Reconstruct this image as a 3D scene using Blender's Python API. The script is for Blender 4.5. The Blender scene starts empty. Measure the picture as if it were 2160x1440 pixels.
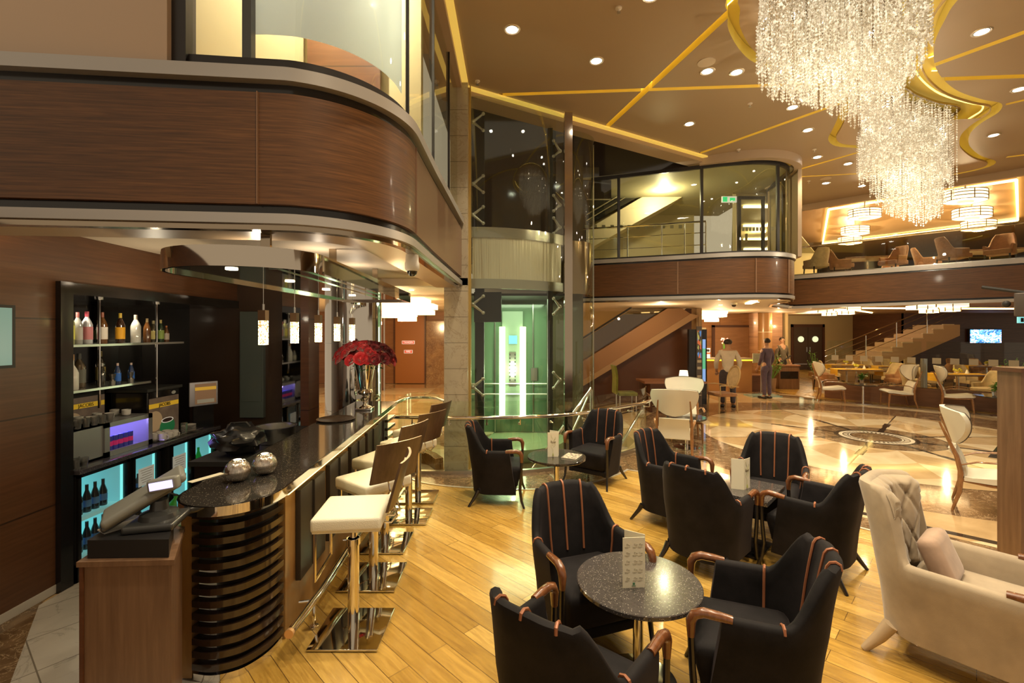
import bpy, bmesh, math, random
from mathutils import Vector, Matrix, Euler, geometry
PI = math.pi
R = math.radians
rnd = random.Random(7)
S = bpy.context.scene
COL = S.collection
# ------------------------------------------------------------------ camera
cd = bpy.data.cameras.new('camera'); cam = bpy.data.objects.new('camera', cd); COL.objects.link(cam)
cam.location = (0, 0, 1.95); cam.rotation_euler = (PI/2, 0, 0)
cd.sensor_width = 36; cd.lens = 36*980/2160; cd.shift_y = -20/2160; cd.clip_end = 200; cd.clip_start = .05
S.camera = cam
# ------------------------------------------------------------------ world and exposure
w = bpy.data.worlds.new('world'); S.world = w; w.use_nodes = True
w.node_tree.nodes['Background'].inputs[0].default_value = (1.0, .80, .56, 1)
w.node_tree.nodes['Background'].inputs[1].default_value = .50
S.view_settings.view_transform = 'Standard'; S.view_settings.look = 'None'
S.view_settings.gamma = 1; S.view_settings.use_curve_mapping = False
S.view_settings.exposure = 0.0
S.cycles.use_denoising = True
S.cycles.max_bounces = 7; S.cycles.diffuse_bounces = 3; S.cycles.glossy_bounces = 4
S.cycles.transmission_bounces = 6; S.cycles.transparent_max_bounces = 16
S.cycles.caustics_reflective = False; S.cycles.caustics_refractive = False
S.cycles.sample_clamp_indirect = 4; S.cycles.sample_clamp_direct = 0
WARM = (1.0, .74, .42)
def light(name, kind, loc, power, color=WARM, size=.1, rot=(0,0,0), size_y=None, spot=None, blend=.6, vis=True):
    d = bpy.data.lights.new(name, kind); d.energy = power; d.color = color
    if kind == 'AREA':
        d.size = size
        if size_y: d.shape = 'RECTANGLE'; d.size_y = size_y
    else: d.shadow_soft_size = size
    if spot: d.spot_size = R(spot); d.spot_blend = blend
    o = bpy.data.objects.new(name, d); COL.objects.link(o); o.location = loc; o.rotation_euler = rot
    return o
# downlights recessed in the main ceiling (positions of the fittings; those in view are built below)
CEIL = 5.45
def on_plane(px, py, z):
    k = (700-py)/980; Y = (z-1.95)/k if k else 0
    return ((px-1080)/980*Y, Y)
DOWN = [on_plane(*p, CEIL) for p in ((1080,62),(1258,128),(1373,-8),(1492,150),(1554,152),(1454,261),(1672,226),(1704,274),
        (1724,331),(1789,345),(1742,386),(1818,392),(2071,67),(2150,188),(2096,285))]
DOWN_BACK = [(-.2,3.3),(1.4,3.0),(3.0,3.2),(1.2,1.6),(2.9,1.4),(4.6,2.6),(-.4,1.6)]  # unseen spots above the frame, added with no fittings
for i, (x, y) in enumerate(DOWN + DOWN_BACK):
    light('downlight_beam', 'SPOT', (x, y, CEIL-.06), 300 if i >= len(DOWN) else 230, (1,.83,.58), .05, spot=95, blend=.8)
# ------------------------------------------------------------------ helpers
class B:
    """collects shapes into one mesh"""
    def __init__(s): s.v = []; s.f = []; s.m = []
    def add(s, vs, fs, m=0):
        k = len(s.v); s.v += [tuple(v) for v in vs]; s.f += [tuple(i+k for i in f) for f in fs]; s.m += [m]*len(fs); return s
    def box(s, c, d, rz=0, m=0, rx=0, ry=0, bev=0):
        M = Matrix.Translation(c) @ Euler((rx, ry, rz)).to_matrix().to_4x4()
        hx, hy, hz = d[0]/2, d[1]/2, d[2]/2
        if bev:
            b = min(bev, hx*.9, hy*.9, hz*.9); vs = []; n = 0; bm = bmesh.new()
            bmesh.ops.create_cube(bm, size=1)
            bmesh.ops.scale(bm, vec=d, verts=bm.verts)
            bmesh.ops.bevel(bm, geom=bm.edges[:], offset=b, segments=3, profile=.6, affect='EDGES')
            bm.verts.index_update()
            s.add([M @ v.co for v in bm.verts], [[v.index for v in f.verts] for f in bm.faces], m); bm.free(); return s
        vs = [M @ Vector((x*hx, y*hy, z*hz)) for x in (-1,1) for y in (-1,1) for z in (-1,1)]
        return s.add(vs, [(0,1,3,2),(4,6,7,5),(0,4,5,1),(2,3,7,6),(0,2,6,4),(1,5,7,3)], m)
    def b2(s, x0, x1, y0, y1, z0, z1, m=0, bev=0): return s.box(((x0+x1)/2,(y0+y1)/2,(z0+z1)/2), (abs(x1-x0),abs(y1-y0),abs(z1-z0)), m=m, bev=bev)
    def tube(s, path, r, n=8, m=0, closed=False, flat=1):
        path = [Vector(p) for p in path]; N = len(path); rs = r if isinstance(r, (list, tuple)) else [r]*N
        vs = []; up = None
        for i, p in enumerate(path):
            a = path[(i-1) % N] if (closed or i > 0) else p; b = path[(i+1) % N] if (closed or i < N-1) else p
            t = (b-a)
            if t.length < 1e-9: t = Vector((0,0,1))
            t.normalize()
            if up is None: up = t.orthogonal().normalized() if abs(t.z) > .9 else Vector((0,0,1)).cross(t).normalized()
            u = (up - t*up.dot(t))
            u = u.normalized() if u.length > 1e-6 else t.orthogonal().normalized()
            up = u; v = t.cross(u)
            for k in range(n):
                a_ = 2*PI*k/n; vs.append(p + (u*math.cos(a_) + v*math.sin(a_)*flat)*rs[i])
        fs = []
        for i in range(N if closed else N-1):
            j = (i+1) % N
            for k in range(n): fs.append((i*n+k, i*n+(k+1)%n, j*n+(k+1)%n, j*n+k))
        if not closed: fs += [tuple(range(n-1,-1,-1)), tuple((N-1)*n+k for k in range(n))]
        return s.add(vs, fs, m)
    def lathe(s, prof, c=(0,0,0), n=24, m=0, sx=1, sy=1):
        vs = []; fs = []; N = len(prof)
        for r, z in prof:
            for k in range(n):
                a = 2*PI*k/n; vs.append((c[0]+r*math.cos(a)*sx, c[1]+r*math.sin(a)*sy, c[2]+z))
        for i in range(N-1):
            for k in range(n): fs.append((i*n+k, i*n+(k+1)%n, (i+1)*n+(k+1)%n, (i+1)*n+k))
        fs += [tuple(range(n-1,-1,-1)), tuple((N-1)*n+k for k in range(n))]
        return s.add(vs, fs, m)
    def cyl(s, c, r, z0, z1, n=24, m=0): return s.lathe([(r,z0),(r,z1)], (c[0],c[1],0), n, m)
    def prism(s, poly, z0, z1, m=0, cap=True):
        n = len(poly); vs = [(p[0],p[1],z0) for p in poly] + [(p[0],p[1],z1) for p in poly]
        fs = [(i,(i+1)%n,(i+1)%n+n,i+n) for i in range(n)]
        if cap:
            t = geometry.tessellate_polygon([[Vector((p[0],p[1],0)) for p in poly]])
            fs += [tuple(reversed(q)) for q in t] + [tuple(i+n for i in q) for q in t]
        return s.add(vs, fs, m)
    def wall(s, pts, z0, z1, th, m=0, closed=False):
        """a band of thickness th (to the left of the path) following a plan polyline"""
        off = offset(pts, th, closed); n = len(pts); vs = []
        for p, q in zip(pts, off): vs += [(p[0],p[1],z0),(p[0],p[1],z1),(q[0],q[1],z1),(q[0],q[1],z0)]
        fs = []
        for i in range(n if closed else n-1):
            a = 4*i; b = 4*((i+1)%n)
            fs += [(a,b,b+1,a+1),(a+1,b+1,b+2,a+2),(a+2,b+2,b+3,a+3),(a+3,b+3,b,a)]
        if not closed: fs += [(0,1,2,3),(4*n-1,4*n-2,4*n-3,4*n-4)]
        return s.add(vs, fs, m)
    def grid(s, rows, m=0, closed_u=False, closed_v=False, caps=False):
        nu = len(rows); nv = len(rows[0]); vs = [p for r in rows for p in r]; fs = []
        for i in range(nu if closed_u else nu-1):
            for j in range(nv if closed_v else nv-1):
                fs.append((i*nv+j, i*nv+(j+1)%nv, ((i+1)%nu)*nv+(j+1)%nv, ((i+1)%nu)*nv+j))
        if caps: fs += [tuple(range(nv-1,-1,-1)), tuple((nu-1)*nv+k for k in range(nv))]
        return s.add(vs, fs, m)
    def ico(s, c, r, sub=1, m=0, sc=(1,1,1)):
        bm = bmesh.new(); bmesh.ops.create_icosphere(bm, subdivisions=sub, radius=r); bm.verts.index_update()
        s.add([(c[0]+v.co.x*sc[0], c[1]+v.co.y*sc[1], c[2]+v.co.z*sc[2]) for v in bm.verts], [[v.index for v in f.verts] for f in bm.faces], m); bm.free(); return s
    def done(s, name, mats, parent=None, smooth=38, loc=None, rz=None):
        me = bpy.data.meshes.new(name); me.from_pydata(s.v, [], s.f)
        mats = mats if isinstance(mats, (list, tuple)) else [mats]
        for m in mats: me.materials.append(m)
        me.polygons.foreach_set('material_index', s.m)
        bm = bmesh.new(); bm.from_mesh(me); bmesh.ops.recalc_face_normals(bm, faces=bm.faces); bm.to_mesh(me); bm.free()
        if smooth:
            me.polygons.foreach_set('use_smooth', [True]*len(me.polygons))
            me.set_sharp_from_angle(angle=R(smooth))
        me.update()
        o = bpy.data.objects.new(name, me); COL.objects.link(o)
        if parent: o.parent = parent
        if loc: o.location = loc
        if rz is not None: o.rotation_euler = (0,0,rz)
        return o
def offset(pts, d, closed=False):
    n = len(pts); out = []
    for i in range(n):
        p = Vector(pts[i][:2]); a = Vector(pts[(i-1)%n][:2]); b = Vector(pts[(i+1)%n][:2])
        if not closed and i == 0: a = p - (b-p)
        if not closed and i == n-1: b = p + (p-a)
        t1 = (p-a).normalized(); t2 = (b-p).normalized()
        n1 = Vector((-t1.y,t1.x)); n2 = Vector((-t2.y,t2.x)); nn = (n1+n2)
        nn = nn.normalized() if nn.length > 1e-6 else n1
        k = d/max(.35, nn.dot(n1)); out.append((p.x+nn.x*k, p.y+nn.y*k))
    return out
def smoothline(pts, n=8, closed=False):
    """Catmull-Rom through points of any dimension"""
    P = [Vector(p) for p in pts]; out = []; N = len(P)
    for i in range(N if closed else N-1):
        p0 = P[(i-1)%N] if (closed or i>0) else P[0]*2-P[1]; p1 = P[i]; p2 = P[(i+1)%N]
        p3 = P[(i+2)%N] if (closed or i<N-2) else P[-1]*2-P[-2]
        for k in range(n):
            t = k/n; out.append(.5*((2*p1)+(p2-p0)*t+(2*p0-5*p1+4*p2-p3)*t*t+(3*p1-p0-3*p2+p3)*t**3))
    if not closed: out.append(P[-1])
    return [tuple(p) for p in out]
def arc(c, r, a0, a1, n=12): return [(c[0]+r*math.cos(R(a0+(a1-a0)*i/n)), c[1]+r*math.sin(R(a0+(a1-a0)*i/n))) for i in range(n+1)]
def tag(o, label, cat, group=None, kind=None):
    o['label'] = label; o['category'] = cat
    if group: o['group'] = group
    if kind: o['kind'] = kind
    return o
def struct(o): o['kind'] = 'structure'; return o
def thing(name, label, cat, loc=(0,0,0), rz=0, group=None):
    o = bpy.data.objects.new(name, None); COL.objects.link(o); o.location = loc; o.rotation_euler = (0,0,rz)
    o.empty_display_size = .1
    return tag(o, label, cat, group)
KIDS = {}
def dup(root, loc, rz, label, group=None):
    def cp(o, par):
        c = o.copy(); COL.objects.link(c)
        if par: c.parent = par
        for ch in o.children: cp(ch, c)
        return c
    r = cp(root, None); r.location = loc; r.rotation_euler = (0,0,rz); r['label'] = label
    if group: r['group'] = group
    return r
def text(s, size, mat, parent, loc, rot, ext=.001, align='CENTER', name='lettering', bold=0):
    c = bpy.data.curves.new(name, 'FONT'); c.body = s; c.size = size; c.extrude = ext; c.align_x = align; c.align_y = 'CENTER'; c.offset = bold
    o = bpy.data.objects.new('tmp', c); COL.objects.link(o)
    dg = bpy.context.evaluated_depsgraph_get(); me = bpy.data.meshes.new_from_object(o.evaluated_get(dg))
    bpy.data.objects.remove(o); me.materials.clear(); me.materials.append(mat)
    m = bpy.data.objects.new(name, me); COL.objects.link(m); m.location = loc; m.rotation_euler = rot
    if parent: m.parent = parent
    return m
# ------------------------------------------------------------------ materials
MATS = {}
def M_(name, col, rough=.5, metal=0, emit=0, ecol=None, alpha=1, trans=0, coat=0, spec=None, sheen=0, bump=None):
    m = bpy.data.materials.new(name); m.use_nodes = True; b = m.node_tree.nodes['Principled BSDF']
    b.inputs['Base Color'].default_value = (*col, 1); b.inputs['Roughness'].default_value = rough; b.inputs['Metallic'].default_value = metal
    if emit: b.inputs['Emission Color'].default_value = (*(ecol or col), 1); b.inputs['Emission Strength'].default_value = emit
    if alpha < 1: b.inputs['Alpha'].default_value = alpha
    if trans: b.inputs['Transmission Weight'].default_value = trans
    if coat: b.inputs['Coat Weight'].default_value = coat; b.inputs['Coat Roughness'].default_value = .08
    if spec is not None: b.inputs['Specular IOR Level'].default_value = spec
    if sheen: b.inputs['Sheen Weight'].default_value = sheen; b.inputs['Sheen Roughness'].default_value = .4
    MATS[name] = m; return m
class N:
    """small node-graph helper"""
    def __init__(s, m): s.t = m.node_tree; s.b = s.t.nodes['Principled BSDF']; s.x = 0
    def n(s, typ, **kw):
        d = s.t.nodes.new(typ)
        for k, v in kw.items():
            if k.startswith('i_'):
                key = k[2:].replace('_', ' '); d.inputs[int(key) if key.isdigit() else key].default_value = v
            else: setattr(d, k, v)
        return d
    def l(s, a, b): s.t.links.new(a, b)
    def coord(s, rot=(0,0,0), scale=(1,1,1), kind='Object', loc=(0,0,0)):
        tc = s.n('ShaderNodeTexCoord'); mp = s.n('ShaderNodeMapping'); mp.inputs['Rotation'].default_value = rot
        mp.inputs['Scale'].default_value = scale; mp.inputs['Location'].default_value = loc
        s.l(tc.outputs[kind], mp.inputs[0]); return mp.outputs[0]
    def ramp(s, fac, stops, interp='LINEAR'):
        r = s.n('ShaderNodeValToRGB'); e = r.color_ramp; e.interpolation = interp
        while len(e.elements) < len(stops): e.elements.new(.5)
        for el, (p, c) in zip(e.elements, stops): el.position = p; el.color = (*c, 1) if len(c) == 3 else c
        s.l(fac, r.inputs[0]); return r.outputs[0]
    def noise(s, vec, scale=5, detail=4, rough=.5, dist=0):
        d = s.n('ShaderNodeTexNoise', i_Scale=scale, i_Detail=detail, i_Roughness=rough, i_Distortion=dist); s.l(vec, d.inputs['Vector']); return d.outputs[0]
    def math(s, op, a, b=None, c=None):
        d = s.n('ShaderNodeMath', operation=op)
        for i, v in enumerate((a, b, c)):
            if v is None: continue
            if isinstance(v, (int, float)): d.inputs[i].default_value = v
            else: s.l(v, d.inputs[i])
        return d.outputs[0]
    def mix(s, fac, a, b, blend='MIX'):
        d = s.n('ShaderNodeMix', data_type='RGBA', blend_type=blend)
        for i, v in ((0, fac), (6, a), (7, b)):
            if isinstance(v, (int, float)): d.inputs[i].default_value = v
            elif isinstance(v, tuple): d.inputs[i].default_value = (*v, 1) if len(v) == 3 else v
            else: s.l(v, d.inputs[i])
        return d.outputs[2]
    def bump(s, h, strength=.2, dist=.01):
        d = s.n('ShaderNodeBump', i_Strength=strength, i_Distance=dist); s.l(h, d.inputs['Height']); s.l(d.outputs[0], s.b.inputs['Normal'])
def woodmat(name, c0, c1, scale=(1,1,12), rough=.35, coat=.25, detail=5, seams=None):
    m = M_(name, c0, rough, coat=coat); g = N(m); v = g.coord(scale=scale)
    f = g.noise(v, 3.2, detail, .6, .3); f2 = g.noise(g.coord(scale=(scale[0]*.35, scale[1]*.35, scale[2]*.35)), 1.5, 2)
    c = g.ramp(f, [(.3, c0), (.52, tuple((a+b)/2 for a, b in zip(c0, c1))), (.7, c1)])
    c = g.mix(g.math('MULTIPLY', f2, .45), c, tuple(x*.55 for x in c0))
    if seams:
        # seams: (axis index, spacing) thin dark joints
        tc = g.n('ShaderNodeTexCoord'); sp = g.n('ShaderNodeSeparateXYZ'); g.l(tc.outputs['Object'], sp.inputs[0])
        for ax, step, ofs in seams:
            q = g.math('FRACT', g.math('DIVIDE', g.math('ADD', sp.outputs[ax], ofs), step)); q = g.math('LESS_THAN', q, .012/step)
            c = g.mix(q, c, tuple(x*.35 for x in c0))
    g.l(c, g.b.inputs['Base Color']); return m
def fabricmat(name, col, rough=.9, sheen=.5, var=.35, scale=9):
    m = M_(name, col, rough, sheen=sheen); g = N(m); f = g.noise(g.coord(), scale, 3, .6)
    c = g.ramp(f, [(.3, tuple(x*(1-var) for x in col)), (.7, tuple(min(1, x*(1+var)) for x in col))])
    g.l(c, g.b.inputs['Base Color']); g.bump(g.noise(g.coord(), 260, 2), .12, .004); return m
def marblemat(name, c0, c1, vein, scale=1.5, rough=.12, veinw=.035, tile=None):
    m = M_(name, c0, rough, coat=.3); g = N(m); v = g.coord()
    n1 = g.noise(v, scale, 6, .6, 1.2); c = g.ramp(n1, [(.32, c0), (.68, c1)])
    n2 = g.noise(v, scale*1.7, 5, .65, 1.8); d = g.math('ABSOLUTE', g.math('SUBTRACT', n2, .5)); ve = g.math('LESS_THAN', d, veinw*.35)
    c = g.mix(g.math('MULTIPLY', ve, .65), c, vein)
    if tile:
        br = g.n('ShaderNodeTexBrick', i_Scale=1.0); br.offset = 0; br.inputs['Brick Width'].default_value = tile[0]; br.inputs['Row Height'].default_value = tile[1]
        br.inputs['Mortar Size'].default_value = .004; br.inputs['Color1'].default_value = (1,1,1,1); br.inputs['Color2'].default_value = (.9,.9,.9,1); br.inputs['Mortar'].default_value = (.35,.33,.3,1)
        g.l(g.coord(rot=tile[2]), br.inputs['Vector']); c = g.mix(1, c, br.outputs[0], 'MULTIPLY')
    g.l(c, g.b.inputs['Base Color']); return m
chrome = M_('chrome', (.82,.80,.77), .07, 1)
steel = M_('brushed_steel', (.62,.60,.57), .28, 1)
bronze = M_('bronze_mirror', (.42,.34,.25), .10, 1)
black = M_('black_lacquer', (.012,.010,.010), .18, coat=.3)
blackm = M_('black_matte', (.02,.019,.018), .55)
darkglass = M_('dark_glass', (.015,.014,.013), .05, coat=.5)
silverstrip = M_('silver_strip', (.50,.47,.44), .35, .45)
plaster = M_('warm_plaster', (.55,.40,.255), .75)
plaster_beige = M_('beige_plaster', (.62,.46,.33), .8)
soffit_mat = M_('soffit_paint', (.74,.62,.47), .6)
ceil_mat = M_('ceiling_paint', (.42,.305,.19), .42, coat=.08)
gold_cove = M_('gold_cove', (.82,.66,.17), .6)
cream_wall = M_('cream_wall', (.62,.52,.30), .7)
led = M_('led_strip', (1,.8,.45), .5, emit=9, ecol=(1,.66,.22))
led_warm = M_('led_tube', (1,.9,.7), .5, emit=14, ecol=(1,.78,.42))
led_gold = M_('gold_led', (1,.8,.3), .5, emit=2.8, ecol=(1,.74,.16))
led_white = M_('lamp_white', (1,1,1), .5, emit=26, ecol=(1,.93,.78))
shade_mat = M_('lit_shade', (1,.85,.6), .6, emit=3.0, ecol=(1,.70,.34))
fascia_wood = woodmat('fascia_wood', (.085,.033,.009), (.235,.098,.029), (1.0,1.0,30), .42, .1)
wall_wood = woodmat('bar_wall_wood', (.085,.032,.012), (.145,.058,.023), (.8,.8,14), .4, .15, seams=[(2,.69,.03)])
panel_wood = woodmat('reception_wood', (.30,.13,.045), (.46,.22,.085), (.6,.6,5), .4, .2, seams=[(2,.92,.08),(0,1.6,.4)])
dark_wood = woodmat('dark_wall_wood', (.10,.035,.015), (.16,.06,.025), (.6,.6,7), .4, .15, seams=[(2,1.1,.1)])
counter_wood = woodmat('counter_wood', (.16,.085,.045), (.27,.155,.085), (9,9,.6), .38, .15)
bar_wood = woodmat('bar_front_wood', (.36,.19,.06), (.50,.29,.10), (3,3,.7), .38, .2)
stool_wood = woodmat('stool_wood', (.075,.040,.022), (.15,.085,.048), (9,9,1), .35, .2)
chair_wood = woodmat('polished_chair_wood', (.12,.040,.014), (.24,.09,.032), (14,14,4), .22, .6)
walnut = woodmat('walnut_frame', (.26,.11,.035), (.42,.20,.075), (10,10,5), .25, .5)
slat_mat = M_('slat_lacquer', (.032,.018,.011), .16, coat=.7)
velvet = fabricmat('black_velvet', (.0075,.006,.0065), .75, .10, .6, 6); velvet.node_tree.nodes['Principled BSDF'].inputs['Specular IOR Level'].default_value = .22; velvet.node_tree.nodes['Principled BSDF'].inputs['Sheen Tint'].default_value = (.35,.28,.30,1)
suede = fabricmat('beige_suede', (.36,.285,.195), .88, .35, .16, 5)
leather_w = M_('white_leather', (.78,.74,.62), .42, coat=.1)
leather_c = M_('cream_seat', (.82,.78,.62), .5); g = N(leather_c); vo = g.n('ShaderNodeTexVoronoi', i_Scale=170.0); g.l(g.coord(), vo.inputs['Vector']); g.bump(vo.outputs[0], .25, .003)
copper = M_('copper_piping', (.30,.11,.05), .45, .2)
piping_d = M_('dark_piping', (.07,.05,.035), .5)
tub_brown = fabricmat('tan_upholstery', (.36,.18,.085), .7, .2, .2)
tub_beige = fabricmat('beige_upholstery', (.55,.42,.25), .8, .2, .15)
green_fab = fabricmat('green_upholstery', (.20,.22,.03), .8, .2, .2)
yellow_cloth = M_('yellow_cloth', (.85,.50,.03), .7)
paper = M_('menu_card', (.78,.72,.55), .6)
ink = M_('menu_ink', (.22,.17,.10), .6)
def granite(name, base, fleck, rough=.09):
    m = M_(name, base, rough, coat=.4); g = N(m); vo = g.n('ShaderNodeTexVoronoi', i_Scale=210.0); g.l(g.coord(), vo.inputs['Vector'])
    sc = g.n('ShaderNodeSeparateColor'); g.l(vo.outputs['Color'], sc.inputs[0]); f = g.math('GREATER_THAN', sc.outputs[0], .90)
    f2 = g.math('LESS_THAN', vo.outputs[0], .35); f = g.math('MULTIPLY', f, f2)
    c = g.mix(g.noise(g.coord(), 90, 2), tuple(x*.6 for x in base), tuple(x*1.6 for x in base)); c = g.mix(f, c, fleck); g.l(c, g.b.inputs['Base Color']); return m
gran = granite('black_granite', (.030,.026,.022), (.42,.36,.27)); gran_t = granite('grey_granite', (.055,.048,.045), (.60,.54,.46), .16)
emperador = marblemat('brown_marble', (.075,.042,.020), (.22,.135,.065), (.46,.33,.19), 3.2, .10)
emper_light = marblemat('warm_brown_marble', (.20,.10,.035), (.38,.21,.08), (.55,.36,.18), 2.6, .15)
cream_tile = marblemat('cream_marble_tile', (.46,.39,.28), (.56,.49,.36), (.34,.27,.18), 1.6, .18, tile=(.6,.36,(PI/2,0,0)))
bar_tile = marblemat('grey_floor_tile', (.42,.38,.32), (.52,.48,.41), (.3,.27,.22), 1.1, .3, tile=(.42,.42,(0,0,R(38))))
def glassmat(name, tint=(.92,1,.95), refl=.12, dens=.0):
    m = bpy.data.materials.new(name); m.use_nodes = True; t = m.node_tree; t.nodes.clear()
    o = t.nodes.new('ShaderNodeOutputMaterial'); mx = t.nodes.new('ShaderNodeMixShader'); tr = t.nodes.new('ShaderNodeBsdfTransparent'); gl = t.nodes.new('ShaderNodeBsdfGlossy')
    fr = t.nodes.new('ShaderNodeFresnel'); fr.inputs[0].default_value = 1.5; ma = t.nodes.new('ShaderNodeMath'); ma.operation = 'ADD'; ma.inputs[1].default_value = refl; ma.use_clamp = True
    tr.inputs[0].default_value = (*tint, 1); gl.inputs['Roughness'].default_value = .02
    ge = t.nodes.new('ShaderNodeNewGeometry'); iv = t.nodes.new('ShaderNodeMath'); iv.operation = 'SUBTRACT'; iv.inputs[0].default_value = 1; t.links.new(ge.outputs['Backfacing'], iv.inputs[1]); mu = t.nodes.new('ShaderNodeMath'); mu.operation = 'MULTIPLY'; t.links.new(ma.outputs[0], mu.inputs[0]); t.links.new(iv.outputs[0], mu.inputs[1])
    t.links.new(fr.outputs[0], ma.inputs[0]); t.links.new(mu.outputs[0], mx.inputs[0]); t.links.new(tr.outputs[0], mx.inputs[1]); t.links.new(gl.outputs[0], mx.inputs[2]); t.links.new(mx.outputs[0], o.inputs[0])
    MATS[name] = m; return m
glass = glassmat('clear_glass', (.95,.98,.94), .01)
glass_b = glassmat('balcony_glass', (.95,.97,.90), .03)
glass_g = glassmat('green_glass', (.92,.96,.92), .03)
glass_d = glassmat('smoked_glass', (.5,.5,.44), .08)
frosted = M_('frosted_glass', (.62,.66,.55), .35, coat=.3)
# ================================================================== FLOORS
# lobby marble with the round medallion: centre C, tiles set by distance and angle
CX, CY = 6.75, 8.63
lm = M_('lobby_marble', (.6,.5,.36), .07, coat=.25); g = N(lm)
tc = g.n('ShaderNodeTexCoord'); sp = g.n('ShaderNodeSeparateXYZ'); g.l(tc.outputs['Object'], sp.inputs[0])
dx = g.math('SUBTRACT', sp.outputs[0], CX); dy = g.math('SUBTRACT', sp.outputs[1], CY)
rr = g.math('SQRT', g.math('ADD', g.math('MULTIPLY', dx, dx), g.math('MULTIPLY', dy, dy)))
an = g.math('ADD', g.math('DIVIDE', g.math('ARCTAN2', dy, dx), 2*PI), .5)
v = g.coord()
cream = g.ramp(g.noise(v, 1.3, 6, .6, 1.5), [(.3, (.62,.47,.27)), (.7, (.78,.64,.42))])
tan = g.ramp(g.noise(v, 1.8, 6, .6, 1.5), [(.3, (.46,.31,.15)), (.7, (.60,.42,.22))])
nb = g.noise(v, 4.5, 8, .7, 1.2); brown = g.ramp(nb, [(.32, (.075,.040,.018)), (.52, (.17,.10,.05)), (.68, (.36,.25,.14))])
vn = g.math('LESS_THAN', g.math('ABSOLUTE', g.math('SUBTRACT', g.noise(v, 2.4, 6, .7, 2.5), .5)), .006)
brown = g.mix(g.math('MULTIPLY', vn, .8), brown, (.62,.48,.30))
# sector checker: 16 sectors, ring parity with slanted ring limits
tri = g.math('PINGPONG', g.math('MULTIPLY', an, 16), 1)
rs_ = g.math('ADD', rr, g.math('MULTIPLY', tri, .55))
par = g.math('MODULO', g.math('ADD', g.math('FLOOR', g.math('MULTIPLY', an, 16)), g.math('FLOOR', g.math('MULTIPLY', rs_, 1.25))), 2)
disc = g.mix(par, cream, tan)
# radial black lines each eighth
q = g.math('ABSOLUTE', g.math('SUBTRACT', g.math('FRACT', g.math('ADD', g.math('MULTIPLY', an, 8), .5)), .5))
perp = g.math('MULTIPLY', g.math('MULTIPLY', q, 2*PI/8), rr)
wid = g.math('ADD', .012, g.math('MULTIPLY', g.math('LESS_THAN', rr, 1.75), .045))
wid = g.math('SUBTRACT', wid, g.math('MULTIPLY', g.math('LESS_THAN', rr, 1.3), .02))
disc = g.mix(g.math('LESS_THAN', perp, wid), disc, (.035,.025,.02))
# dark strip crossing the disc near its right side
sd = g.math('SUBTRACT', g.math('MULTIPLY', dx, .624), g.math('MULTIPLY', dy, .781))
al = g.math('ADD', g.math('MULTIPLY', dx, .781), g.math('MULTIPLY', dy, .624))
strip = g.math('MULTIPLY', g.math('MULTIPLY', g.math('GREATER_THAN', sd, 1.5), g.math('LESS_THAN', sd, 1.72)), g.math('GREATER_THAN', al, -.35))
disc = g.mix(strip, disc, (.03,.024,.02))
# outside: square border turned 45 degrees
u_ = g.math('ABSOLUTE', g.math('MULTIPLY', g.math('ADD', dx, dy), .7071)); v_ = g.math('ABSOLUTE', g.math('MULTIPLY', g.math('SUBTRACT', dx, dy), .7071))
sq = g.math('MAXIMUM', u_, v_)
def band(x, a, b): return g.math('MULTIPLY', g.math('GREATER_THAN', x, a), g.math('LESS_THAN', x, b))
big = g.math('MODULO', g.math('ADD', g.math('FLOOR', g.math('DIVIDE', g.math('ADD', dx, 40), 1.7)), g.math('FLOOR', g.math('DIVIDE', g.math('ADD', dy, 40), 1.7))), 2)
out = g.mix(big, cream, tan)
out = g.mix(band(sq, 4.62, 4.72), out, (.03,.022,.018)); out = g.mix(band(sq, 4.80, 5.25), out, brown); out = g.mix(band(sq, 5.6, 6.1), out, brown)
c = g.mix(g.math('LESS_THAN', rr, 4.22), out, brown)
c = g.mix(g.math('LESS_THAN', rr, 3.07), c, (.03,.022,.018)); c = g.mix(g.math('LESS_THAN', rr, 3.05), c, disc)
c = g.mix(g.math('LESS_THAN', rr, 1.04), c, (.03,.022,.018))
inner = g.mix(g.math('LESS_THAN', perp, .05), brown, (.03,.022,.018)); c = g.mix(g.math('LESS_THAN', rr, 1.02), c, inner)
c = g.mix(band(rr, .36, .64), c, (.03,.022,.018)); key = g.math('GREATER_THAN', g.math('FRACT', g.math('MULTIPLY', an, 44)), .45)
c = g.mix(band(rr, .50, .56), c, (.75,.66,.5)); c = g.mix(g.math('MULTIPLY', band(rr, .42, .485), key), c, (.75,.66,.5)); c = g.mix(band(rr, .385, .405), c, (.75,.66,.5))
c = g.mix(g.math('LESS_THAN', rr, .36), c, brown)
g.l(c, g.b.inputs['Base Color'])
# hole for the stair down around the lift
HOLE = [(-.56,6.62),(-.1,6.58),(.35,6.64),(.75,6.80),(1.15,7.06),(1.55,7.40),(1.95,7.80),(2.2,8.3),(2.2,8.9),(1.6,9.25),(-.3,9.3),(-.56,8.2)]
floorB = B()
outer = [(-7,-3),(26,-3),(26,32),(-9,32)]
t = geometry.tessellate_polygon([[Vector((*p,0)) for p in outer], [Vector((*p,0)) for p in reversed(HOLE)]])
allp = outer + list(reversed(HOLE))
floorB.add([(p[0],p[1],0) for p in allp] , t)
floorB.wall(HOLE, -.25, -.001, -.02, closed=True)
struct(floorB.done('floor', lm, smooth=0))
bb = B(); bb.b2(-3,4,4.5,11,-3.3,-3.2); struct(bb.done('floor_basement', cream_tile))
bb = B(); bb.wall(HOLE, -3.2, -.26, -.03, closed=True); struct(bb.done('wall_stairwell', plaster_beige))
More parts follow.
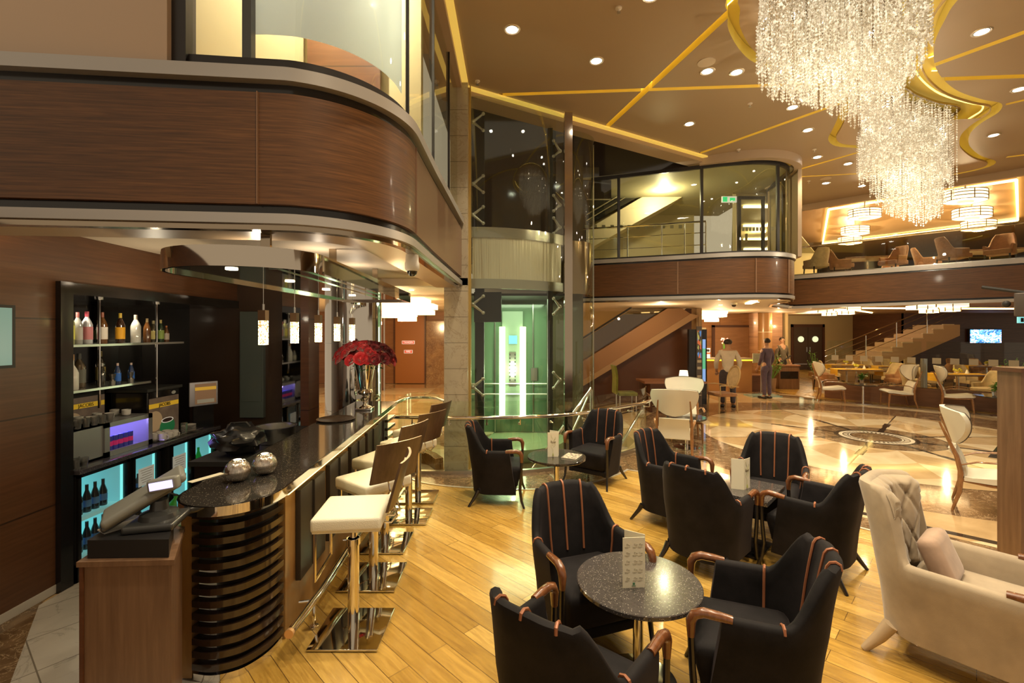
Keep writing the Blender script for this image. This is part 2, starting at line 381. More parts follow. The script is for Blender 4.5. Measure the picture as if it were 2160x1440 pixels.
# oak plank floor of the lounge
wf = M_('oak_planks', (.6,.38,.1), .20, coat=.2); g = N(wf)
br = g.n('ShaderNodeTexBrick', i_Scale=1.0); br.offset = .37; br.offset_frequency = 2
for k, val in (('Brick Width', 1.7), ('Row Height', .135), ('Mortar Size', .0022), ('Bias', 0.0)): br.inputs[k].default_value = val
br.inputs['Color1'].default_value = (0,0,0,1); br.inputs['Color2'].default_value = (1,1,1,1); br.inputs['Mortar'].default_value = (.5,.5,.5,1)
g.l(g.coord(rot=(0,0,R(45))), br.inputs['Vector'])
mp2 = g.n('ShaderNodeMapping'); mp2.inputs['Scale'].default_value = (1.3,16,1); g.l(g.coord(rot=(0,0,R(45))), mp2.inputs[0]); gr = g.noise(mp2.outputs[0], 2.6, 6, .65, .9)
base = g.ramp(br.outputs[0], [(0, (.36,.205,.036)), (.5, (.50,.30,.062)), (1, (.63,.405,.105))])
sh = g.ramp(gr, [(.3, (.62,.55,.45)), (.6, (1,1,1)), (.8, (1.15,1.12,1.05))]); base = g.mix(1, base, sh, 'MULTIPLY')
base = g.mix(br.outputs[1], base, (.10,.05,.012)); g.l(base, g.b.inputs['Base Color'])
g.l(g.ramp(gr, [(.3, (.34,)*3), (.7, (.22,)*3)]), g.b.inputs['Roughness'])
CURB = [(-1.45,6.32),(-1.2,6.02),(-.85,5.86),(-.4,5.76),(.1,5.72),(.5,5.76),(.9,5.93),(1.3,6.2),(1.62,6.55),(1.86,7.0),(1.98,7.6),(1.95,8.5)]
curb_s = smoothline(CURB, 5)
GLINE = smoothline([(-1.6,6.42),(-1.1,6.38),(-.6,6.38),(-.1,6.40),(.3,6.46),(.8,6.64),(1.25,6.92),(1.64,7.25),(2.08,7.66),(2.36,8.15),(2.45,8.9)], 4)
WOOD = [(-1.62,-2.5),(8,-2.5),(8,.6),(3.95,2.4),(3.73,3.47),(3.5,4.5),(1.80,6.40)] + [p for p in reversed(curb_s) if p[0] < 1.66 and p[1] < 6.6] + [(-1.62,6.3)]
b = B(); b.prism([(p[0],p[1]) for p in WOOD], .001, .014); struct(b.done('floor_planks', wf, smooth=0))
b = B(); b.wall([(8,.6),(3.95,2.4),(3.73,3.47),(3.5,4.5),(1.80,6.40),(1.62,6.50)], .0, .022, -.03); b.wall([p for p in curb_s if p[0] < 1.66 and p[1] < 6.6], 0, .022, -.03)
struct(b.done('trim_1', M_('white_metal_trim', (.7,.66,.58), .3, .5)))
b = B(); b.prism([(-3.36,3.3),(-2.72,2.5),(-2.2,1.6),(-1.62,1.6),(-1.62,6.3),(-3.4,6.3)], .001, .010); struct(b.done('floor_tiles', bar_tile, smooth=0))
b = B(); b.prism([(-3.5,3.6),(-3.36,3.3),(-2.72,2.5),(-2.2,1.6),(-2.2,-2),(-3.5,-2)], .001, .008); struct(b.done('floor_marble_edge', emperador, smooth=0))
b = B(); b.prism([(8.75,13.75),(8.6,16.6),(9.5,24),(24,24),(24,2),(20.6,2)], .001, .010); struct(b.done('floor_dining', wf, smooth=0))
b = B(); b.prism([(p[0],p[1]-.01) for p in GLINE if p[0] < 2.2] + [(1.80,6.40)] + [p for p in reversed(curb_s) if p[0] < 1.66 and p[1] < 6.6], .001, .007); struct(b.done('floor_marble_band', emperador, smooth=0))
# ================================================================== MAIN CEILING with grooves
cur_out = [(2.15,4.2),(2.26,4.9),(2.37,5.1),(2.52,5.4),(2.9,5.84),(3.3,6.12),(4.2,6.5),(4.95,7.0),(5.3,7.55),(5.55,8.05),(5.75,8.45),(6.1,8.75),(6.6,8.85),(7.2,9.0),(7.6,9.6),(8.1,10.4),(8.9,10.8),
           (9.7,10.5),(10.1,9.95),(9.95,9.55),(9.35,9.25),(8.75,8.85),(8.4,8.55),(8.05,8.15),(7.85,7.75),(7.75,7.4),(7.5,7.12),(7.1,7.0),(6.5,6.76),(5.95,6.42),(5.5,6.05),(5.1,5.6),(4.85,5.2),(4.7,4.9),(4.5,4.2),(4.0,3.4),(3.0,3.2),(2.4,3.5)]
cur_out = smoothline(cur_out, 4, closed=True)
raft = offset(cur_out, -.13, closed=True)

def area(P): return sum(P[i][0]*P[(i+1)%len(P)][1]-P[(i+1)%len(P)][0]*P[i][1] for i in range(len(P)))/2
if area(raft) > area(cur_out) if area(cur_out) > 0 else abs(area(raft)) > abs(area(cur_out)): raft = offset(cur_out, .13, closed=True)
hole2 = offset(cur_out, .62 if area(cur_out) > 0 else -.62, closed=True)
CE_OUT = [(-.62,-2.5),(-.62,6.62),(3.95,9.28),(5.6,9.45),(6.35,10.3),(6.7,12.2),(7.7,13.1),(20,.8),(20,-2.5)]
slab = B(); slab.prism(CE_OUT, CEIL, CEIL+.16); slab = slab.done('ceiling', ceil_mat, smooth=0)
def seg(p, q, wd):
    p = Vector(p); q = Vector(q); t = (q-p).normalized(); n = Vector((-t.y,t.x))*wd/2
    return [tuple(p+n), tuple(p-n), tuple(q-n), tuple(q+n)]
GROOVES = [((1.62,7.92),(2.42,4.95),.10),((-.2,6.86),(4.4,6.55),.085),((3.6,9.22),(5.1,7.0),.085),((6.2,9.98),(6.9,8.8),.075),((5.5,6.15),(6.6,4.5),.10),((5.85,6.44),(8.6,6.25),.10),
           ((7.6,7.15),(9.5,5.2),.08),((9.9,9.3),(12.5,8.0),.08),((6.35,10.5),(8.1,10.2),.06),((2.25,4.5),(-.6,2.0),.09),((-.70,-2.4),(-.70,6.60),.0)]
cut = B()
for p, q, wd in GROOVES:
    if wd: cut.prism(seg(p, q, wd), CEIL-.05, CEIL+.25)
cutc = B(); cutc.prism(cur_out, CEIL-.05, CEIL+.25)
def boolean(o, cutter):
    c = cutter.done('cut', gold_cove, smooth=0); m = o.modifiers.new('b', 'BOOLEAN'); m.object = c; m.operation = 'DIFFERENCE'; m.solver = 'EXACT'; m.use_self = True; m.material_mode = 'TRANSFER'
    dg = bpy.context.evaluated_depsgraph_get(); me = bpy.data.meshes.new_from_object(o.evaluated_get(dg)); o.modifiers.clear(); o.data = me; bpy.data.objects.remove(c)
boolean(slab, cut); boolean(slab, cutc); struct(slab)
up = B(); up.prism([(-.9,-2.5),(-.9,6.9),(4,9.7),(7,13.5),(20.5,1),(20.5,-2.5)], CEIL+.17, CEIL+.24); struct(up.done('ceiling_cove', gold_cove, smooth=0))
rb = B(); r3 = [Vector((*p,0)) for p in raft]; h3 = [Vector((*p,0)) for p in hole2]
n1 = len(raft); tt = geometry.tessellate_polygon([r3, list(reversed(h3))])
allr = [(*p,CEIL-.005) for p in raft] + [(*p,CEIL-.005) for p in reversed(hole2)]
rb.add(allr, tt); rb.wall(raft, CEIL-.005, CEIL+.03, .01, closed=True); rb.wall(hole2, CEIL-.005, CEIL+.13, .01, closed=True)
struct(rb.done('ceiling_raft', M_('raft_paint', (.50,.34,.19), .45), smooth=0))
mb = B(); mb.prism(hole2, CEIL+.12, CEIL+.14); struct(mb.done('ceiling_mirror', bronze, smooth=0))
# LED strips that light the coves
b = B()
inr = offset(cur_out, .21 if area(cur_out) > 0 else -.21, closed=True)
b.tube([(p[0],p[1],CEIL+.06) for p in inr], .012, 6, closed=True)
gl_ = B()
for p, q, wd in GROOVES[:10]:
    P = Vector(p); Q = Vector(q); t = (Q-P).normalized(); n = Vector((-t.y,t.x))*(wd/2-.012)
    gl_.tube([(*(P+n),CEIL+.14), (*(Q+n),CEIL+.14)], .008, 5)
tag(b.done('cove_light', led_gold, smooth=0), 'golden strip light hidden in the wavy ceiling edge around the chandelier', 'lighting')
tag(gl_.done('groove_light', M_('groove_led', (1,.8,.3), .5, emit=6, ecol=(1,.74,.16)), smooth=0), 'golden strip lights hidden in the straight ceiling grooves', 'lighting')
# perimeter: golden cove channel and lower plaster band along the left and over the lift
per = [(-.70,-2.5),(-.70,6.64),(3.95,9.36)]
b = B(); b.wall(per, CEIL-.10, CEIL+.17, .32); struct(b.done('trim_2', M_('band_plaster', (.42,.29,.18), .5)))
b = B(); b.wall(offset(per, -.085), CEIL-.0005-.028, CEIL-.001, .085, m=0); struct(b.done('trim_3', M_('cove_gold_glow', (.78,.56,.14), .5, emit=.5, ecol=(1,.66,.12)), smooth=0))  # cove glow put into the gold surface as emission
# balcony-two surround: plaster band over its curved glass
# ================================================================== LEFT BALCONY (bar canopy)
LF = [(-6.5,2.35),(-2.9,2.64),(-1.52,2.78)] + [(-1.52+.77*math.sin(R(a)), 2.78+.82*(1-math.cos(R(a)))) for a in range(12,91,6)] + [(-.745,4.4),(-.70,6.45)]
LF2 = smoothline(LF[2:-2], 2); LF = LF[:2] + LF2 + LF[-2:]
def fascia(path, parts, side=1, sfx=''):
    for nm, z0, z1, off, mat in parts:
        b = B(); b.wall(offset(path, off*side), z0, z1, .06*side); struct(b.done(nm, mat))
ns = len(LF)-1
woodpath = LF[:-1]; 
fascia(LF[:-2]+[(-.75,3.62)], [('wall_balcony_front', 2.716, 3.385, 0, fascia_wood)])
fascia([(-.75,3.62),(-.745,4.4),(-.70,6.45)], [('wall_balcony_side', 2.716, 3.385, 0, M_('brown_metal_panel', (.34,.21,.13), .3, .6))])
fascia(LF, [('trim_4', 3.385, 3.45, .03, black), ('trim_5', 2.66, 2.716, .03, black), ('trim_6', 3.45, 3.53, -.03, silverstrip), ('trim_7', 2.60, 2.66, -.01, silverstrip), ('trim_8', 2.565, 2.60, .015, bronze)])
b = B(); b.box((-1.52,2.775,3.05), (.006,.02,.67)); b.box((-.75,3.62,3.05), (.02,.006,.67)); struct(b.done('trim_9', M_('panel_joint', (.25,.14,.08), .5)))  # brown joint strips between the fascia panels
slabpoly = [p for p in offset(LF, .04)] + [(-.70,6.55),(-6.5,6.55)]
b = B(); b.prism(slabpoly, 3.36, 3.50); struct(b.done('floor_upper_left', plaster, smooth=0))
# soffit: border ring at 2.565, raised centre at 2.70 with a warm cove
ring_in = offset(LF, .34)
b = B()
o_ = [Vector((*p,0)) for p in offset(LF, .02)]; i_ = [Vector((*p,0)) for p in ring_in]
for a in range(len(LF)-1): 
    b.add([(*o_[a][:2],2.566),(*o_[a+1][:2],2.566),(*i_[a+1][:2],2.566),(*i_[a][:2],2.566)], [(0,1,2,3)])
b.wall(ring_in, 2.566, 2.64, .012); struct(b.done('ceiling_bar_border', M_('border_paint', (.50,.36,.22), .4), smooth=0))
b = B(); b.prism([(p[0],p[1]) for p in offset(LF, .05)] + [(-.74,6.7),(-6.5,6.7)], 2.70, 2.74); struct(b.done('ceiling_bar', soffit_mat, smooth=0))
b = B(); b.wall(offset(LF, .43), 2.690, 2.6995, .045); tag(b.done('cove_light', led, smooth=0), 'warm strip light around the edge of the bar ceiling', 'lighting')
# back part of the left wing: over the corridor
b = B(); b.b2(-9,-.9,6.7,19,2.72,2.78); struct(b.done('ceiling_corridor', soffit_mat, smooth=0))
b = B(); b.b2(-6.5,-.72,6.55,6.70,2.60,2.74); struct(b.done('trim_10', soffit_mat))
# ================================================================== BAR WALLS
b = B(); b.b2(-3.52,-3.40,-2.5,3.50,.07,2.70); b.b2(-3.52,-3.40,3.50,5.75,2.28,2.70)
struct(b.done('wall_left', wall_wood, smooth=0))
b = B(); b.b2(-3.47,-3.395,-2.5,3.50,.008,.07); struct(b.done('baseboard_left', M_('pale_skirting', (.5,.46,.40), .35)))
# niche: black lining
b = B(); b.b2(-4.05,-3.99,3.4,5.85,0,2.34); b.b2(-4.02,-3.36,3.46,3.56,0,2.33); b.b2(-4.02,-3.38,3.5,5.8,2.24,2.33); struct(b.done('wall_niche', black))
b = B(); b.b2(-4.02,-2.55,5.75,5.85,0,2.70); struct(b.done('wall_back_bar', M_('dark_brown_panel', (.050,.028,.018), .3, coat=.3)))
b = B(); b.b2(-3.34,-3.05,5.70,5.75,.9,2.2); b.b2(-3.32,-3.07,5.69,5.72,1.1,2.0); struct(b.done('door_1', [M_('grey_reflective_panel', (.10,.12,.115), .22, coat=.3)]))
# mirror panel right of the dark panel and the stainless column
b = B(); b.b2(-2.8,-2.55,5.66,5.75,0,2.70); struct(b.done('wall_mirror_panel', M_('dark_mirror', (.35,.34,.33), .04, 1)))
b = B(); b.b2(-2.55,-2.45,5.6,5.9,0,2.70); struct(b.done('trim_11', dark_wood))
b = B(); b.cyl((-2.20,6.46), .375, 0, 2.70, 48); col = b.done('round_column', M_('polished_stainless', (.70,.66,.60), .06, 1)); tag(col, 'tall polished stainless round column behind the bar counter', 'column')
b = B()
for zz in (.9,1.8): b.lathe([(.378,zz-.004),(.378,zz+.004)], (-2.20,6.46,0), 48)
b.done('seam', steel, col)
# back wall of corridor (left)
b = B(); b.b2(-9,-.5,17.6,17.8,0,2.75); struct(b.done('wall_corridor_back', woodmat('corridor_wood', (.30,.12,.04), (.42,.19,.07), (.5,.5,3), .5, .1, seams=[(2,1.2,.0)]), smooth=0))
# fire door
fd = thing('fire_door', 'orange-brown door with two small red fire signs at the end of the left corridor', 'door', (-3.85,17.55,0))
bb = B(); bb.b2(-.55,.55,-.06,0,.02,2.6); bb.done('door_leaf', M_('orange_veneer', (.42,.16,.045), .45), fd)
bb = B(); bb.box((-.58,-.05,1.3), (.05,.1,2.62)); bb.box((.58,-.05,1.3), (.05,.1,2.62)); bb.done('door_frame', dark_wood, fd)
red = M_('sign_red', (.75,.10,.04), .4, emit=.4); white = M_('sign_white', (.9,.85,.8), .5, emit=.5)
for zz, ww, tx in ((1.56,.44,'YANGIN'),(1.21,.28,'FIRE')):
    bb = B(); bb.box((-.05,-.075,zz), (ww+.04,.015,.125), bev=.006); pl = bb.done('sign_plate', white, fd)
    bb = B(); bb.box((-.05,-.085,zz), (ww,.01,.10), bev=.004); bb.done('sign_face', red, pl)
    text(tx, .095, white, pl, (-.05,-.093,zz), (PI/2,0,0), bold=.002)
b = B(); b.b2(-3.2,-2.35,17.3,17.6,0,2.35); struct(b.done('wall_marble_panel', emper_light))
# dark framed glass screens in the corridor
gs = thing('glass_screen', 'brown tinted glass screen with slim posts left of the fire door', 'screen', (-5.0,15.5,0))
bb = B(); bb.b2(-.55,.75,-.02,.02,.02,2.5); bb.done('pane', M_('brown_tinted_screen', (.12,.05,.02), .2), gs)
for x in (-.55,.1,.75):
    bb = B(); bb.box((x,-.02,1.3), (.04,.06,2.6)); bb.done('post', steel, gs)
# ceiling lamps of the corridor (drum clusters)
def drum_cluster(x, y, z, s, label, grp):
    t = thing('drum_lamp', label, 'ceiling lamp', (x,y,z), 0, grp)
    for k, (ox, oy, oz, w_, d_) in enumerate(((0,0,-.08,1.5,1.0),(.35,.3,-.2,1.1,.8),(-.1,-.2,-.30,.9,.6),(.25,-.1,-.40,.45,.4))):
        b = B(); b.box((ox*s,oy*s,oz*s), (w_*s,d_*s,.13*s)); sh_ = b.done('lamp_shade', shade_mat, t)
    b = B(); b.box((0,0,-.01), (.3*s,.3*s,.02)); b.done('ceiling_plate', steel, t)
    return t
drum_cluster(-3.2,13.2,2.72,1.0,'glowing stepped box lamp on the corridor ceiling, left of the marble column', None)
drum_cluster(-2.6,10.6,2.72,.9,'nearer glowing stepped box lamp on the corridor ceiling', None)
for x, y in ((-3.2,13.2),(-2.6,10.6)): light('corridor_lamp', 'POINT', (x,y,2.15), 160, (1,.68,.32), .03)
# ================================================================== MARBLE COLUMN
b = B(); b.b2(-.945,-.615,6.46,6.80,0,2.70); b.b2(-.86,-.615,6.46,6.80,2.6,CEIL-.0)
tag(b.done('square_column', cream_tile), 'square cream marble clad column between the bar and the glass lift', 'column')
# corridor spur wall right of column: gold trim strip
b = B(); b.b2(-.62,-.585,6.6,6.72,0,CEIL); struct(b.done('trim_12', M_('gold_strip', (.55,.38,.12), .3, .5)))
# ================================================================== LEFT UPPER GLASS
GL = offset(LF, .06)
i0 = 2
glp = [p for p in GL if p[0] > -1.98]
start = (-1.96, 2.79)
glp = [start] + [p for p in glp]
b = B(); b.wall(glp, 3.56, 5.9, .012); struct(b.done('window_1', glass_b))
fp = [p for p in glp if p[1] < 3.75 and p[0] > -1.62]
fp = [(-1.62,2.84)] + fp
b = B(); b.wall(offset(fp, .045), 3.80, 5.9, .006)
fb = M_('frost_film', (.74,.82,.92), .5); g = N(fb); tl = g.n('ShaderNodeBsdfTranslucent'); tl.inputs[0].default_value = (.74,.84,.95,1); mxs = g.n('ShaderNodeMixShader'); mxs.inputs[0].default_value = .5; g.l(g.b.outputs[0], mxs.inputs[1]); g.l(tl.outputs[0], mxs.inputs[2]); tp = g.n('ShaderNodeBsdfTransparent'); mx2 = g.n('ShaderNodeMixShader'); mx2.inputs[0].default_value = .14; g.l(mxs.outputs[0], mx2.inputs[1]); g.l(tp.outputs[0], mx2.inputs[2]); g.l(mx2.outputs[0], [n for n in fb.node_tree.nodes if n.type == 'OUTPUT_MATERIAL'][0].inputs[0])
struct(b.done('window_2', fb))
b = B(); b.wall(offset(glp, -.012), 3.53, 3.615, .05); b.box((-1.98,2.80,4.6), (.09,.09,2.2)); b.box((-1.62,2.86,4.6), (.055,.05,2.2))
for yy in (3.6,4.65,5.65): b.box((-.70-.11+.02*(yy-3.6),yy,4.6), (.025,.018,2.1))
struct(b.done('trim_13', M_('dark_frame', (.035,.03,.028), .35, .3)))
b = B(); b.b2(-6.5,-2.02,2.72,2.80,3.53,6.2); w1 = b.done('wall_upper_left', plaster_beige); struct(w1); w1.rotation_euler = (0,0,0)
# rooms behind this glass
b = B(); b.b2(-3.4,-.9,4.6,4.7,3.5,6.0); struct(b.done('wall_upper_inner', cream_wall))
b = B(); b.b2(-2.15,-2.05,2.9,4.6,3.5,6.0); struct(b.done('wall_upper_side', cream_wall))
dr = thing('door', 'brown door with curved handle behind the frosted curved glass upstairs', 'door', (-1.62,4.52,3.5))
bb = B(); bb.b2(-.35,.35,-.05,0,0,2.1); bb.done('door_leaf', dark_wood, dr)
bb = B(); bb.tube([(.27,-.05,.35),(.27,-.12,.37),(.27,-.13,.5),(.27,-.12,.62),(.27,-.05,.64)], .014, 8); bb.done('handle', steel, dr)
b = B(); b.prism([(-6.5,2.9),(-1.6,2.9),(-.86,3.7),(-.86,6.6),(-6.5,6.6)], 5.9, 5.95); struct(b.done('ceiling_upper_left', plaster_beige, smooth=0))
light('upper_room_fill', 'POINT', (-1.5,3.9,5.5), 200, (1,.90,.74), .03)  # added light inside the room to brighten the frosted glass
# ================================================================== GLASS LIFT
LCX, LCY, LR = -.21, 7.73, 1.10
lf = thing('glass_lift', 'tall curved glass lift shaft with green lit cabin and steel band', 'lift', (LCX, LCY, 0))
a0, a1 = -92, -41
LR = 1.80; LC = (-.334, .77)
b = B(); b.wall(arc(LC, LR, a0, a1, 20), -3.2, CEIL-.1, .012); b.done('shaft_glass', glass_g, lf)
b = B(); b.wall(arc(LC, LR-.03, a0+1, a1-1, 20), 2.72, 3.32, .04); b.done('steel_band', M_('rippled_steel', (.72,.60,.44), .26, .55), lf)
b = B(); b.wall(arc(LC, LR-.015, a0, a1, 20), 3.32, 3.47, .04); b.wall(arc(LC, LR-.015, a0, a1, 20), 2.58, 2.72, .04); b.done('band_edge', M_('band_metal', (.50,.43,.34), .22, .9), lf)
gm = MATS['rippled_steel']; g = N(gm); nz = g.noise(g.coord(scale=(9,9,.25)), 2.2, 3); g.bump(nz, .45, .05)
b = B(); b.lathe([(.02,-.24),(.92,-.24),(.95,-.2),(.95,-.02),(.02,-.0)], (.25,.95,0), 40); b.done('cabin_floor', M_('green_lit_floor', (.30,.36,.22), .15), lf)
b = B(); b.lathe([(.9,-3.2),(.9,-.25)], (.25,.95,0), 40); b.done('pit_wall', M_('pit_beige', (.50,.38,.22), .6), lf)
b = B(); b.b2(-.75,1.10,1.35,1.45,0,2.56); b.done('cabin_wall', M_('green_glass_wall', (.10,.17,.10), .12, coat=.5), lf)
b = B(); b.b2(-.75,1.10,.1,1.35,2.56,2.6); b.done('cabin_roof', blackm, lf)
b = B()
for x in (-.42,-.12,.62,.9): b.b2(x-.008,x+.008,1.33,1.35,0,2.5)
for z in (.75,.95): b.tube([(-.7,1.25,z),(.9,1.25,z)], .014, 6)
b.b2(.58,.70,1.32,1.35,1.0,1.25)
b.done('cabin_rail', steel, lf)
b = B(); b.b2(.02,.42,1.28,1.35,.3,2.35); pn = b.done('cabin_panel', M_('panel_green_grey', (.22,.27,.21), .25), lf)
b = B(); b.b2(.155,.285,1.268,1.28,.90,1.56); cb = b.done('button_panel', steel, pn)
for k in range(9):
    for x in (.17,.27): b = B(); b.box((x,1.262,.95+.07*k), (.025,.012,.03)); b.done('call_button', blackm, cb)
b = B(); b.b2(.15,.31,1.265,1.28,1.72,1.88); b.done('floor_display', M_('display_blue', (.1,.3,.5), .3, emit=1.0, ecol=(.15,.45,.75)), pn)
tubeg = M_('green_white_tube', (.9,1,.6), .5, emit=4.5, ecol=(.90,1,.62))
for x in (.02, .42):
    b = B(); b.b2(x-.055,x+.055,1.18,1.27,.30,2.05); b.done('light_tube', tubeg, lf)
light('lift_lamp', 'AREA', (.15, 8.3, 2.5), 40, (.78,1,.62), 1.0)
light('lift_front_lamp', 'POINT', (.02, 8.6, 1.2), 22, (.82,1,.60), .03)
b = B(); b.b2(-.36,-.22,-.6,-.45,-3,5.3); b.b2(.80,.88,-.1,.05,-3,5.3); b.done('guide_rail', blackm, lf)
b = B(); b.b2(-.75,1.3,.85,.9,3.52,6.6); b.done('upper_wall', M_('upper_dark_wall', (.03,.022,.015), .08, coat=1.0), lf)
b = B(); b.b2(-.36,.05,-.75,-.62,2.1,2.55); b.done('motor_box', blackm, lf)
def spider(a, z, side):
    x, y = LC[0]+(LR-.05)*math.cos(R(a)), LC[1]+(LR-.05)*math.sin(R(a)); b = B()
    tx, ty = -math.sin(R(a)), math.cos(R(a))
    for dz in (.12,-.12):
        b.tube([(x-tx*.10*side,y-ty*.10*side,z),(x+tx*.05*side,y+ty*.05*side,z+dz)], [.022,.012], 8)
        b.ico((x+tx*.05*side,y+ty*.05*side,z+dz), .026, 2)
    b.ico((x-tx*.10*side,y-ty*.10*side,z), .032, 2)
    b.done('glass_clamp', M_('clamp_grey', (.50,.47,.42), .35, .6) if 'clamp_grey' not in MATS else MATS['clamp_grey'], lf)
for z in (5.0,4.1,3.65,2.35,1.15): spider(a0+4.5, z, 1)
for z in (4.8,3.95,3.6,2.35,1.2): spider(a1-4.5, z, -1)
# steel post and second curved glass bay
b = B(); b.box((.86,7.12,1.0), (.12,.12,8.6)); sp_ = b.done('steel_post', M_('post_steel', (.50,.42,.33), .12, 1)); tag(sp_, 'slim mirror steel post at the right edge of the glass lift', 'post')
g2 = thing('curved_glass_bay', 'narrow curved glass bay with bronze band right of the steel post', 'glass screen', (.97,8.35,0))
b = B(); b.wall(arc((0,0), .50, -100, 20, 16), -.2, CEIL-.1, .01); b.done('bay_glass', glass_b, g2)
b = B(); b.wall(arc((0,0), .47, -100, 20, 16), 2.60, 3.5, .03); b.done('bay_band', M_('bay_bronze', (.30,.20,.12), .18, .8), g2)
b = B(); b.box((.49,-.02,2.5), (.02,.02,5.6)); b.done('bay_edge', steel, g2)
b = B(); b.b2(-.3,.4,.6,.66,0,CEIL-.1); b.done('bay_back', M_('bay_dark', (.07,.055,.03), .1, coat=1), g2)
# ================================================================== GLASS BALUSTRADE
bl = thing('glass_balustrade', 'curved glass balustrade with chrome handrail around the lift and stairwell', 'balustrade', (0,0,0))
b = B(); b.wall(offset(GLINE, -.03), .0, .05, .06); b.done('base_channel', steel, bl)
for k in range(0, len(GLINE)-4, 4):
    b = B(); b.wall(GLINE[k:k+5], .05, 1.0, .010); b.done('glass_panel', glass, bl)
rl_ = offset(GLINE, -.09)
b = B(); b.tube([(p[0],p[1],.79) for p in rl_], .026, 12); b.done('handrail', chrome, bl)
for k in range(2, len(GLINE), 4):
    p = rl_[k]; q = GLINE[k]; b = B(); b.tube([(q[0],q[1],.69),(p[0],p[1],.69),(p[0],p[1],.77)], .009, 6); b.ico((q[0],q[1]-.01,.69), .02, 2); b.done('rail_bracket', chrome, bl)
b2_ = thing('glass_balustrade', 'short straight glass balustrade with chrome handrail beyond the last bar stool', 'balustrade', (0,0,0))
L2 = smoothline([(-1.62,6.35),(-1.55,6.95),(-1.2,7.0),(-.96,6.62)], 3)
b = B(); b.tube([(p[0],p[1],.96) for p in L2], .024, 10); b.done('handrail', chrome, b2_)
b = B(); b.wall(offset(L2, -.07), .02, 1.05, .01); b.done('glass_panel', glass, b2_)
b = B(); b.wall(offset(L2, -.14), .0, .16, .12); b.done('kerb', emper_light, b2_)
# stair rails rising out of the well
def rail(name, pts, r, label):
    b = B(); b.tube(pts, r, 10); return tag(b.done(name, chrome), label, 'handrail')
rail('stair_rail', [(.31,6.92,-.09),(1.27,7.62,.98),(1.29,7.64,1.02),(1.305,7.65,.98),(1.31,7.655,-.3)], .024, 'inclined chrome stair rail rising from the stairwell behind the far round table')
rail('stair_rail', [(1.66,7.52,-.05),(2.18,7.95,.56),(2.24,8.0,.60)], .024, 'inclined chrome stair rail right of the far armchair')
rail('stair_rail', [(.95,8.0,.02),(1.42,8.5,.85)], .018, 'thin inclined chrome rail deeper in the stairwell')
# ================================================================== CENTRE BALCONY
CB = [(1.2,10.25),(1.7,10.05),(2.6,9.72),(3.4,9.42),(4.1,9.14),(4.7,9.0),(5.2,9.05),(5.6,9.28),(5.85,9.65),(5.95,10.1),(6.1,10.8),(6.6,11.8),(7.6,12.75)]
CBs = CB[:3] + smoothline(CB[3:10], 4) + CB[10:]
CBF = [p for p in CBs if p[1] < 12.8]
fascia(CBF, [('wall_centre_balcony', 2.716, 3.385, 0, fascia_wood), ('trim_14', 3.385, 3.42, .03, black), ('trim_15', 2.68, 2.716, .03, black), ('trim_16', 3.42, 3.50, -.03, silverstrip), ('trim_17', 2.62, 2.68, -.01, silverstrip), ('trim_18', 2.585, 2.62, .02, bronze)])
b = B()
for x, y in ((3.36,9.425),(4.72,8.99),(5.45,9.15)): b.box((x,y,3.05), (.02,.02,.66))
struct(b.done('trim_19', MATS['panel_joint']))
b = B(); b.prism([(p[0],p[1]) for p in offset(CBF, .05)] + [(8.2,14),(12,21),(-1.0,21),(-1.0,10.6)], 3.40, 3.49); struct(b.done('floor_centre_upper', M_('upper_floor_paint', (.5,.42,.24), .4), smooth=0))
b = B(); b.prism([(p[0],p[1]) for p in offset(CBF, .05)] + [(7.7,12.95),(9.5,13.2),(9.5,19.5),(-1.0,19.5),(-1.0,10.6)], 2.62, 2.68); struct(b.done('ceiling_centre', soffit_mat, smooth=0))
b = B(); b.box((5.3,10.3,2.605), (.14,.9,.03), rz=R(-20)); tag(b.done('cove_light', led, smooth=0), 'warm recessed light strips under the centre balcony', 'lighting')
# glass of the balcony
gp = [p for p in offset(CBF, .10) if 1.6 < p[0] and p[1] < 11.9]
b = B(); b.wall(gp, 3.52, 5.28, .012); struct(b.done('window_4', glass_b))
b = B(); b.wall(offset(gp, -.02), 3.49, 3.545, .06); b.wall(offset(gp, -.02), 5.24, 5.31, .06)
for x, y in ((2.28,9.93),(3.82,9.36),(5.25,9.18),(5.84,10.0)): b.box((x,y,4.4), (.05,.05,1.75))
struct(b.done('trim_20', MATS['dark_frame']))
sur = [(3.75,9.30),(4.3,9.02),(4.75,8.9),(5.25,8.95),(5.72,9.22),(5.98,9.62),(6.05,10.1),(6.07,10.9)]
sur = smoothline(sur, 4)
b = B(); b.wall(sur, 5.29, 5.46, .14); b.wall([p for p in sur if p[1] > 9.5 and p[0] > 5.5], 3.50, 5.46, .07); struct(b.done('wall_surround', M_('surround_plaster', (.50,.37,.25), .5)))
b = B(); b.wall(offset([p for p in sur if p[1] > 9.55 and p[0] > 5.5], -.02), 4.5, 5.40, .012); struct(b.done('trim_21', MATS['cove_gold_glow']))  # gold glow comes from the strip's own emission
# dark void above/left: behind the lift, upper floor
b = B(); b.b2(-1.3,1.75,10.9,11.0,3.5,6.8); b.b2(-1.2,2.2,10.3,10.4,4.9,5.6); b.wall([(1.4,10.5),(2.6,10.05),(3.6,9.66),(4.6,9.42),(5.4,9.75)], 5.33, 6.6, .05); b.b2(-1.5,7,6.9,13,6.6,6.65); struct(b.done('wall_upper_dark', M_('dark_mirror_wall', (.06,.045,.035), .06, coat=1.0), smooth=0))
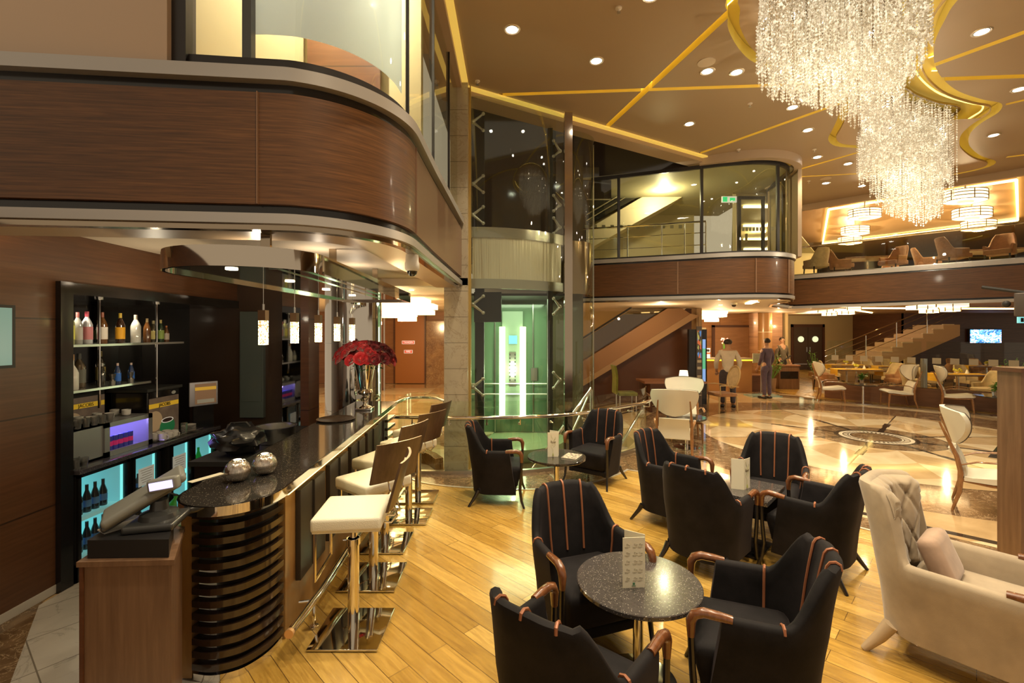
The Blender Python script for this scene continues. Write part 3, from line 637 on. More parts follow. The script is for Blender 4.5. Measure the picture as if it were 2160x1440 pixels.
# interior: yellow-green wall, sloping stair soffit, ceiling, railing
b = B(); b.b2(1.6,5.25,13.4,13.5,3.49,5.75); struct(b.done('wall_centre_inner', cream_wall))
b = B(); b.prism([(1.2,10.4),(3.7,9.6),(4.8,9.2),(5.9,9.6),(6.0,13.5),(1.2,13.5)], 5.32, 5.36); struct(b.done('ceiling_centre_inner', M_('inner_ceiling', (.42,.38,.24), .6), smooth=0))
es = thing('upper_stair', 'pale sloping stair flight rising behind the centre balcony glass', 'staircase', (0,0,0))
b = B(); v1 = [(1.6,3.85),(1.6,4.35),(3.25,5.32),(4.25,5.32)]
b.add([(x,11.6,z) for x,z in v1]+[(x,12.7,z) for x,z in v1], [(0,1,2,3),(4,7,6,5),(0,4,5,1),(1,5,6,2),(2,6,7,3),(3,7,4,0)]); b.done('stringer', M_('stair_paint', (.66,.56,.38), .5), es)
b = B(); v1 = [(1.4,4.36),(1.4,5.3),(3.1,5.3)]
b.add([(x,11.65,z) for x,z in v1]+[(x,12.6,z) for x,z in v1], [(0,1,2),(3,5,4),(0,3,4,1),(1,4,5,2),(2,5,3,0)]); b.done('side_panel', darkglass, es)
b = B(); b.tube([(1.5,11.5,4.65),(2.6,11.5,5.3)], .015, 6); b.tube([(1.5,11.5,4.5),(2.8,11.5,5.28)], .012, 6); b.done('handrail', chrome, es)
rg = thing('steel_railing', 'steel post railing behind the centre balcony glass upstairs', 'railing', (0,0,0))
rp = [(1.5,10.75),(2.4,10.5),(3.4,10.2),(4.15,9.95)]
for z, r_ in ((4.32,.022),(4.08,.010),(3.82,.010)):
    b = B(); b.tube([(x,y,z) for x, y in rp], r_, 8); b.done('rail', chrome, rg)
for x, y in ((1.75,10.68),(2.6,10.44),(3.3,10.23),(3.75,10.08),(4.15,9.95)):
    b = B(); b.tube([(x,y,3.49),(x,y,4.32)], .016, 8); b.done('post', chrome, rg)
# corridor opening with light strips at the right end of the balcony
cdr = thing('glass_door', 'open dark framed glass door to a corridor with glowing ceiling strips upstairs', 'door', (0,0,0))
b = B(); b.box((5.47,11.2,4.35), (.07,.07,1.72)); b.box((6.05,11.2,4.35), (.06,.07,1.72)); b.box((5.76,11.2,5.18), (.62,.07,.07)); b.done('door_frame', MATS['dark_frame'], cdr)
b = B(); b.b2(5.50,6.03,11.19,11.21,3.5,5.15); b.done('pane', glass_b, cdr)
b = B(); b.b2(5.60,5.63,11.1,11.17,4.1,4.3); b.done('handle', steel, cdr)
b = B(); b.wall([(5.45,11.3),(9.6,19.8),(13,19.8)], 3.49, 5.35, .08); struct(b.done('wall_corridor_upper', cream_wall))
b = B(); b.prism([(5.35,11.25),(6.4,11.4),(7.6,13.0),(8.0,13.6),(13,19.9),(9.4,19.9)], 5.31, 5.35); struct(b.done('ceiling_corridor_upper', MATS['inner_ceiling']))
for yy, x0, x1 in ((12.3,6.15,7.1),(14.5,7.25,8.4),(16.6,8.3,9.6),(18.6,9.3,10.8)):
    b = B(); b.b2(x0,x1,yy,yy+.07,5.25,5.29); tag(b.done('light_strip', led_warm), 'glowing strip across the upper corridor ceiling', 'lighting', 'corridor ceiling strips')
light('upper_centre_lamp', 'POINT', (3.6,11.0,5.1), 70, (1,.85,.50), .03); light('upper_corridor_lamp', 'POINT', (8.2,15.5,5.15), 60, WARM, .03)
ex = thing('exit_sign', 'green running man exit sign near the ceiling behind the balcony glass', 'sign', (5.0,10.7,5.0))
grn = M_('exit_green', (.02,.45,.15), .5, emit=1.0, ecol=(.03,.6,.2)); b = B(); b.box((0,0,0), (.34,.03,.14)); b.done('sign_box', white, ex); b = B(); b.box((-.1,-.018,0), (.1,.006,.11)); b.box((.07,-.018,0), (.12,.006,.07)); b.done('sign_face', grn, ex)
# white squares on glass
b = B()
for k in range(6):
    t_ = k/5; x = 5.56+.42*t_; b.box((x,11.17,4.42), (.06,.004,.09))
struct(b.done('trim_22', M_('sticker_white', (.75,.72,.6), .6)))
b = B()
for k in range(12):
    x = 1.75+.2*k; b.box((x,10.9,4.42-.0), (.08,.004,.08))
struct(b.done('trim_23', M_('sticker_grey', (.30,.27,.19), .6)))
# ================================================================== GROUND FLOOR CENTRE: dark wall with escalator flank
esc = thing('escalator', 'escalator with glass side and brown wooden flank rising under the centre balcony', 'escalator', (0,0,0))
# flank runs from lower-left to upper-right in plane (2,12.4)-(5.2,12.9)
def EP(x, z, dy=0): return (x, 12.4+(x-2)*.12+dy, z)
def slab_(pts, th, nm, mat, par, dy=0):
    b = B(); n = len(pts); vs = [EP(x,z,dy) for x,z in pts]+[EP(x,z,dy+th) for x,z in pts]
    b.add(vs, [tuple(range(n)), tuple(range(2*n-1,n-1,-1))]+[(i,i+n,(i+1)%n+n,(i+1)%n) for i in range(n)]); return b.done(nm, mat, par)
slab_([(1.7,.55),(1.7,1.05),(4.25,2.60),(4.65,2.60),(4.9,2.45)], .5, 'flank', M_('flank_brown', (.36,.19,.09), .3), esc)
slab_([(1.7,1.05),(1.7,1.62),(3.3,2.60),(4.25,2.60)], .01, 'glass_side', glass_d, esc, .1)
b = B(); b.tube([EP(1.7,1.66,.1),EP(3.25,2.62,.1)], .025, 8); b.done('handrail', blackm, esc)
slab_([(1.7,.40),(1.7,.55),(4.9,2.45),(5.15,2.40)], .55, 'underside', M_('flank_light', (.48,.30,.16), .35), esc, -.02)
b = B(); b.add([EP(x,z,.3) for x,z in ((1.5,0),(5.05,0),(5.05,2.61),(4.9,2.61),(1.5,.5))], [(0,1,2,3,4)]); struct(b.done('wall_escalator', M_('escalator_wall', (.12,.045,.02), .4, coat=.2), smooth=0))
b = B(); b.b2(1.2,5.2,15.0,15.1,0,2.62); struct(b.done('wall_behind_escalator', M_('wall_dim_cream', (.55,.40,.20), .7)))
b = B(); b.box((5.28,13.3,1.31), (.15,.4,2.61)); b.box((5.28,13.09,1.3), (.06,.02,2.4)); tag(b.done('end_pier', M_('pier_beige', (.52,.37,.22), .5)), 'beige wall pier at the right end of the dark wall', 'pier')
# ================================================================== RECEPTION WALL
b = B(); b.b2(4.4,9.9,17.0,17.15,0,2.62); struct(b.done('wall_reception', panel_wood, smooth=0))
d = thing('wooden_door', 'flush wooden door in dark frame in the reception wall', 'door', (8.02,16.98,0))
b = B(); b.b2(-.62,.62,-.03,.01,0,2.12); b.done('door_leaf', woodmat('door_wood', (.30,.14,.06), (.40,.2,.09), (.6,.6,3), .4, .1), d)
b = B(); b.b2(-.72,-.62,-.05,.01,0,2.2); b.b2(-.72,.62,-.05,.01,2.12,2.2); b.done('door_frame', M_('door_frame_dark', (.08,.03,.015), .4), d)
b = B(); b.box((-.52,-.06,1.0), (.05,.06,.14)); b.done('handle', steel, d)
sg = thing('wall_sign', 'square pale notice on the wood panelled wall left of the door', 'sign', (6.90,16.96,1.98))
b = B(); b.box((0,0,0), (.36,.02,.26)); b.done('sign_plate', M_('pale_plate', (.62,.54,.38), .5), sg); b = B(); b.box((0,-.012,.02), (.24,.004,.02)); b.box((0,-.012,-.03), (.2,.004,.02)); b.box((.1,-.012,-.07), (.06,.004,.05)); b.done('print', M_('plate_print', (.35,.33,.25), .6), sg)
sg = thing('wall_sign', 'small pale rectangular sign with writing right of the wooden door', 'sign', (9.20,16.96,1.79))
b = B(); b.box((0,0,0), (.30,.02,.11)); b.done('sign_plate', MATS['pale_plate'], sg); text('RECEPTION', .05, ink, sg, (0,-.013,0), (PI/2,0,0))
b = B(); b.cyl((8.93,16.4), .22, 0, 2.62, 32); rc = b.done('round_column', M_('honey_veneer', (.50,.26,.09), .35, coat=.3)); tag(rc, 'round honey coloured wooden column with pale bands by the reception', 'column')
b = B(); 
for z in (.6,1.28,1.95): b.cyl((8.93,16.4), .223, z-.012, z+.012, 32)
b.done('metal_band', M_('pale_band', (.85,.75,.55), .4), rc)
b = B(); b.box((8.93,16.3,2.64), (1.4,1.0,.06)); struct(b.done('ceiling_column_plate', M_('mirror_brown', (.3,.18,.10), .2, .6)))
# beige wall + double door further back
b = B(); b.b2(10.0,17.6,24,24.15,0,2.95); b.b2(10.0,10.1,17.0,24,0,2.95); struct(b.done('wall_far', M_('far_cream', (.50,.38,.20), .7)))
dd = thing('double_door', 'dark double doors with round porthole windows in the far beige wall', 'door', (15.25,23.98,0))
b = B(); b.b2(-.86,-.75,-.05,.01,0,2.35); b.b2(.75,.86,-.05,.01,0,2.35); b.b2(-.86,.86,-.05,.01,2.2,2.35); b.done('door_frame', MATS['door_frame_dark'], dd)
for s_ in (-1, 1):
    b = B(); b.box((s_*.37,-.01,1.1), (.72,.05,2.2)); lfd = b.done('door_leaf', M_('door_dark%d' % (s_+1), (.075,.045,.028), .4), dd)
    b = B(); b.lathe([(.15,0),(.15,.03),(.0,.03)], (0,0,0), 20); q_ = b.done('porthole', M_('porthole_lit%d' % (s_+1), (.8,.85,.6), .3, emit=.9, ecol=(.8,.9,.55)), lfd); q_.location = (s_*.37,-.04,1.58); q_.rotation_euler = (PI/2,0,0)
    b = B(); b.box((s_*.08,-.06,1.05), (.04,.05,.25)); b.done('handle', steel, lfd)
    b = B(); b.box((s_*.37,-.045,.30), (.66,.01,.05)); b.done('kick_plate', steel, lfd)
b = B(); b.b2(17.6,27,21.0,21.1,0,3.2); b.b2(17.6,17.7,21,24,0,3.2); struct(b.done('wall_far_right', dark_wood, smooth=0))
b = B(); b.prism([(5.9,12.9),(8.2,12.95),(20.8,.4),(27,.4),(27,26),(5.9,26)], 2.80, 2.85); struct(b.done('ceiling_dining', M_('dining_ceiling', (.50,.35,.20), .6), smooth=0))
b = B(); b.tube([(9.4,14.2,2.78),(15.5,20.0,2.78)], .03, 4); b.tube([(10.6,16,2.78),(18.5,16.5,2.78)], .03, 4); tag(b.done('cove_light', led), 'golden light line along the ceiling over the dining area', 'lighting')
# far stair
fs = thing('far_staircase', 'far staircase with pale stepped side and steel rails beyond the dining area', 'staircase', (12.5,18.2,0))
N_ = 12; rn = .40; rs = .178
prof = [(0,0.10)]
for k in range(N_): prof += [(k*rn, .28+rs*k), ((k+1)*rn, .28+rs*k)]
prof += [(N_*rn+.25, .28+rs*(N_-1)),(N_*rn+.25, rs*(N_-1)-.15),(.9,0)]
b = B(); n = len(prof); b.add([(x,0,z) for x,z in prof]+[(x,1.4,z) for x,z in prof], [(i,(i+1)%n,(i+1)%n+n,i+n) for i in range(n)])
t = geometry.tessellate_polygon([[Vector((x,z,0)) for x,z in prof]]); b.add([(x,0,z) for x,z in prof], t); b.done('flight', M_('stair_tan', (.50,.33,.19), .5), fs)
b = B()
for k in range(N_): b.box((k*rn+rn/2,.02,.285+rs*k), (rn+.02,.08,.03))
b.done('tread_edge', M_('tread_pale', (.68,.56,.38), .5), fs)
for dz in (1.0,.78,.56,.34):
    b = B(); b.tube([(-.2,.05,.2+dz),(N_*rn,.05,.28+rs*(N_-1)+dz)], .022 if dz == 1.0 else .012, 6); b.done('rail', chrome, fs)
for k in range(0, N_, 3):
    b = B(); b.tube([(k*rn+.2,.05,.28+rs*k),(k*rn+.2,.05,.28+rs*k+1.0)], .018, 6); b.done('rail_post', chrome, fs)
tv = thing('television', 'bright wall mounted television on the dark far right wall', 'television', (21.3,20.93,1.76))
b = B(); b.box((0,0,0), (1.46,.08,.66), bev=.01); b.done('casing', blackm, tv)
scm = M_('tv_picture', (.2,.3,.6), .4); g = N(scm); vv = g.coord(kind='Object', scale=(2.2,1,3.2)); vo = g.n('ShaderNodeTexVoronoi', i_Scale=2.2); g.l(vv, vo.inputs['Vector'])
cc = g.ramp(g.noise(vv, 2.0, 4, .6, 1.5), [(.35, (.02,.05,.25)), (.48, (.10,.45,.80)), (.56, (.85,.5,.75)), (.68, (.95,.9,1.0))]); g.l(cc, g.b.inputs['Emission Color']); g.b.inputs['Emission Strength'].default_value = 2.2; g.b.inputs['Base Color'].default_value = (0,0,0,1)
b = B(); b.box((0,-.045,0), (1.40,.01,.60)); b.done('screen', scm, tv)
ex = thing('exit_sign', 'blue-green exit sign hanging at the right edge above the dining area', 'sign', (14.9,13.5,2.3))
b = B(); b.box((0,0,0), (.42,.04,.18)); b.done('sign_box', M_('sign_teal', (.2,.6,.65), .5, emit=.9, ecol=(.25,.75,.75)), ex); b = B(); b.box((-.1,-.025,0), (.08,.01,.12)); b.box((.1,-.025,0), (.12,.01,.06)); b.tube([(0,0,.09),(0,0,.5)], .01, 6); b.done('sign_mark', blackm, ex)
# ================================================================== RIGHT BALCONY
RB = [(5.98,11.3),(6.6,12.4),(7.95,12.83),(10.9,9.9),(16.5,4.3)]
RBF = [(7.75,13.03),(10.9,9.9),(16.5,4.3)]
fascia(RBF, [('wall_right_balcony', 2.716, 3.385, 0, fascia_wood), ('trim_24', 3.385, 3.42, .03, black), ('trim_25', 2.67, 2.716, .03, black), ('trim_26', 3.42, 3.52, -.03, silverstrip), ('trim_27', 2.60, 2.67, -.01, silverstrip)])
b = B(); b.prism([(8.2,13.1),(12.2,21),(12.2,32),(34,32),(34,1),(16.7,4.4),(7.9,13.1)], 3.38, 3.46); struct(b.done('floor_right_upper', MATS['upper_floor_paint'], smooth=0))
gpts = offset(RBF, .12); rl = thing('glass_railing', 'straight clear glass railing with steel top rail on the right balcony', 'railing', (0,0,0))
D_ = Vector((10.9-7.75, 9.9-13.03)).normalized(); O_ = Vector(gpts[0])
for k in range(5):
    p = O_+D_*(k*2.15+.02); q = O_+D_*(k*2.15+2.12); b = B(); b.wall([tuple(p), tuple(q)], 3.54, 4.40, .012); b.done('glass_panel', glass_b, rl)
b = B(); b.tube([(*(O_+D_*t_),4.30) for t_ in (0,10.8)], .022, 8); b.done('top_rail', chrome, rl)
b = B(); b.wall([tuple(O_), tuple(O_+D_*10.8)], 3.50, 3.56, .05); b.done('base_channel', steel, rl)
# restaurant upstairs: coffered gold ceiling, drum lamps, back wall
b = B(); b.prism([(7.9,13.2),(20.2,.9),(34,.9),(34,32),(12.4,32),(12.4,22)], 5.96, 6.0); struct(b.done('ceiling_restaurant', M_('restaurant_ceiling', (.46,.29,.15), .5), smooth=0))
b = B(); b.wall([(7.72,13.12),(20,.84)], 5.30, 6.0, .10); struct(b.done('trim_28', plaster))
def on_p(px, py, z): k = (700-py)/980; Y = (z-1.95)/k; return ((px-1080)/980*Y, Y)
cof = [on_p(1748,439,5.90), on_p(2144,376,5.90), on_p(2147,462,5.90), on_p(1735,513,5.90)]
goldc = M_('coffer_gold', (.80,.54,.27), .35, coat=.3)
b = B(); b.prism(cof, 5.90, 5.93); struct(b.done('ceiling_coffer', goldc, smooth=0))
b = B(); b.tube([(x,y,5.86) for x, y in cof], .035, 4, closed=True); tag(b.done('cove_light', led), 'golden light outline around the restaurant ceiling coffer', 'lighting')
b = B(); b.b2(12.3,34,30,30.2,3.4,6.0); b.add([(33,1,3.4),(33,30,3.4),(33,30,6.0),(33,1,6.0)], [(0,1,2,3)]); b.wall([(7.85,13.3),(12.3,21.6),(12.3,30)], 3.4, 6.0, .1); struct(b.done('wall_restaurant', dark_wood, smooth=0))
def drum(px, py, wpx, label):
    x, y = on_p(px, py, 5.50); s = wpx*y/980
    t = thing('drum_lamp', label, 'ceiling lamp', (x,y,5.50), 0, 'drum lamps of the upper restaurant'); h = s*.26
    b = B(); b.lathe([(s/2,-h/2),(s/2,h/2)], (0,0,0), 28, sy=.75); b.done('lamp_shade', shade_mat, t)
    b = B()
    for zz in (-h/2,-h*.12,h*.2,h/2): b.tube([(math.cos(a*PI/14)*s*.505, math.sin(a*PI/14)*s*.505*.75, zz) for a in range(28)], .012*s, 5, closed=True)
    for a in range(6): b.tube([(math.cos(a*PI/3+.3)*s*.505, math.sin(a*PI/3+.3)*s*.38, zz) for zz in (-h/2,h/2)], .012*s, 5)
    b.done('frame', M_('lamp_frame', (.12,.07,.03), .4) if 'lamp_frame' not in MATS else MATS['lamp_frame'], t)
    b = B(); b.lathe([(s*.18,-h*.75),(s*.2,-h/2)], (0,0,0), 20, sy=.75); b.done('crystal_ring', M_('lamp_crystal', (1,.8,.5), .3, emit=1.2, ecol=(1,.7,.35)) if 'lamp_crystal' not in MATS else MATS['lamp_crystal'], t)
    b = B(); b.cyl((0,0), .02, h/2, .40, 8); b.done('stem', steel, t)
    light('drum_light', 'POINT', (x,y,5.76), 60, (1,.72,.38), .03); light('drum_light', 'POINT', (x,y,5.05), 75, (1,.74,.42), .03)
for q in ((1824,451,62,'drum lamp of the left trio nearest the camera, upper restaurant'),(1804,486,54,'middle drum lamp of the left trio, upper restaurant'),(1793,507,46,'farthest drum lamp of the left trio, upper restaurant'),
          (2036,414,78,'largest drum lamp of the right trio, upper restaurant'),(2050,450,70,'middle drum lamp of the right trio, upper restaurant'),(2064,475,62,'lowest drum lamp of the right trio, upper restaurant')): drum(*q)
# ceiling spots in dining soffit: box lamps below balcony
def box_lamp(px, py, Y, s, label):
    x = (px-1080)/980*Y; t = thing('box_lamp', label, 'ceiling lamp', (x,Y,2.76), R(-8))
    for ox, oz, w_, d_ in ((0,-.10,1.15,.9),(-.75,-.18,.75,.6),(.15,-.26,.55,.5),(-.5,-.31,.45,.4)):
        b = B(); b.box((ox*s,0,oz*s), (w_*s,d_*s,.16*s)); q = b.done('lamp_shade', shade_mat, t)
        b = B(); 
        for sx in (-1,0,1): b.box((ox*s+sx*w_*s*.49,-d_*s*.505,oz*s), (.02,.02,.17*s))
        b.box((ox*s,-d_*s*.505,oz*s), (w_*s,.015,.012)); b.done('frame', MATS['lamp_frame'], q)
    b = B(); b.box((0,0,.0), (.3*s,.3*s,.08)); b.done('ceiling_plate', steel, t)
    light('box_light', 'POINT', (x,Y-.1,2.2), 70, (1,.70,.36), .03)
box_lamp(1775, 655, 15.0, .72, 'glowing stepped box lamp under the right balcony, left of the far stair')
box_lamp(1990, 652, 12.9, .72, 'glowing stepped box lamp under the right balcony, over the dining tables')
drum_cluster(6.05,14.6,2.62,.75,'glowing stepped box lamp over the reception desk, beside the wall pier',None)
light('reception_lamp', 'POINT', (6.6,14.8,2.0), 120, (1,.70,.36), .03); light('reception_fill', 'POINT', (9.3,16.2,2.3), 40, (1,.7,.36), .03)
light('far_hall_fill', 'POINT', (13.5,21,2.5), 120, WARM, .03)  # bare light added in the far hall, no lamp built
light('under_centre', 'POINT', (3.6,11.2,2.35), 30, WARM, .03)
# ================================================================== BAR COUNTER
def stadium(x0, x1, y0, y1, r=None, xf0=None, xf1=None, n=14):
    """plan outline with a round near end; far end square; x0/x1 at near, xf0/xf1 at far"""
    xf0 = x0 if xf0 is None else xf0; xf1 = x1 if xf1 is None else xf1; cx = (x0+x1)/2; rx = (x1-x0)/2; ry = rx if r is None else r
    pts = [(xf1,y1),(xf0,y1)]; pts += [(cx-rx*math.cos(R(a)), y0+ry-ry*math.sin(R(a))) for a in [i*180/n for i in range(n+1)]]
    return pts
bar = thing('bar_counter', 'long bar counter with black granite top, polished rounded end and brown slatted front end', 'bar counter', (0,0,0))
top = stadium(-1.86,-1.31,2.38,6.05,.30,-2.03,-1.50)
def inset(P, d): return offset(P, d if area(P) > 0 else -d, closed=True)
b = B(); b.prism(inset(top, .012), 1.01, 1.052); b.done('granite_top', gran, bar)
b = B(); b.wall(top, 1.00, 1.05, .014 if area(top) > 0 else -.014, closed=True); b.done('top_edge', chrome, bar)
b = B(); b.prism(inset(top, .05), .98, 1.01); b.done('underside', blackm, bar)
# front (customer) side
b = B(); b.add([(-1.43,2.93,.016),(-1.43,2.93,.98),(-1.59,5.95,.98),(-1.59,5.95,.016),(-1.50,2.93,.016),(-1.50,2.93,.98),(-1.68,5.95,.98),(-1.68,5.95,.016)], [(0,1,2,3),(4,7,6,5),(0,4,5,1),(3,2,6,7),(0,3,7,4),(1,5,6,2)]); b.done('front_panel', bar_wood, bar)
b = B(); b.add([(-1.322,2.75,.985),(-1.322,2.75,.998),(-1.51,6.0,.998),(-1.51,6.0,.985),(-1.345,2.75,.985),(-1.345,2.75,.998),(-1.535,6.0,.998),(-1.535,6.0,.985)], [(0,1,2,3),(4,7,6,5),(0,4,5,1),(3,2,6,7),(0,3,7,4),(1,5,6,2)]); b.done('light_strip', M_('bar_glow', (1,.8,.35), .5, emit=4, ecol=(1,.72,.25)), bar)
for k, yy in enumerate((3.08,3.66,4.24,4.82,5.30)):
    x = -1.43-(yy+.2-2.95)*.055; b = B()
    for j in (0, 1): b.box((x+.022,yy+.11+.225*j,.60), (.035,.215,.60), rz=R(3.4), bev=.004)
    b.done('padded_panel', M_('dark_leather_panel', (.030,.024,.020), .4) if 'dark_leather_panel' not in MATS else MATS['dark_leather_panel'], bar)
# body and round slatted end
b = B(); b.prism(inset(stadium(-1.80,-1.45,2.66,5.95,.2,-1.98,-1.63), .02), .0, .98); b.done('body', blackm, bar)
b = B(); b.box((-1.815,2.62,.50), (.06,.06,.96)); b.done('corner_post', bar_wood, bar)
arcp = [(-1.775,2.575),(-1.68,2.56),(-1.60,2.575),(-1.52,2.62),(-1.465,2.70),(-1.435,2.79),(-1.425,2.90)]
arcs = smoothline(arcp, 4)
for k in range(13):
    z = .075+.070*k
    b = B(); b.wall(arcs, z, z+.036, .045); b.done('slat', slat_mat, bar)
b = B(); b.wall(offset(arcs, .01), .0, .05, .05); b.done('plinth', chrome, bar)
for k in range(7):
    b = B(); z = .28+.10*k; b.box((-1.56,5.75,z), (.14,.36,.03)); b.done('slat', slat_mat, bar)
fr = thing('foot_rail', 'chrome foot rail running along the bar front above the planks', 'foot rail', (0,0,0))
b = B(); b.tube([(-1.30,2.72,.19),(-1.30,3.2,.19),(-1.36,4.5,.19),(-1.45,5.9,.19)], .025, 12); b.done('rail', chrome, fr)
for yy in (3.05,3.95,4.85,5.6):
    x = -1.30-(max(0,yy-3.2))*.053; b = B(); b.tube([(x,yy,.16),(x,yy,.02)], .012, 8); b.tube([(x-.09,yy-.02,.19),(x,yy,.19)], .009, 8); b.lathe([(.03,.014),(.03,.024),(.012,.03)], (x,yy,0), 12); b.done('rail_support', chrome, fr)
b = B(); b.lathe([(.027,-.012),(.027,.01)], (0,0,0), 16); q = b.done('end_cap', M_('brass_cap', (.8,.5,.25), .3, .6), fr); q.location = (-1.30,2.715,.19); q.rotation_euler = (PI/2,0,0)
# ---- round silver balls on the counter
def ball(x, y, label):
    b = B(); b.lathe([(.02,0),(.05,.012),(.070,.045),(.072,.07),(.062,.10),(.042,.122),(.02,.130),(0.002,.128)], (0,0,0), 32)
    o = b.done('silver_candle_ball', M_('ribbed_silver', (.80,.74,.66), .16, 1) if 'ribbed_silver' not in MATS else MATS['ribbed_silver'], None, 60, (x,y,1.0525)); tag(o, label, 'ornament')
    b = B(); b.lathe([(.022,.122),(.022,.131),(.001,.134)], (0,0,0), 16); b.done('candle', M_('candle_glow', (1,.9,.7), .5, emit=2, ecol=(1,.85,.6)) if 'candle_glow' not in MATS else MATS['candle_glow'], o)
ball(-1.655,2.80,'round ribbed silver candle ball on the bar, nearer to the cash register')
ball(-1.565,2.94,'round ribbed silver candle ball on the bar, the one nearer the stools')
g = N(MATS['ribbed_silver']); sx = g.n('ShaderNodeTexCoord'); sp = g.n('ShaderNodeSeparateXYZ'); g.l(sx.outputs['Object'], sp.inputs[0]); at = g.math('SINE', g.math('MULTIPLY', g.math('ARCTAN2', sp.outputs[1], sp.outputs[0]), 60)); g.bump(at, .3, .004)
# ---- tray, vase with roses, paper, steel bowl, black bag
b = B(); b.lathe([(.17,0),(.185,.006),(.19,.016),(.18,.016),(.165,.010),(.01,.010)], (-1.80,4.75,1.053), 32); tag(b.done('serving_tray', M_('brown_tray', (.06,.04,.028), .25)), 'round dark brown serving tray lying on the bar top by the vase', 'tray')
vs_ = thing('rose_vase', 'tall silver footed trumpet vase on square base holding red roses', 'vase', (-1.70,5.38,1.053))
b = B(); b.box((0,0,.012), (.17,.17,.024), bev=.005); b.done('base', chrome, vs_)
b = B(); b.lathe([(.075,.024),(.07,.035),(.035,.05),(.022,.075),(.03,.09),(.022,.10),(.03,.125),(.045,.14),(.028,.155),(.035,.17),(.075,.18),(.088,.20),(.08,.225),(.060,.235),(.068,.26),(.10,.44),(.118,.52),(.112,.52),(.09,.44),(.05,.25)], (0,0,0), 32); b.done('body', M_('vase_silver', (.85,.80,.72), .06, 1), vs_)
rose_m = M_('rose_red', (.42,.010,.018), .55, sheen=.3); rose_d = M_('rose_dark', (.17,.004,.012), .6, sheen=.2); leaf_m = M_('rose_leaf', (.045,.12,.02), .5)
def rose_mesh(seed, mat):
    r_ = random.Random(seed); b = B()
    b.ico((0,0,0), .016, 2)
    for ring, (rad, n_, h, tilt) in enumerate(((.012,3,.024,.1),(.022,4,.026,.35),(.033,5,.026,.65),(.043,6,.024,1.0))):
        for k in range(n_):
            a = 2*PI*k/n_+ring*.7+r_.uniform(-.2,.2); rows = []
            for i in range(4):
                t_ = i/3; row = []
                for j in range(5):
                    s_ = (j-2)/2; ang = a+s_*(PI/n_)*1.25; rr_ = rad*(.55+.55*t_)+.010*tilt*t_*t_+.004*s_*s_*t_
                    z = -.020+(h*1.5)*t_*(1-.25*s_*s_)-.006*tilt*(t_ > .9)*1.2
                    row.append((rr_*math.cos(ang), rr_*math.sin(ang), z))
                rows.append(row)
            b.grid(rows)
    o = b.done('rose', mat); return o
protos = [rose_mesh(1, rose_m), rose_mesh(2, rose_d), rose_mesh(3, rose_m)]
rr2 = random.Random(5); placed = []; first = set(); tries = 0
while len(placed) < 46 and tries < 4000:
    tries += 1; th = rr2.uniform(0, 2*PI); ph = math.acos(rr2.uniform(-.10, 1)); 
    p = Vector((math.cos(th)*math.sin(ph)*.33, math.sin(th)*math.sin(ph)*.26, .59+math.cos(ph)*.19))
    if all((p-q).length > .064 for q in placed): placed.append(p)
for i, p in enumerate(placed):
    k = (1 if p.x > .08 and rr2.random() < .7 else (0 if rr2.random() < .6 else 2)); pr = protos[k]
    o = pr if k not in first else pr.copy()
    if k in first: COL.objects.link(o)
    first.add(k); o.parent = vs_; o.location = p; nrm = (p-Vector((0,0,.48))).normalized(); o.rotation_euler = nrm.to_track_quat('Z','Y').to_euler(); s_ = rr2.uniform(1.1,1.4); o.scale = (s_,)*3
b = B()
for k in range(60):
    a = rr2.uniform(0,2*PI); r0 = rr2.uniform(.05,.24); z0 = .50+rr2.uniform(-.02,.08); L = rr2.uniform(.05,.09); w_ = L*.45
    c_ = Vector((r0*math.cos(a), r0*math.sin(a), z0)); d1 = Vector((math.cos(a+rr2.uniform(-.7,.7)), math.sin(a+rr2.uniform(-.7,.7)), rr2.uniform(-.7,.2))).normalized(); s1 = d1.cross(Vector((0,0,1))).normalized()
    b.add([c_, c_+d1*L*.5+s1*w_*.5, c_+d1*L, c_+d1*L*.5-s1*w_*.5+Vector((0,0,.004))], [(0,1,2,3)])
b.done('foliage', leaf_m, vs_, 0)
b = B(); b.box((-1.88,2.86,1.0545), (.05,.20,.002), rz=R(-25)); tag(b.done('paper_sheet', paper), 'white paper slip lying on the bar behind the register display', 'paper')
sb = thing('steel_bowl', 'round stainless steel basin behind the bar beside the black bag', 'bowl', (-2.35,4.62,.86))
b = B(); b.lathe([(.02,0),(.16,.0),(.175,.02),(.18,.15),(.195,.155),(.195,.16),(.172,.158),(.165,.03),(.02,.02)], (0,0,0), 32); b.done('basin', steel, sb)
# under-counter work shelf on the barman's side that carries bowl and bag
wsf = thing('work_shelf', 'dark lower work shelf on the barman side of the counter', 'shelf', (0,0,0))
b = B(); b.b2(-2.72,-2.06,3.9,5.4,.82,.86); b.done('shelf_top', blackm, wsf); b = B(); b.b2(-2.70,-2.08,3.95,5.35,.01,.82); b.done('cabinet_body', black, wsf)
def crumple(name, c, d, mat, seed, label, cat):
    r_ = random.Random(seed); b = B(); b.ico((0,0,0), 1, 3); vs = []
    for v in b.v:
        q = Vector(v); n_ = 1+.16*math.sin(q.x*7+seed)*math.cos(q.y*6)+.12*math.sin(q.z*9+q.x*4)+r_.uniform(-.04,.04); vs.append((q.x*n_*d[0], q.y*n_*d[1], max(-1,q.z*n_)*d[2]+d[2]))
    b.v = vs; o = b.done(name, mat, None, 60, c); return tag(o, label, cat)
bag = crumple('black_bag', (-2.44,4.16,.862), (.21,.18,.13), M_('bag_plastic', (.014,.014,.016), .28, coat=.4), 4, 'crumpled black bag lying behind the bar counter', 'bag')
b = B(); b.tube([(-.16,0,.16),(-.08,0,.27),(.06,0,.28),(.15,0,.18)], .010, 8); b.done('bag_handle', blackm, bag)
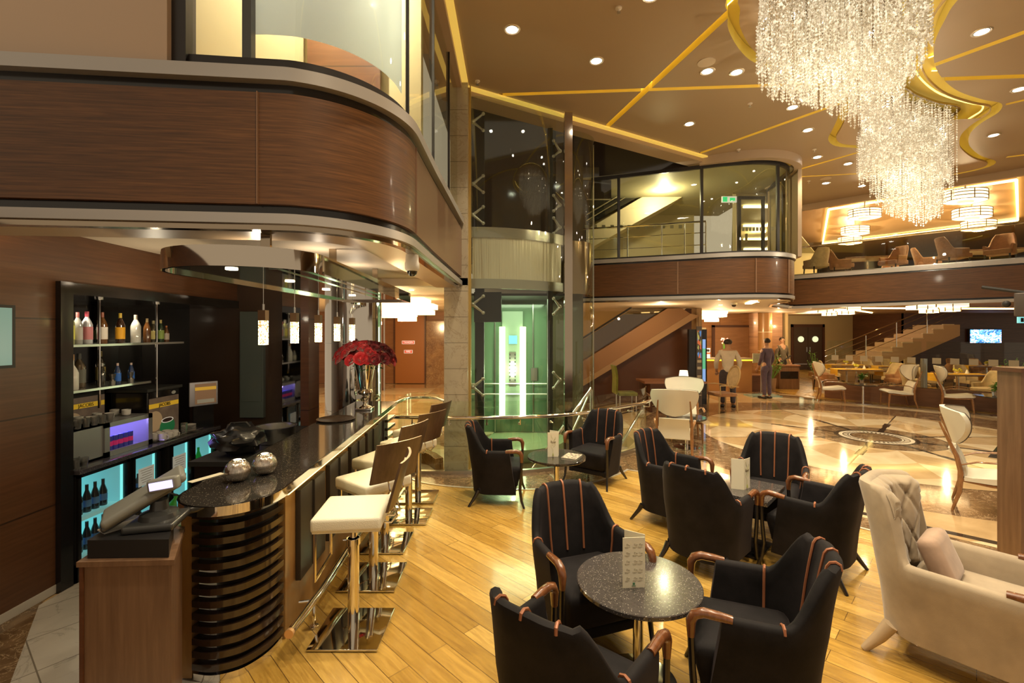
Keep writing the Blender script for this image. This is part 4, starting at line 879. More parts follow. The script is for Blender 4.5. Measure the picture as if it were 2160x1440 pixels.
# ---- fire extinguisher (green)
fe = thing('fire_extinguisher', 'green fire extinguisher standing on the floor behind the bar', 'fire extinguisher', (-2.72,3.78,.30))
b = B(); b.lathe([(.06,-.28),(.075,-.27),(.078,.22),(.06,.27),(.03,.30),(.02,.32)], (0,0,0), 24); b.done('cylinder', M_('extinguisher_green', (.03,.30,.03), .3, coat=.3), fe)
b = B(); b.tube([(0,0,.31),(.05,.01,.34),(.08,0,.36)], .010, 6); b.tube([(0,0,.32),(-.06,0,.34),(-.09,0,.25),(-.085,0,.0),(-.08,0,-.15)], .010, 6); b.done('hose', blackm, fe)
b = B(); b.lathe([(.079,.10),(.079,.17)], (0,0,0), 24) ; b.done('label_band', M_('label_pale', (.5,.6,.45), .5), fe)
# ================================================================== REGISTER CABINET + TILL
cab = thing('register_cabinet', 'brown wood grain cabinet under the cash register, in the left foreground', 'cabinet', (0,0,0))
CABP = [(-1.925,2.075),(-1.535,2.095),(-1.725,2.43),(-2.0,2.50)]
b = B(); b.prism(CABP, .014, .905); b.done('body', counter_wood, cab)
b = B(); b.prism(offset(CABP, -.012, True), .905, .928); b.done('top', counter_wood, cab)
b = B(); b.b2(-1.925,-1.910,2.066,2.074,.014,.905); b.done('edge_strip', dark_wood, cab)
till = thing('cash_register', 'grey touch screen cash register on a black cash drawer, beside the bar end', 'cash register', (-1.78,2.30,.929))
b = B(); b.prism([(-.135,-.205),(.225,-.195),(.09,.02),(-.20,.10)], 0, .082); b.done('cash_drawer', M_('drawer_black', (.012,.011,.011), .4), till)
grey = M_('till_grey', (.20,.20,.175), .4); greyd = M_('till_dark', (.035,.035,.033), .3, coat=.3)
b = B(); b.box((.05,-.03,.10), (.21,.22,.034), rz=R(15), bev=.012); b.lathe([(.085,.115),(.078,.14),(.04,.155),(.035,.20)], (.05,-.02,0), 24); b.done('base', greyd, till)
b = B(); b.box((-.035,-.0,.215), (.36,.22,.042), rz=R(38), ry=R(-29), bev=.018); hd = b.done('screen_housing', grey, till)
b = B(); b.box((-.04,-.01,.190), (.34,.20,.03), rz=R(38), ry=R(-29), bev=.012); b.done('screen_back', greyd, till)
b = B(); b.box((.095,-.05,.285), (.13,.045,.062), rz=R(12), ry=R(-8), bev=.012); dsp = b.done('customer_display', grey, till)
b = B(); b.box((.098,-.075,.286), (.098,.006,.036), rz=R(12), ry=R(-8)); b.done('display_window', M_('display_lilac', (.5,.5,.9), .3, emit=1.3, ecol=(.62,.60,1.0)), dsp)
b = B(); b.box((-.09,-.03,.086), (.08,.22,.006), rz=R(-30)); b.done('keyboard_tray', M_('till_paper', (.55,.52,.46), .6), till)
# ================================================================== CANOPY AND PENDANTS
cn = thing('bar_canopy', 'long chrome edged hanging canopy with rounded end over the bar counter', 'canopy', (0,0,0))
cp = stadium(-2.20,-1.22,2.62,5.95,.40,-2.10,-1.30,18)
sg_ = 1 if area(cp) > 0 else -1
b = B(); b.wall(cp, 2.325, 2.445, .02*sg_, closed=True); b.done('chrome_rim', M_('canopy_mirror', (.62,.55,.46), .05, 1), cn)
b = B(); b.prism(inset(cp, .02), 2.345, 2.355); b.done('underside', M_('canopy_black_mirror', (.05,.05,.045), .05, coat=1.0), cn)
b = B(); b.prism(inset(cp, .02), 2.42, 2.435); b.done('upper_face', blackm, cn)
b = B(); b.box((-1.46,4.0,2.325), (.05,2.5,.012), rz=R(2)); b.done('mirror_track', chrome, cn)
for x, y in ((-1.55,2.93),(-1.62,4.2),(-1.62,5.5)):
    b = B(); b.b2(x-.03,x+.03,y-.012,y+.012,2.43,2.70); b.done('hanger', bronze, cn)
for x, y in ((-1.75,2.9),(-1.72,3.6),(-1.72,4.3),(-1.72,5.0)):
    b = B(); b.lathe([(.035,2.338),(.035,2.345),(.0,2.341)], (x,y,0), 16); b.done('recessed_spot', led_warm, cn)
bub = M_('bubble_glass_lit', (1,.9,.7), .2, emit=5, ecol=(1,.86,.52)); g = N(bub); vo = g.n('ShaderNodeTexVoronoi', i_Scale=95.0); g.l(g.coord(), vo.inputs['Vector'])
em = g.ramp(vo.outputs[0], [(.25, (1,.90,.60)), (.5, (.95,.70,.30)), (.62, (.12,.07,.02))]); g.l(em, g.b.inputs['Emission Color'])
nm_ = ['nearest of the five lit bubble glass pendants over the bar','second lit bubble glass pendant over the bar','third, middle lit bubble glass pendant over the bar','fourth lit bubble glass pendant over the bar','farthest of the five lit bubble glass pendants over the bar']
for k, yy in enumerate((2.99,3.42,3.84,4.25,4.65)):
    t = thing('pendant_lamp', nm_[k], 'pendant lamp', (-1.60,yy,1.868), 0, 'pendants over the bar')
    b = B(); b.b2(-.022,.022,-.022,.022,0,.155, bev=.002); b.done('bubble_glass', bub, t)
    b = B(); b.b2(-.0235,.0235,-.0235,.0235,.155,.222); b.done('cap', M_('bronze_cap', (.22,.13,.07), .3, .7) if 'bronze_cap' not in MATS else MATS['bronze_cap'], t)
    b = B(); b.tube([(0,0,.222),(0,0,.262)], .008, 8); b.tube([(0,0,.26),(0,0,.4765)], .002, 5); b.done('wire', steel, t)
    light('pendant_light', 'POINT', (-1.60,yy,1.80), 5, (1,.80,.48), .03)
for y in (3.2,4.2,5.2): light('soffit_fill', 'POINT', (-1.75,y,2.47), 4.5, (1,.82,.60), .03)  # added lights hidden above the canopy rim to brighten the soffit
cm = thing('dome_camera', 'white dome security camera under the rim of the left balcony', 'camera', (-.80,3.72,2.566))
b = B(); b.lathe([(.05,0),(.052,-.05),(.058,-.07),(.058,-.11),(.045,-.13)], (0,0,0), 24); b.done('housing', M_('camera_white', (.72,.68,.6), .4), cm)
b = B(); b.lathe([(.042,-.13),(.036,-.152),(.018,-.168),(.002,-.172)], (0,0,0), 20); b.done('dome', darkglass, cm)
# ================================================================== BAR STOOLS
def make_stool(label):
    t = thing('bar_stool', label, 'bar stool', (0,0,0), 0, 'bar stools along the counter')
    b = B(); b.box((0,0,.012), (.43,.43,.012), bev=.003); b.done('base_plate', M_('plate_chrome', (.70,.66,.58), .05, 1), t)
    b = B(); b.cyl((0,0), .036, .018, .60, 24); b.cyl((0,0), .043, .56, .60, 24); b.cyl((0,0), .022, .60, .72, 16); b.done('column', chrome, t)
    b = B(); b.box((0,0,.765), (.42,.42,.085), bev=.022); b.box((0,0,.725), (.40,.40,.02), bev=.004); b.done('seat', leather_c, t)
    b = B(); b.tube([(-.19,-.17,.72),(-.19,-.17,.42),(-.19,.17,.42),(-.19,.17,.72)], .011, 6); b.done('footrest', chrome, t)
    # backrest on +x side, slightly curved, leaning out
    rows = []
    for i in range(9):
        s_ = (i-4)/4; row = []
        for z, lean in ((.83,0),(1.13,.085)): row.append((.235+lean-.030*s_*s_*1.0+.03, s_*.205, z))
        rows.append(row)
    rows2 = [[(p[0]+.016, p[1], p[2]) for p in r] for r in rows]
    b = B(); ring = []
    for r1, r2 in zip(rows, rows2): ring.append([r1[0], r1[1], r2[1], r2[0]])
    b.grid(ring, closed_v=True, caps=True); b.done('backrest', stool_wood, t)
    b = B(); b.lathe([(.034,0),(.034,.022),(.0,.022)], (0,0,0), 20, sy=.55); h = b.done('hand_hole', M_('hole_light', (.55,.40,.30), .6) if 'hole_light' not in MATS else MATS['hole_light'], t); h.location = (.318,0,1.08); h.rotation_euler = (0,R(105),0)
    for s_ in (-.06,.06):
        b = B(); b.tube([(.15,s_,.72),(.25,s_,.715),(.285,s_,.76),(.262,s_,.84),(.285,s_,.93)], .007, 6); b.done('back_bracket', chrome, t)
    return t
lab = ['cream seated bar stool nearest the camera with its backrest seen edge-on','cream seated bar stool, second from the camera, with backrest turned towards the camera','cream seated bar stool in the middle of the row of five','cream seated bar stool, fourth from the camera','cream seated bar stool farthest from the camera at the end of the bar']
s0 = make_stool(lab[0])
for k, (x, y, a) in enumerate(((-1.03,3.02,6),(-1.09,3.66,-38),(-1.16,4.25,-22),(-1.08,4.86,-30),(-1.10,5.44,-24))):
    o = s0 if k == 0 else dup(s0, (0,0,0), 0, lab[k]); o.location = (x,y,.014); o.rotation_euler = (0,0,R(a))
    for c_ in o.children:
        if c_.name.startswith('base_plate'): c_.rotation_euler = (0,0,R(-a))
# ================================================================== UPHOLSTERED CHAIR GENERATOR
def shell(W, D, top, arm, bot, lean, wing=0, th=.055, flare=.02, nu=49, hb=.30):
    """U-shaped upholstered shell. Returns rows of closed sections and a function giving inner surface points"""
    L = []
    rad = min(W*.40, .26); hw = W/2; yb = D/2; straight = D-rad-.09
    total = straight*2 + (PI/2*rad)*2 + (W-2*rad)
    def plan(u):
        s = (u+1)/2*total; side = -1
        segs = [straight, PI/2*rad, W-2*rad, PI/2*rad, straight]
        if s < segs[0]: return Vector((-hw, yb-rad-straight+s)), Vector((-1,0))
        s -= segs[0]
        if s < segs[1]: a = s/rad; return Vector((-hw+rad-rad*math.cos(a), yb-rad+rad*math.sin(a))), Vector((-math.cos(a), math.sin(a)))
        s -= segs[1]
        if s < segs[2]: return Vector((-hw+rad+s, yb)), Vector((0,1))
        s -= segs[2]
        if s < segs[3]: a = s/rad; return Vector((hw-rad+rad*math.sin(a), yb-rad+rad*math.cos(a))), Vector((math.sin(a), math.cos(a)))
        s -= segs[3]; return Vector((hw, yb-rad-s)), Vector((1,0))
    def height(u):
        a = abs(u); h0 = hb; h1 = hb+.30 if not wing else hb+.14
        t = min(1, max(0, (a-h0)/(h1-h0))); t = t*t*(3-2*t); return top+(arm-top)*t - (.02*(a-h0)/(h0+1e-6) if a < h0 and not wing else 0)*0 - .025*(a/h0)**4*(a < h0)*(0 if wing else 1)
    def section(u):
        p, n = plan(u); h = height(u); back = max(0, 1-abs(u)/.62); k = (h-arm)/(top-arm) if top > arm else 0
        pts = []
        def P(z, off):
            f = max(0, (z-.35)/(top-.35)); ln = lean*f*f*max(0,min(1,1.3-abs(u)*1.9)); ta = -.035*(1-min(1,(z-bot)/.4))
            wv = wing*max(0, (abs(u)-.18)/.25)*(abs(u) < .5)*max(0, f-.3) if wing else 0
            q = p + n*(off+ta+flare*f + wv*.0); return (q.x, q.y+ln- (wv if wing else 0), z)
        zs = [bot + (h-th*.5-bot)*i/7 for i in range(8)]
        for z in zs: pts.append(P(z, 0))
        for a in (45, 90, 135): pts.append(P(h-th*.5+th*.5*math.sin(R(a)), -th*.5+th*.5*math.cos(R(a))))
        for z in reversed(zs): pts.append(P(z, -th))
        return pts
    rows = [section(-1+2*i/(nu-1)) for i in range(nu)]
    return rows, section
def make_armchair(label):
    t = thing('armchair', label, 'armchair', (0,0,0), 0, 'black velvet armchairs')
    rows, sec = shell(.62, .55, .885, .625, .13, .055)
    # front edges of the arm panels slope forward below
    b = B(); b.grid(rows, closed_v=True, caps=True)
    b.v = [(x, y-(.07*max(0,1-(z-.13)/.45) if y < -.05 else 0), z) for x, y, z in b.v]
    b.done('shell', velvet, t, 50)
    b = B(); b.box((0,-.055,.31), (.49,.45,.22), bev=.05); b.v = [(x,y-.035*(1 if y < -.2 else 0)*(z > .25),z+.02*(1-(x/.3)**2)*(z > .35)) for x, y, z in b.v]; b.done('seat', velvet, t, 50)
    b = B(); b.box((0,-.045,.165), (.50,.42,.07), bev=.02); b.done('seat_rail', velvet, t)
    for u in (-.62,-.40,-.215,0,.215,.40,.62):
        s_ = sec(u); top_i = [s_[6], s_[7], s_[8], s_[9], s_[10], *s_[11:19]]
        if abs(u) in (.40,): continue
        pts = []; c = Vector((0, -.02, 0))
        inner = [Vector(q) for q in s_[7:19]]
        n_in = Vector((-(inner[6].x), -(inner[6].y)+.0, 0)).normalized()
        pts = [tuple(q + n_in*.003 + Vector((0,0,.004 if 1 <= i <= 4 else 0))) for i, q in enumerate(inner)]
        pts = [p for p in pts if p[2] > .38]
        b = B(); b.tube(pts, .0075, 6); b.done('piping', copper, t)
    for s_ in (-1, 1):
        x = s_*.300
        b = B(); b.tube([(x,-.14,.612),(x,-.20,.618),(x,-.262,.622),(x,-.300,.608),(x,-.318,.575),(x,-.318,.50)], [.020,.023,.024,.025,.024,.017], 10); b.done('arm_wood', chair_wood, t)
        b = B(); b.tube([(x,-.318,.505),(x,-.312,.36),(x*.98,-.300,.2),(x*1.0,-.315,.08),(x*1.05,-.345,0.0)], [.016,.016,.017,.015,.012], 8); b.done('leg', black, t)
        b = B(); b.tube([(s_*.235,.165,.17),(s_*.25,.195,.11),(s_*.285,.27,0.0)], [.026,.021,.013], 8); b.done('leg', black, t)
    return t
FZ = .0145
def face(fx, fy): return math.atan2(fx, -fy)   # chair front is local -y
A_ = [((.455,2.99),(.34,-.94),'black velvet armchair with copper piping behind the round granite table, facing the camera'),
      ((.25,2.00),(.64,.77),'black velvet armchair seen from behind at the lower left of the near round table'),
      ((1.25,2.36),(-.93,.36),'black velvet armchair at the right of the near round table, facing left'),
      ((-.20,5.42),(1,-.04),'black velvet armchair by the marble column, left of the far round table'),
      ((1.12,6.10),(-.62,-.78),'black velvet armchair right of the far round table, in front of the glass balustrade'),
      ((1.62,4.80),(.68,-.73),'black velvet armchair at the back left corner of the square table, half hidden'),
      ((1.60,3.86),(.72,.69),'black velvet armchair with its plain back to the camera, left of the square table'),
      ((2.58,4.62),(-.58,-.81),'black velvet armchair behind the square table, facing the camera'),
      ((2.50,3.80),(-.65,.76),'black velvet armchair right of the square table, seen from behind')]
proto = make_armchair(A_[0][2])
for k, (p, f, l) in enumerate(A_):
    o = proto if k == 0 else dup(proto, (0,0,0), 0, l); o.location = (*p, FZ); o.rotation_euler = (0,0,face(*f))
# ---- beige tufted wing chair
wc = thing('wing_chair', 'large beige suede wing armchair with buttoned back in the right foreground', 'armchair', (2.64,2.72,FZ), face(.63,-.78))
rows, sec = shell(.68, .76, 1.005, .60, .15, .07, wing=.10, th=.07, flare=.035, nu=81, hb=.31)
b = B(); b.grid(rows, closed_v=True, caps=True)
nv = len(rows[0]); out = []
for i, r_ in enumerate(rows):
    u = -1+2*i/(len(rows)-1)
    for j, q in enumerate(r_):
        x, y, z = q
        if y < -.05: y -= .10*max(0,1-(z-.15)/.5)
        out.append((x,y,z))
b.v = out; b.done('shell', suede, wc, 50)
# tufted pad following the inner back of the shell
rows = []; NU, NV = 64, 52
btn = []
for r0 in range(4):
    for c0 in range(3 if r0 % 2 == 0 else 2): btn.append(((c0-(1 if r0 % 2 == 0 else .5))*.16, .50+r0*.125))
def inner_at(u, z):
    P = [Vector(q) for q in sec(u)[9:19]]
    for p_, q_ in zip(P, P[1:]):
        if q_.z <= z <= p_.z:
            t_ = (z-q_.z)/max(1e-6, p_.z-q_.z); return q_.lerp(p_, t_)
    return P[0] if z > P[0].z else P[-1]
def pad_pt(s_, z, off):
    u = s_/.90; p_ = inner_at(u, z); q_ = inner_at(u+.01, z)-inner_at(u-.01, z); n_ = Vector((q_.y, -q_.x, 0)).normalized()
    return p_ + n_*off
for i in range(NU+1):
    sx_ = -.335+.67*i/NU; row = []
    for j in range(NV+1):
        z = .42+.565*j/NV; puff = .055
        for bx, bz in btn: puff -= .046*math.exp(-(math.hypot(sx_-bx, z-bz)/.028)**2)
        a1_ = sx_/.16+(z-.50)/.25; a2_ = sx_/.16-(z-.50)/.25
        for a_ in (a1_, a2_): puff -= .018*math.exp(-(abs(a_-round(a_))/.07)**2)
        e = min(1, min(i, NU-i)/7)*min(1, min(j, NV-j)/4)
        row.append(tuple(pad_pt(sx_, z, puff*math.sqrt(e)-.012*(1-e))))
    rows.append(row)
b = B(); b.grid(rows); b.done('tufted_back', suede, wc, 80)
for bx, bz in btn:
    q_ = pad_pt(bx, bz, .016); b = B(); b.ico(tuple(q_), .011, 2); b.done('button', suede, wc)
b = B(); b.box((0,-.08,.36), (.54,.62,.20), bev=.05); b.done('seat', suede, wc, 50)
b = B(); b.box((0,-.07,.20), (.56,.58,.10), bev=.02); b.done('seat_rail', suede, wc)
b = B(); b.box((.02,.10,.575), (.32,.11,.28), bev=.05, rx=R(-22)); b.done('cushion', fabricmat('taupe_cushion', (.40,.27,.19), .8, .3, .12), wc, 60)
for s_ in (-1, 1):
    x = s_*.32
    b = B(); b.tube([(x,-.20,.598),(x,-.30,.602),(x,-.375,.602),(x,-.425,.582),(x,-.445,.545),(x,-.445,.45)], [.022,.026,.028,.030,.028,.022], 10); b.done('arm_wood', chair_wood, wc)
    b = B(); b.tube([(x,-.445,.455),(x,-.44,.30),(x,-.445,.1),(x,-.46,0)], [.022,.024,.022,.017], 10); b.done('leg', M_('leg_beige', (.45,.34,.22), .45) if 'leg_beige' not in MATS else MATS['leg_beige'], wc)
    b = B(); b.tube([(s_*.26,.28,.19),(s_*.28,.33,.10),(s_*.30,.40,0)], [.04,.033,.021], 10); b.done('leg', MATS['leg_beige'], wc)
# ================================================================== TABLES
def round_table(x, y, r, h, label, mat=gran_t, fz=FZ, base='plate'):
    t = thing('round_table', label, 'table', (x,y,fz)); 
    b = B(); b.lathe([(.01,h-.03),(r*.97,h-.03),(r,h-.022),(r,h-.004),(r-.004,h),(.01,h)], (0,0,0), 64); b.done('tabletop', mat, t)
    b = B(); b.cyl((0,0), .028, .012, h-.03, 20); b.lathe([(.06,h-.045),(.06,h-.03)], (0,0,0), 20); b.done('column', chrome, t)
    b = B(); b.lathe([(.21,0),(.21,.008),(.03,.014)], (0,0,0), 32); b.done('base', chrome, t); return t
round_table(.70, 2.58, .338, .56, 'round grey speckled granite table in the foreground with a folded menu card on it')
round_table(.50, 5.20, .325, .55, 'small round dark table by the glass balustrade holding a menu card and magazine', gran)
sq = thing('square_table', 'square black granite table between four velvet armchairs, on a square base plate', 'table', (2.08,4.22,FZ), R(47))
b = B(); b.box((0,0,.515), (.58,.58,.04), bev=.004); b.done('tabletop', gran_t, sq); b = B(); b.cyl((0,0), .035, .012, .495, 20); b.done('column', chrome, sq); b = B(); b.box((0,0,.007), (.42,.42,.014)); b.done('base', black, sq)
# menu cards
def menu(x, y, z, rz, kind, label):
    t = thing('menu_card', label, 'menu', (x,y,z), rz); w_, h = .105, .27
    if kind == 'v':   # ridge towards the camera side
        b = B(); b.box((-w_*.42,.045,h/2), (w_,.003,h), rz=R(-28)); b.done('left_leaf', paper, t); b = B(); b.box((w_*.42,.045,h/2), (w_,.003,h), rz=R(28)); b.done('right_leaf', paper, t); fx = .045; fr_ = R(28); fw = w_*.42
    else:
        b = B(); b.box((0,0,h/2), (w_*1.15,.003,h)); b.done('front_leaf', paper, t); b = B(); b.box((.02,.045,h/2+.01), (w_*1.1,.003,h), rz=R(-38)); b.done('rear_leaf', paper, t); fx = 0; fr_ = 0; fw = 0
    if kind == 'list':
        b = B()
        for k in range(5):
            for xx in (-.036,.006,.034):
                zz = h-.035-.045*k; b.tube([(xx+.004*math.cos(a*PI/4),-.0025,zz+.004*math.sin(a*PI/4)) for a in range(8)], .0007, 4, closed=True); b.box((xx+.010,-.0025,zz-.003), (.008,.001,.004))
                b.box((xx,-.0022,zz-.014), (.026,.0008,.0012)); b.box((xx-.003,-.0022,zz-.019), (.018,.0008,.0012))
        b.box((0,-.0025,.022), (.012,.001,.012), m=1); b.box((0,-.0025,.011), (.022,.001,.003), m=1)
        b.done('print', [M_('print_light', (.50,.45,.33), .6) if 'print_light' not in MATS else MATS['print_light'], M_('print_green', (.08,.22,.12), .6) if 'print_green' not in MATS else MATS['print_green']], t)
    else:
        b = B(); r_ = random.Random(3); pts = []
        q = Vector((.0,0,.10)); 
        for br in range(9):
            q0 = Vector((r_.uniform(-.01,.015),-.0025,.09+.015*br)); d_ = r_.choice((-1,1)); b.tube([q0, q0+Vector((d_*.015,0,.012)), q0+Vector((d_*.024+.005,0,.028)), q0+Vector((d_*.018,0,.04))], .0008, 4)
        b.tube([(0,-.0025,.02),(.001,-.0025,.085)], .0012, 4); b.lathe([(.007,0),(.005,.02),(.002,.03)], (0,-.004,.012), 8)
        pr = b.done('branch_print', M_('print_olive', (.35,.36,.08), .6) if 'print_olive' not in MATS else MATS['print_olive'], t); pr.location = (fw,fx,0); pr.rotation_euler = (0,0,fr_)
        text('Rue', .035, ink, t, (fw,fx-.004,.165), (PI/2,0,fr_))
    return t
menu(.655, 2.50, FZ+.5605, R(4), 'list', 'tall folded menu card with small printed list standing on the near round table')
menu(.455, 5.16, FZ+.5505, R(2), 'one', 'folded menu card with branch drawing on the far small round table')
menu(2.06, 4.10, FZ+.5355, R(8), 'v', 'open V-shaped menu card standing on the square table')
mg = thing('magazine', 'magazine with printed cover lying on the far small round table', 'magazine', (.665,5.16,FZ+.551), R(-28))
b = B(); b.box((0,0,.006), (.17,.21,.010), bev=.001); b.done('pages', paper, mg)
cvm = M_('cover_print', (.6,.5,.4), .4); g = N(cvm); vo = g.n('ShaderNodeTexVoronoi', i_Scale=34.0); g.l(g.coord(), vo.inputs['Vector']); g.l(g.ramp(vo.outputs[0], [(.2, (.75,.68,.5)), (.5, (.40,.34,.25)), (.7, (.15,.10,.10))]), g.b.inputs['Base Color'])
b = B(); b.box((0,0,.0118), (.165,.205,.001)); b.done('cover', cvm, mg)
# ================================================================== WHITE SHELL LOUNGE CHAIRS
def make_white(label):
    t = thing('lounge_chair', label, 'lounge chair', (0,0,0), 0, 'white leather lounge chairs with wooden frames')
    rows = []; prof = []
    NZ = 12
    for i in range(NZ+1):
        tz = (i/NZ)**1.3; z = .70+.38*tz; hw = .345*math.sqrt(max(0, 1-(1-min(1,tz/.85))**2))*(1-.06*max(0,(tz-.85)/.15)) if tz > 0 else .02
        hw = max(.02, hw); row = []
        for j in range(17):
            s_ = (j-8)/8; x = s_*hw; y = .27+.11*tz-.30*(x/.345)**2*.62; row.append((x, y, z+.03*(1-(s_)**2)*(tz > .95)-0))
        rows.append(row)
    front = rows; back = [[(x, y+.045, z) for x, y, z in r] for r in rows]
    b = B(); b.grid(front); b.grid([list(reversed(r)) for r in back])
    # rim
    rim_f = [r[0] for r in front] + front[-1][1:] + [r[-1] for r in reversed(front[:-1])]; rim_b = [r[0] for r in back] + back[-1][1:] + [r[-1] for r in reversed(back[:-1])]
    b.grid([rim_f, rim_b]); b.done('headrest', leather_w, t, 70)
    b = B(); b.tube([(p[0]*1.005, p[1]-.002, p[2]) for p in rim_f], .005, 5); b.done('piping', piping_d, t)
    rows = []
    for i in range(9):
        tz = i/8; z = .36+.31*tz; row = []
        for j in range(9):
            s_ = (j-4)/4; row.append((s_*.225*(1-.06*tz), .20+.09*tz+.02-.03*math.cos(s_*PI/2)-.03*math.sin(tz*PI)-.02*s_*s_, z))
        rows.append(row)
    b = B(); b.grid(rows); bk = [[(x,y+.06,z) for x,y,z in r] for r in rows]; b.grid([list(reversed(r)) for r in bk])
    rf = rows[0]+[r[-1] for r in rows[1:]]+list(reversed(rows[-1]))[1:]+[r[0] for r in reversed(rows[1:-1])]; rb_ = bk[0]+[r[-1] for r in bk[1:]]+list(reversed(bk[-1]))[1:]+[r[0] for r in reversed(bk[1:-1])]
    b.grid([rf, rb_], closed_v=True); b.done('back_cushion', leather_w, t, 70)
    sec_ = [(-.30,.375),(-.33,.395),(-.31,.425),(-.2,.44),(0,.405),(.15,.385),(.22,.39),(.22,.345),(0,.345),(-.2,.37)]
    b = B(); b.grid([[(x, y, z) for y, z in sec_] for x in (-.27,-.26,.26,.27)], closed_v=True, caps=True); b.done('seat', leather_w, t, 60)
    for s_ in (-1, 1):
        x = s_*.245
        b = B(); b.tube([(x*.9,.42,.95),(x*.95,.36,.80),(x,.28,.60),(x,.245,.42),(x*1.02,.255,.22),(x*1.06,.315,.0)], [.010,.016,.024,.027,.023,.013], 8, flat=.8); b.done('rear_post', walnut, t)
        b = B(); b.tube([(x*1.02,-.27,.35),(x*1.04,-.285,.2),(x*1.05,-.30,0)], [.026,.021,.012], 8); b.done('leg', walnut, t)
        b = B(); b.tube([(x,.26,.50),(x*1.12,.12,.565),(x*1.2,-.05,.585),(x*1.2,-.22,.565),(x*1.15,-.30,.55)], [.012,.018,.020,.022,.010], 8, flat=.6); b.done('armrest', walnut, t)
        b = B(); b.tube([(x,-.27,.345),(x,0,.325),(x,.25,.345)], .017, 8); b.done('side_rail', walnut, t)
    b = B(); b.tube([(-.25,-.27,.345),(.25,-.27,.345)], .016, 8); b.done('front_rail', walnut, t)
    return t
W_ = [((2.50,7.15),(.35,.94),'white shell backed chair seen from behind, beside the balustrade'),((3.15,8.45),(-.25,-.97),'white shell backed chair facing the camera behind the small dark table by the balustrade'),
      ((5.22,5.05),(.72,-.69),'white shell backed lounge chair at the right edge in front of the medallion floor'),
      ((8.95,13.05),(.88,-.47),'white lounge chair at the left end of the half wall, near the porthole doors'),
      ((10.10,12.15),(-.88,.30),'white lounge chair turned left, back to back with its neighbour before the dining area'),
      ((10.95,11.45),(.75,-.66),'white lounge chair turned right, back to back with its neighbour before the dining area')]
p0 = make_white(W_[0][2])
for k, (p, f, l) in enumerate(W_):
    o = p0 if k == 0 else dup(p0, (0,0,0), 0, l); o.location = (*p, 0.002); o.rotation_euler = (0,0,face(*f))
round_table(2.95, 7.85, .33, .52, 'small round dark table between the two white chairs by the balustrade', gran, .002)
round_table(9.58, 12.68, .36, .53, 'round dark table on chrome column by the half wall, right of the first lounge chair', gran, .002)
round_table(11.35, 10.75, .50, .47, 'round dark table by the right wooden divider holding a small plant', gran, .002)
# ================================================================== BACK BAR
def get(name, *a, **k): return MATS[name] if name in MATS else M_(name, *a, **k)
wt = thing('back_worktop', 'dark stone worktop along the back bar over the lit drinks fridges', 'worktop', (0,0,0))
b = B(); b.b2(-3.985,-3.32,3.57,5.30,.85,.885, bev=.003); b.done('slab', granite('bluish_stone', (.055,.05,.06), (.3,.3,.35), .14), wt)
for z, y1, lb in ((1.845,4.95,'upper steel edged glass shelf of spirits'),(1.475,4.50,'lower steel edged glass shelf of spirits')):
    s_ = thing('bottle_shelf', lb, 'shelf', (0,0,z)); b = B(); b.b2(-3.97,-3.50,3.57,y1,-.012,.0); b.done('shelf_board', get('shelf_glass', (.16,.16,.15), .1, coat=.5), s_)
    b = B(); b.b2(-3.505,-3.495,3.57,y1,-.016,.003); b.done('steel_edge', steel, s_)
for y in (3.98,4.62):
    b = B(); b.tube([(-3.535,y,1.30),(-3.535,y,2.24)], .010, 8); b.lathe([(.03,2.225),(.03,2.24)], (-3.535,y,0), 12); tag(b.done('shelf_rod', chrome), 'chrome rod holding the bottle shelves, %s' % ('left one' if y < 4 else 'right one'), 'rod')
mirror_n = get('niche_mirror', (.10,.10,.10), .06, 1)
b = B(); b.b2(-3.99,-3.985,3.6,4.7,.885,2.24); b.b2(-3.99,-3.985,5.0,5.35,1.45,2.0); struct(b.done('wall_niche_mirror', mirror_n))
light('niche_spot', 'SPOT', (-3.68,3.85,2.22), 14, (1,.86,.62), .02, spot=110); light('niche_spot', 'SPOT', (-3.68,4.45,2.22), 14, (1,.86,.62), .02, spot=110)
light('niche_front', 'POINT', (-3.15,4.1,2.15), 5, (1,.86,.62), .03)
def bottle(y, z, h, r, body, cap, labelc, text_, x=-3.66, neck=.3, trans=False):
    P = [(.01,0),(r*.95,0),(r,.008),(r,h*(1-neck)-.03),(r*.75,h*(1-neck)+.0),(r*.34,h*(1-neck)+.035),(r*.30,h*.93)]
    b = B(); b.lathe(P, (0,0,0), 16); nm = 'glass_%02d%02d%02d' % tuple(int(c*60) for c in body)
    m = get(nm, body, .08, coat=.6, spec=.8); o = b.done('bottle', m, None, 50, (x,y,z)); tag(o, text_, 'bottle', None)
    b = B(); b.lathe([(r*.36,h*.84),(r*.36,h),(.002,h)], (0,0,0), 12); b.done('cap', get('cap_%02d%02d%02d' % tuple(int(c*60) for c in cap), cap, .4), o)
    if labelc:
        b = B(); b.lathe([(r+.0008,h*.14),(r+.0008,h*(.56-.1*neck))], (0,0,0), 16); b.done('label', get('lab_%02d%02d%02d' % tuple(int(c*60) for c in labelc), labelc, .6), o)
    return o
W_c = (.45,.44,.40); A_c = (.14,.055,.015); D_c = (.02,.018,.012); G_c = (.02,.05,.02)
z1 = 1.846; z2 = 1.476
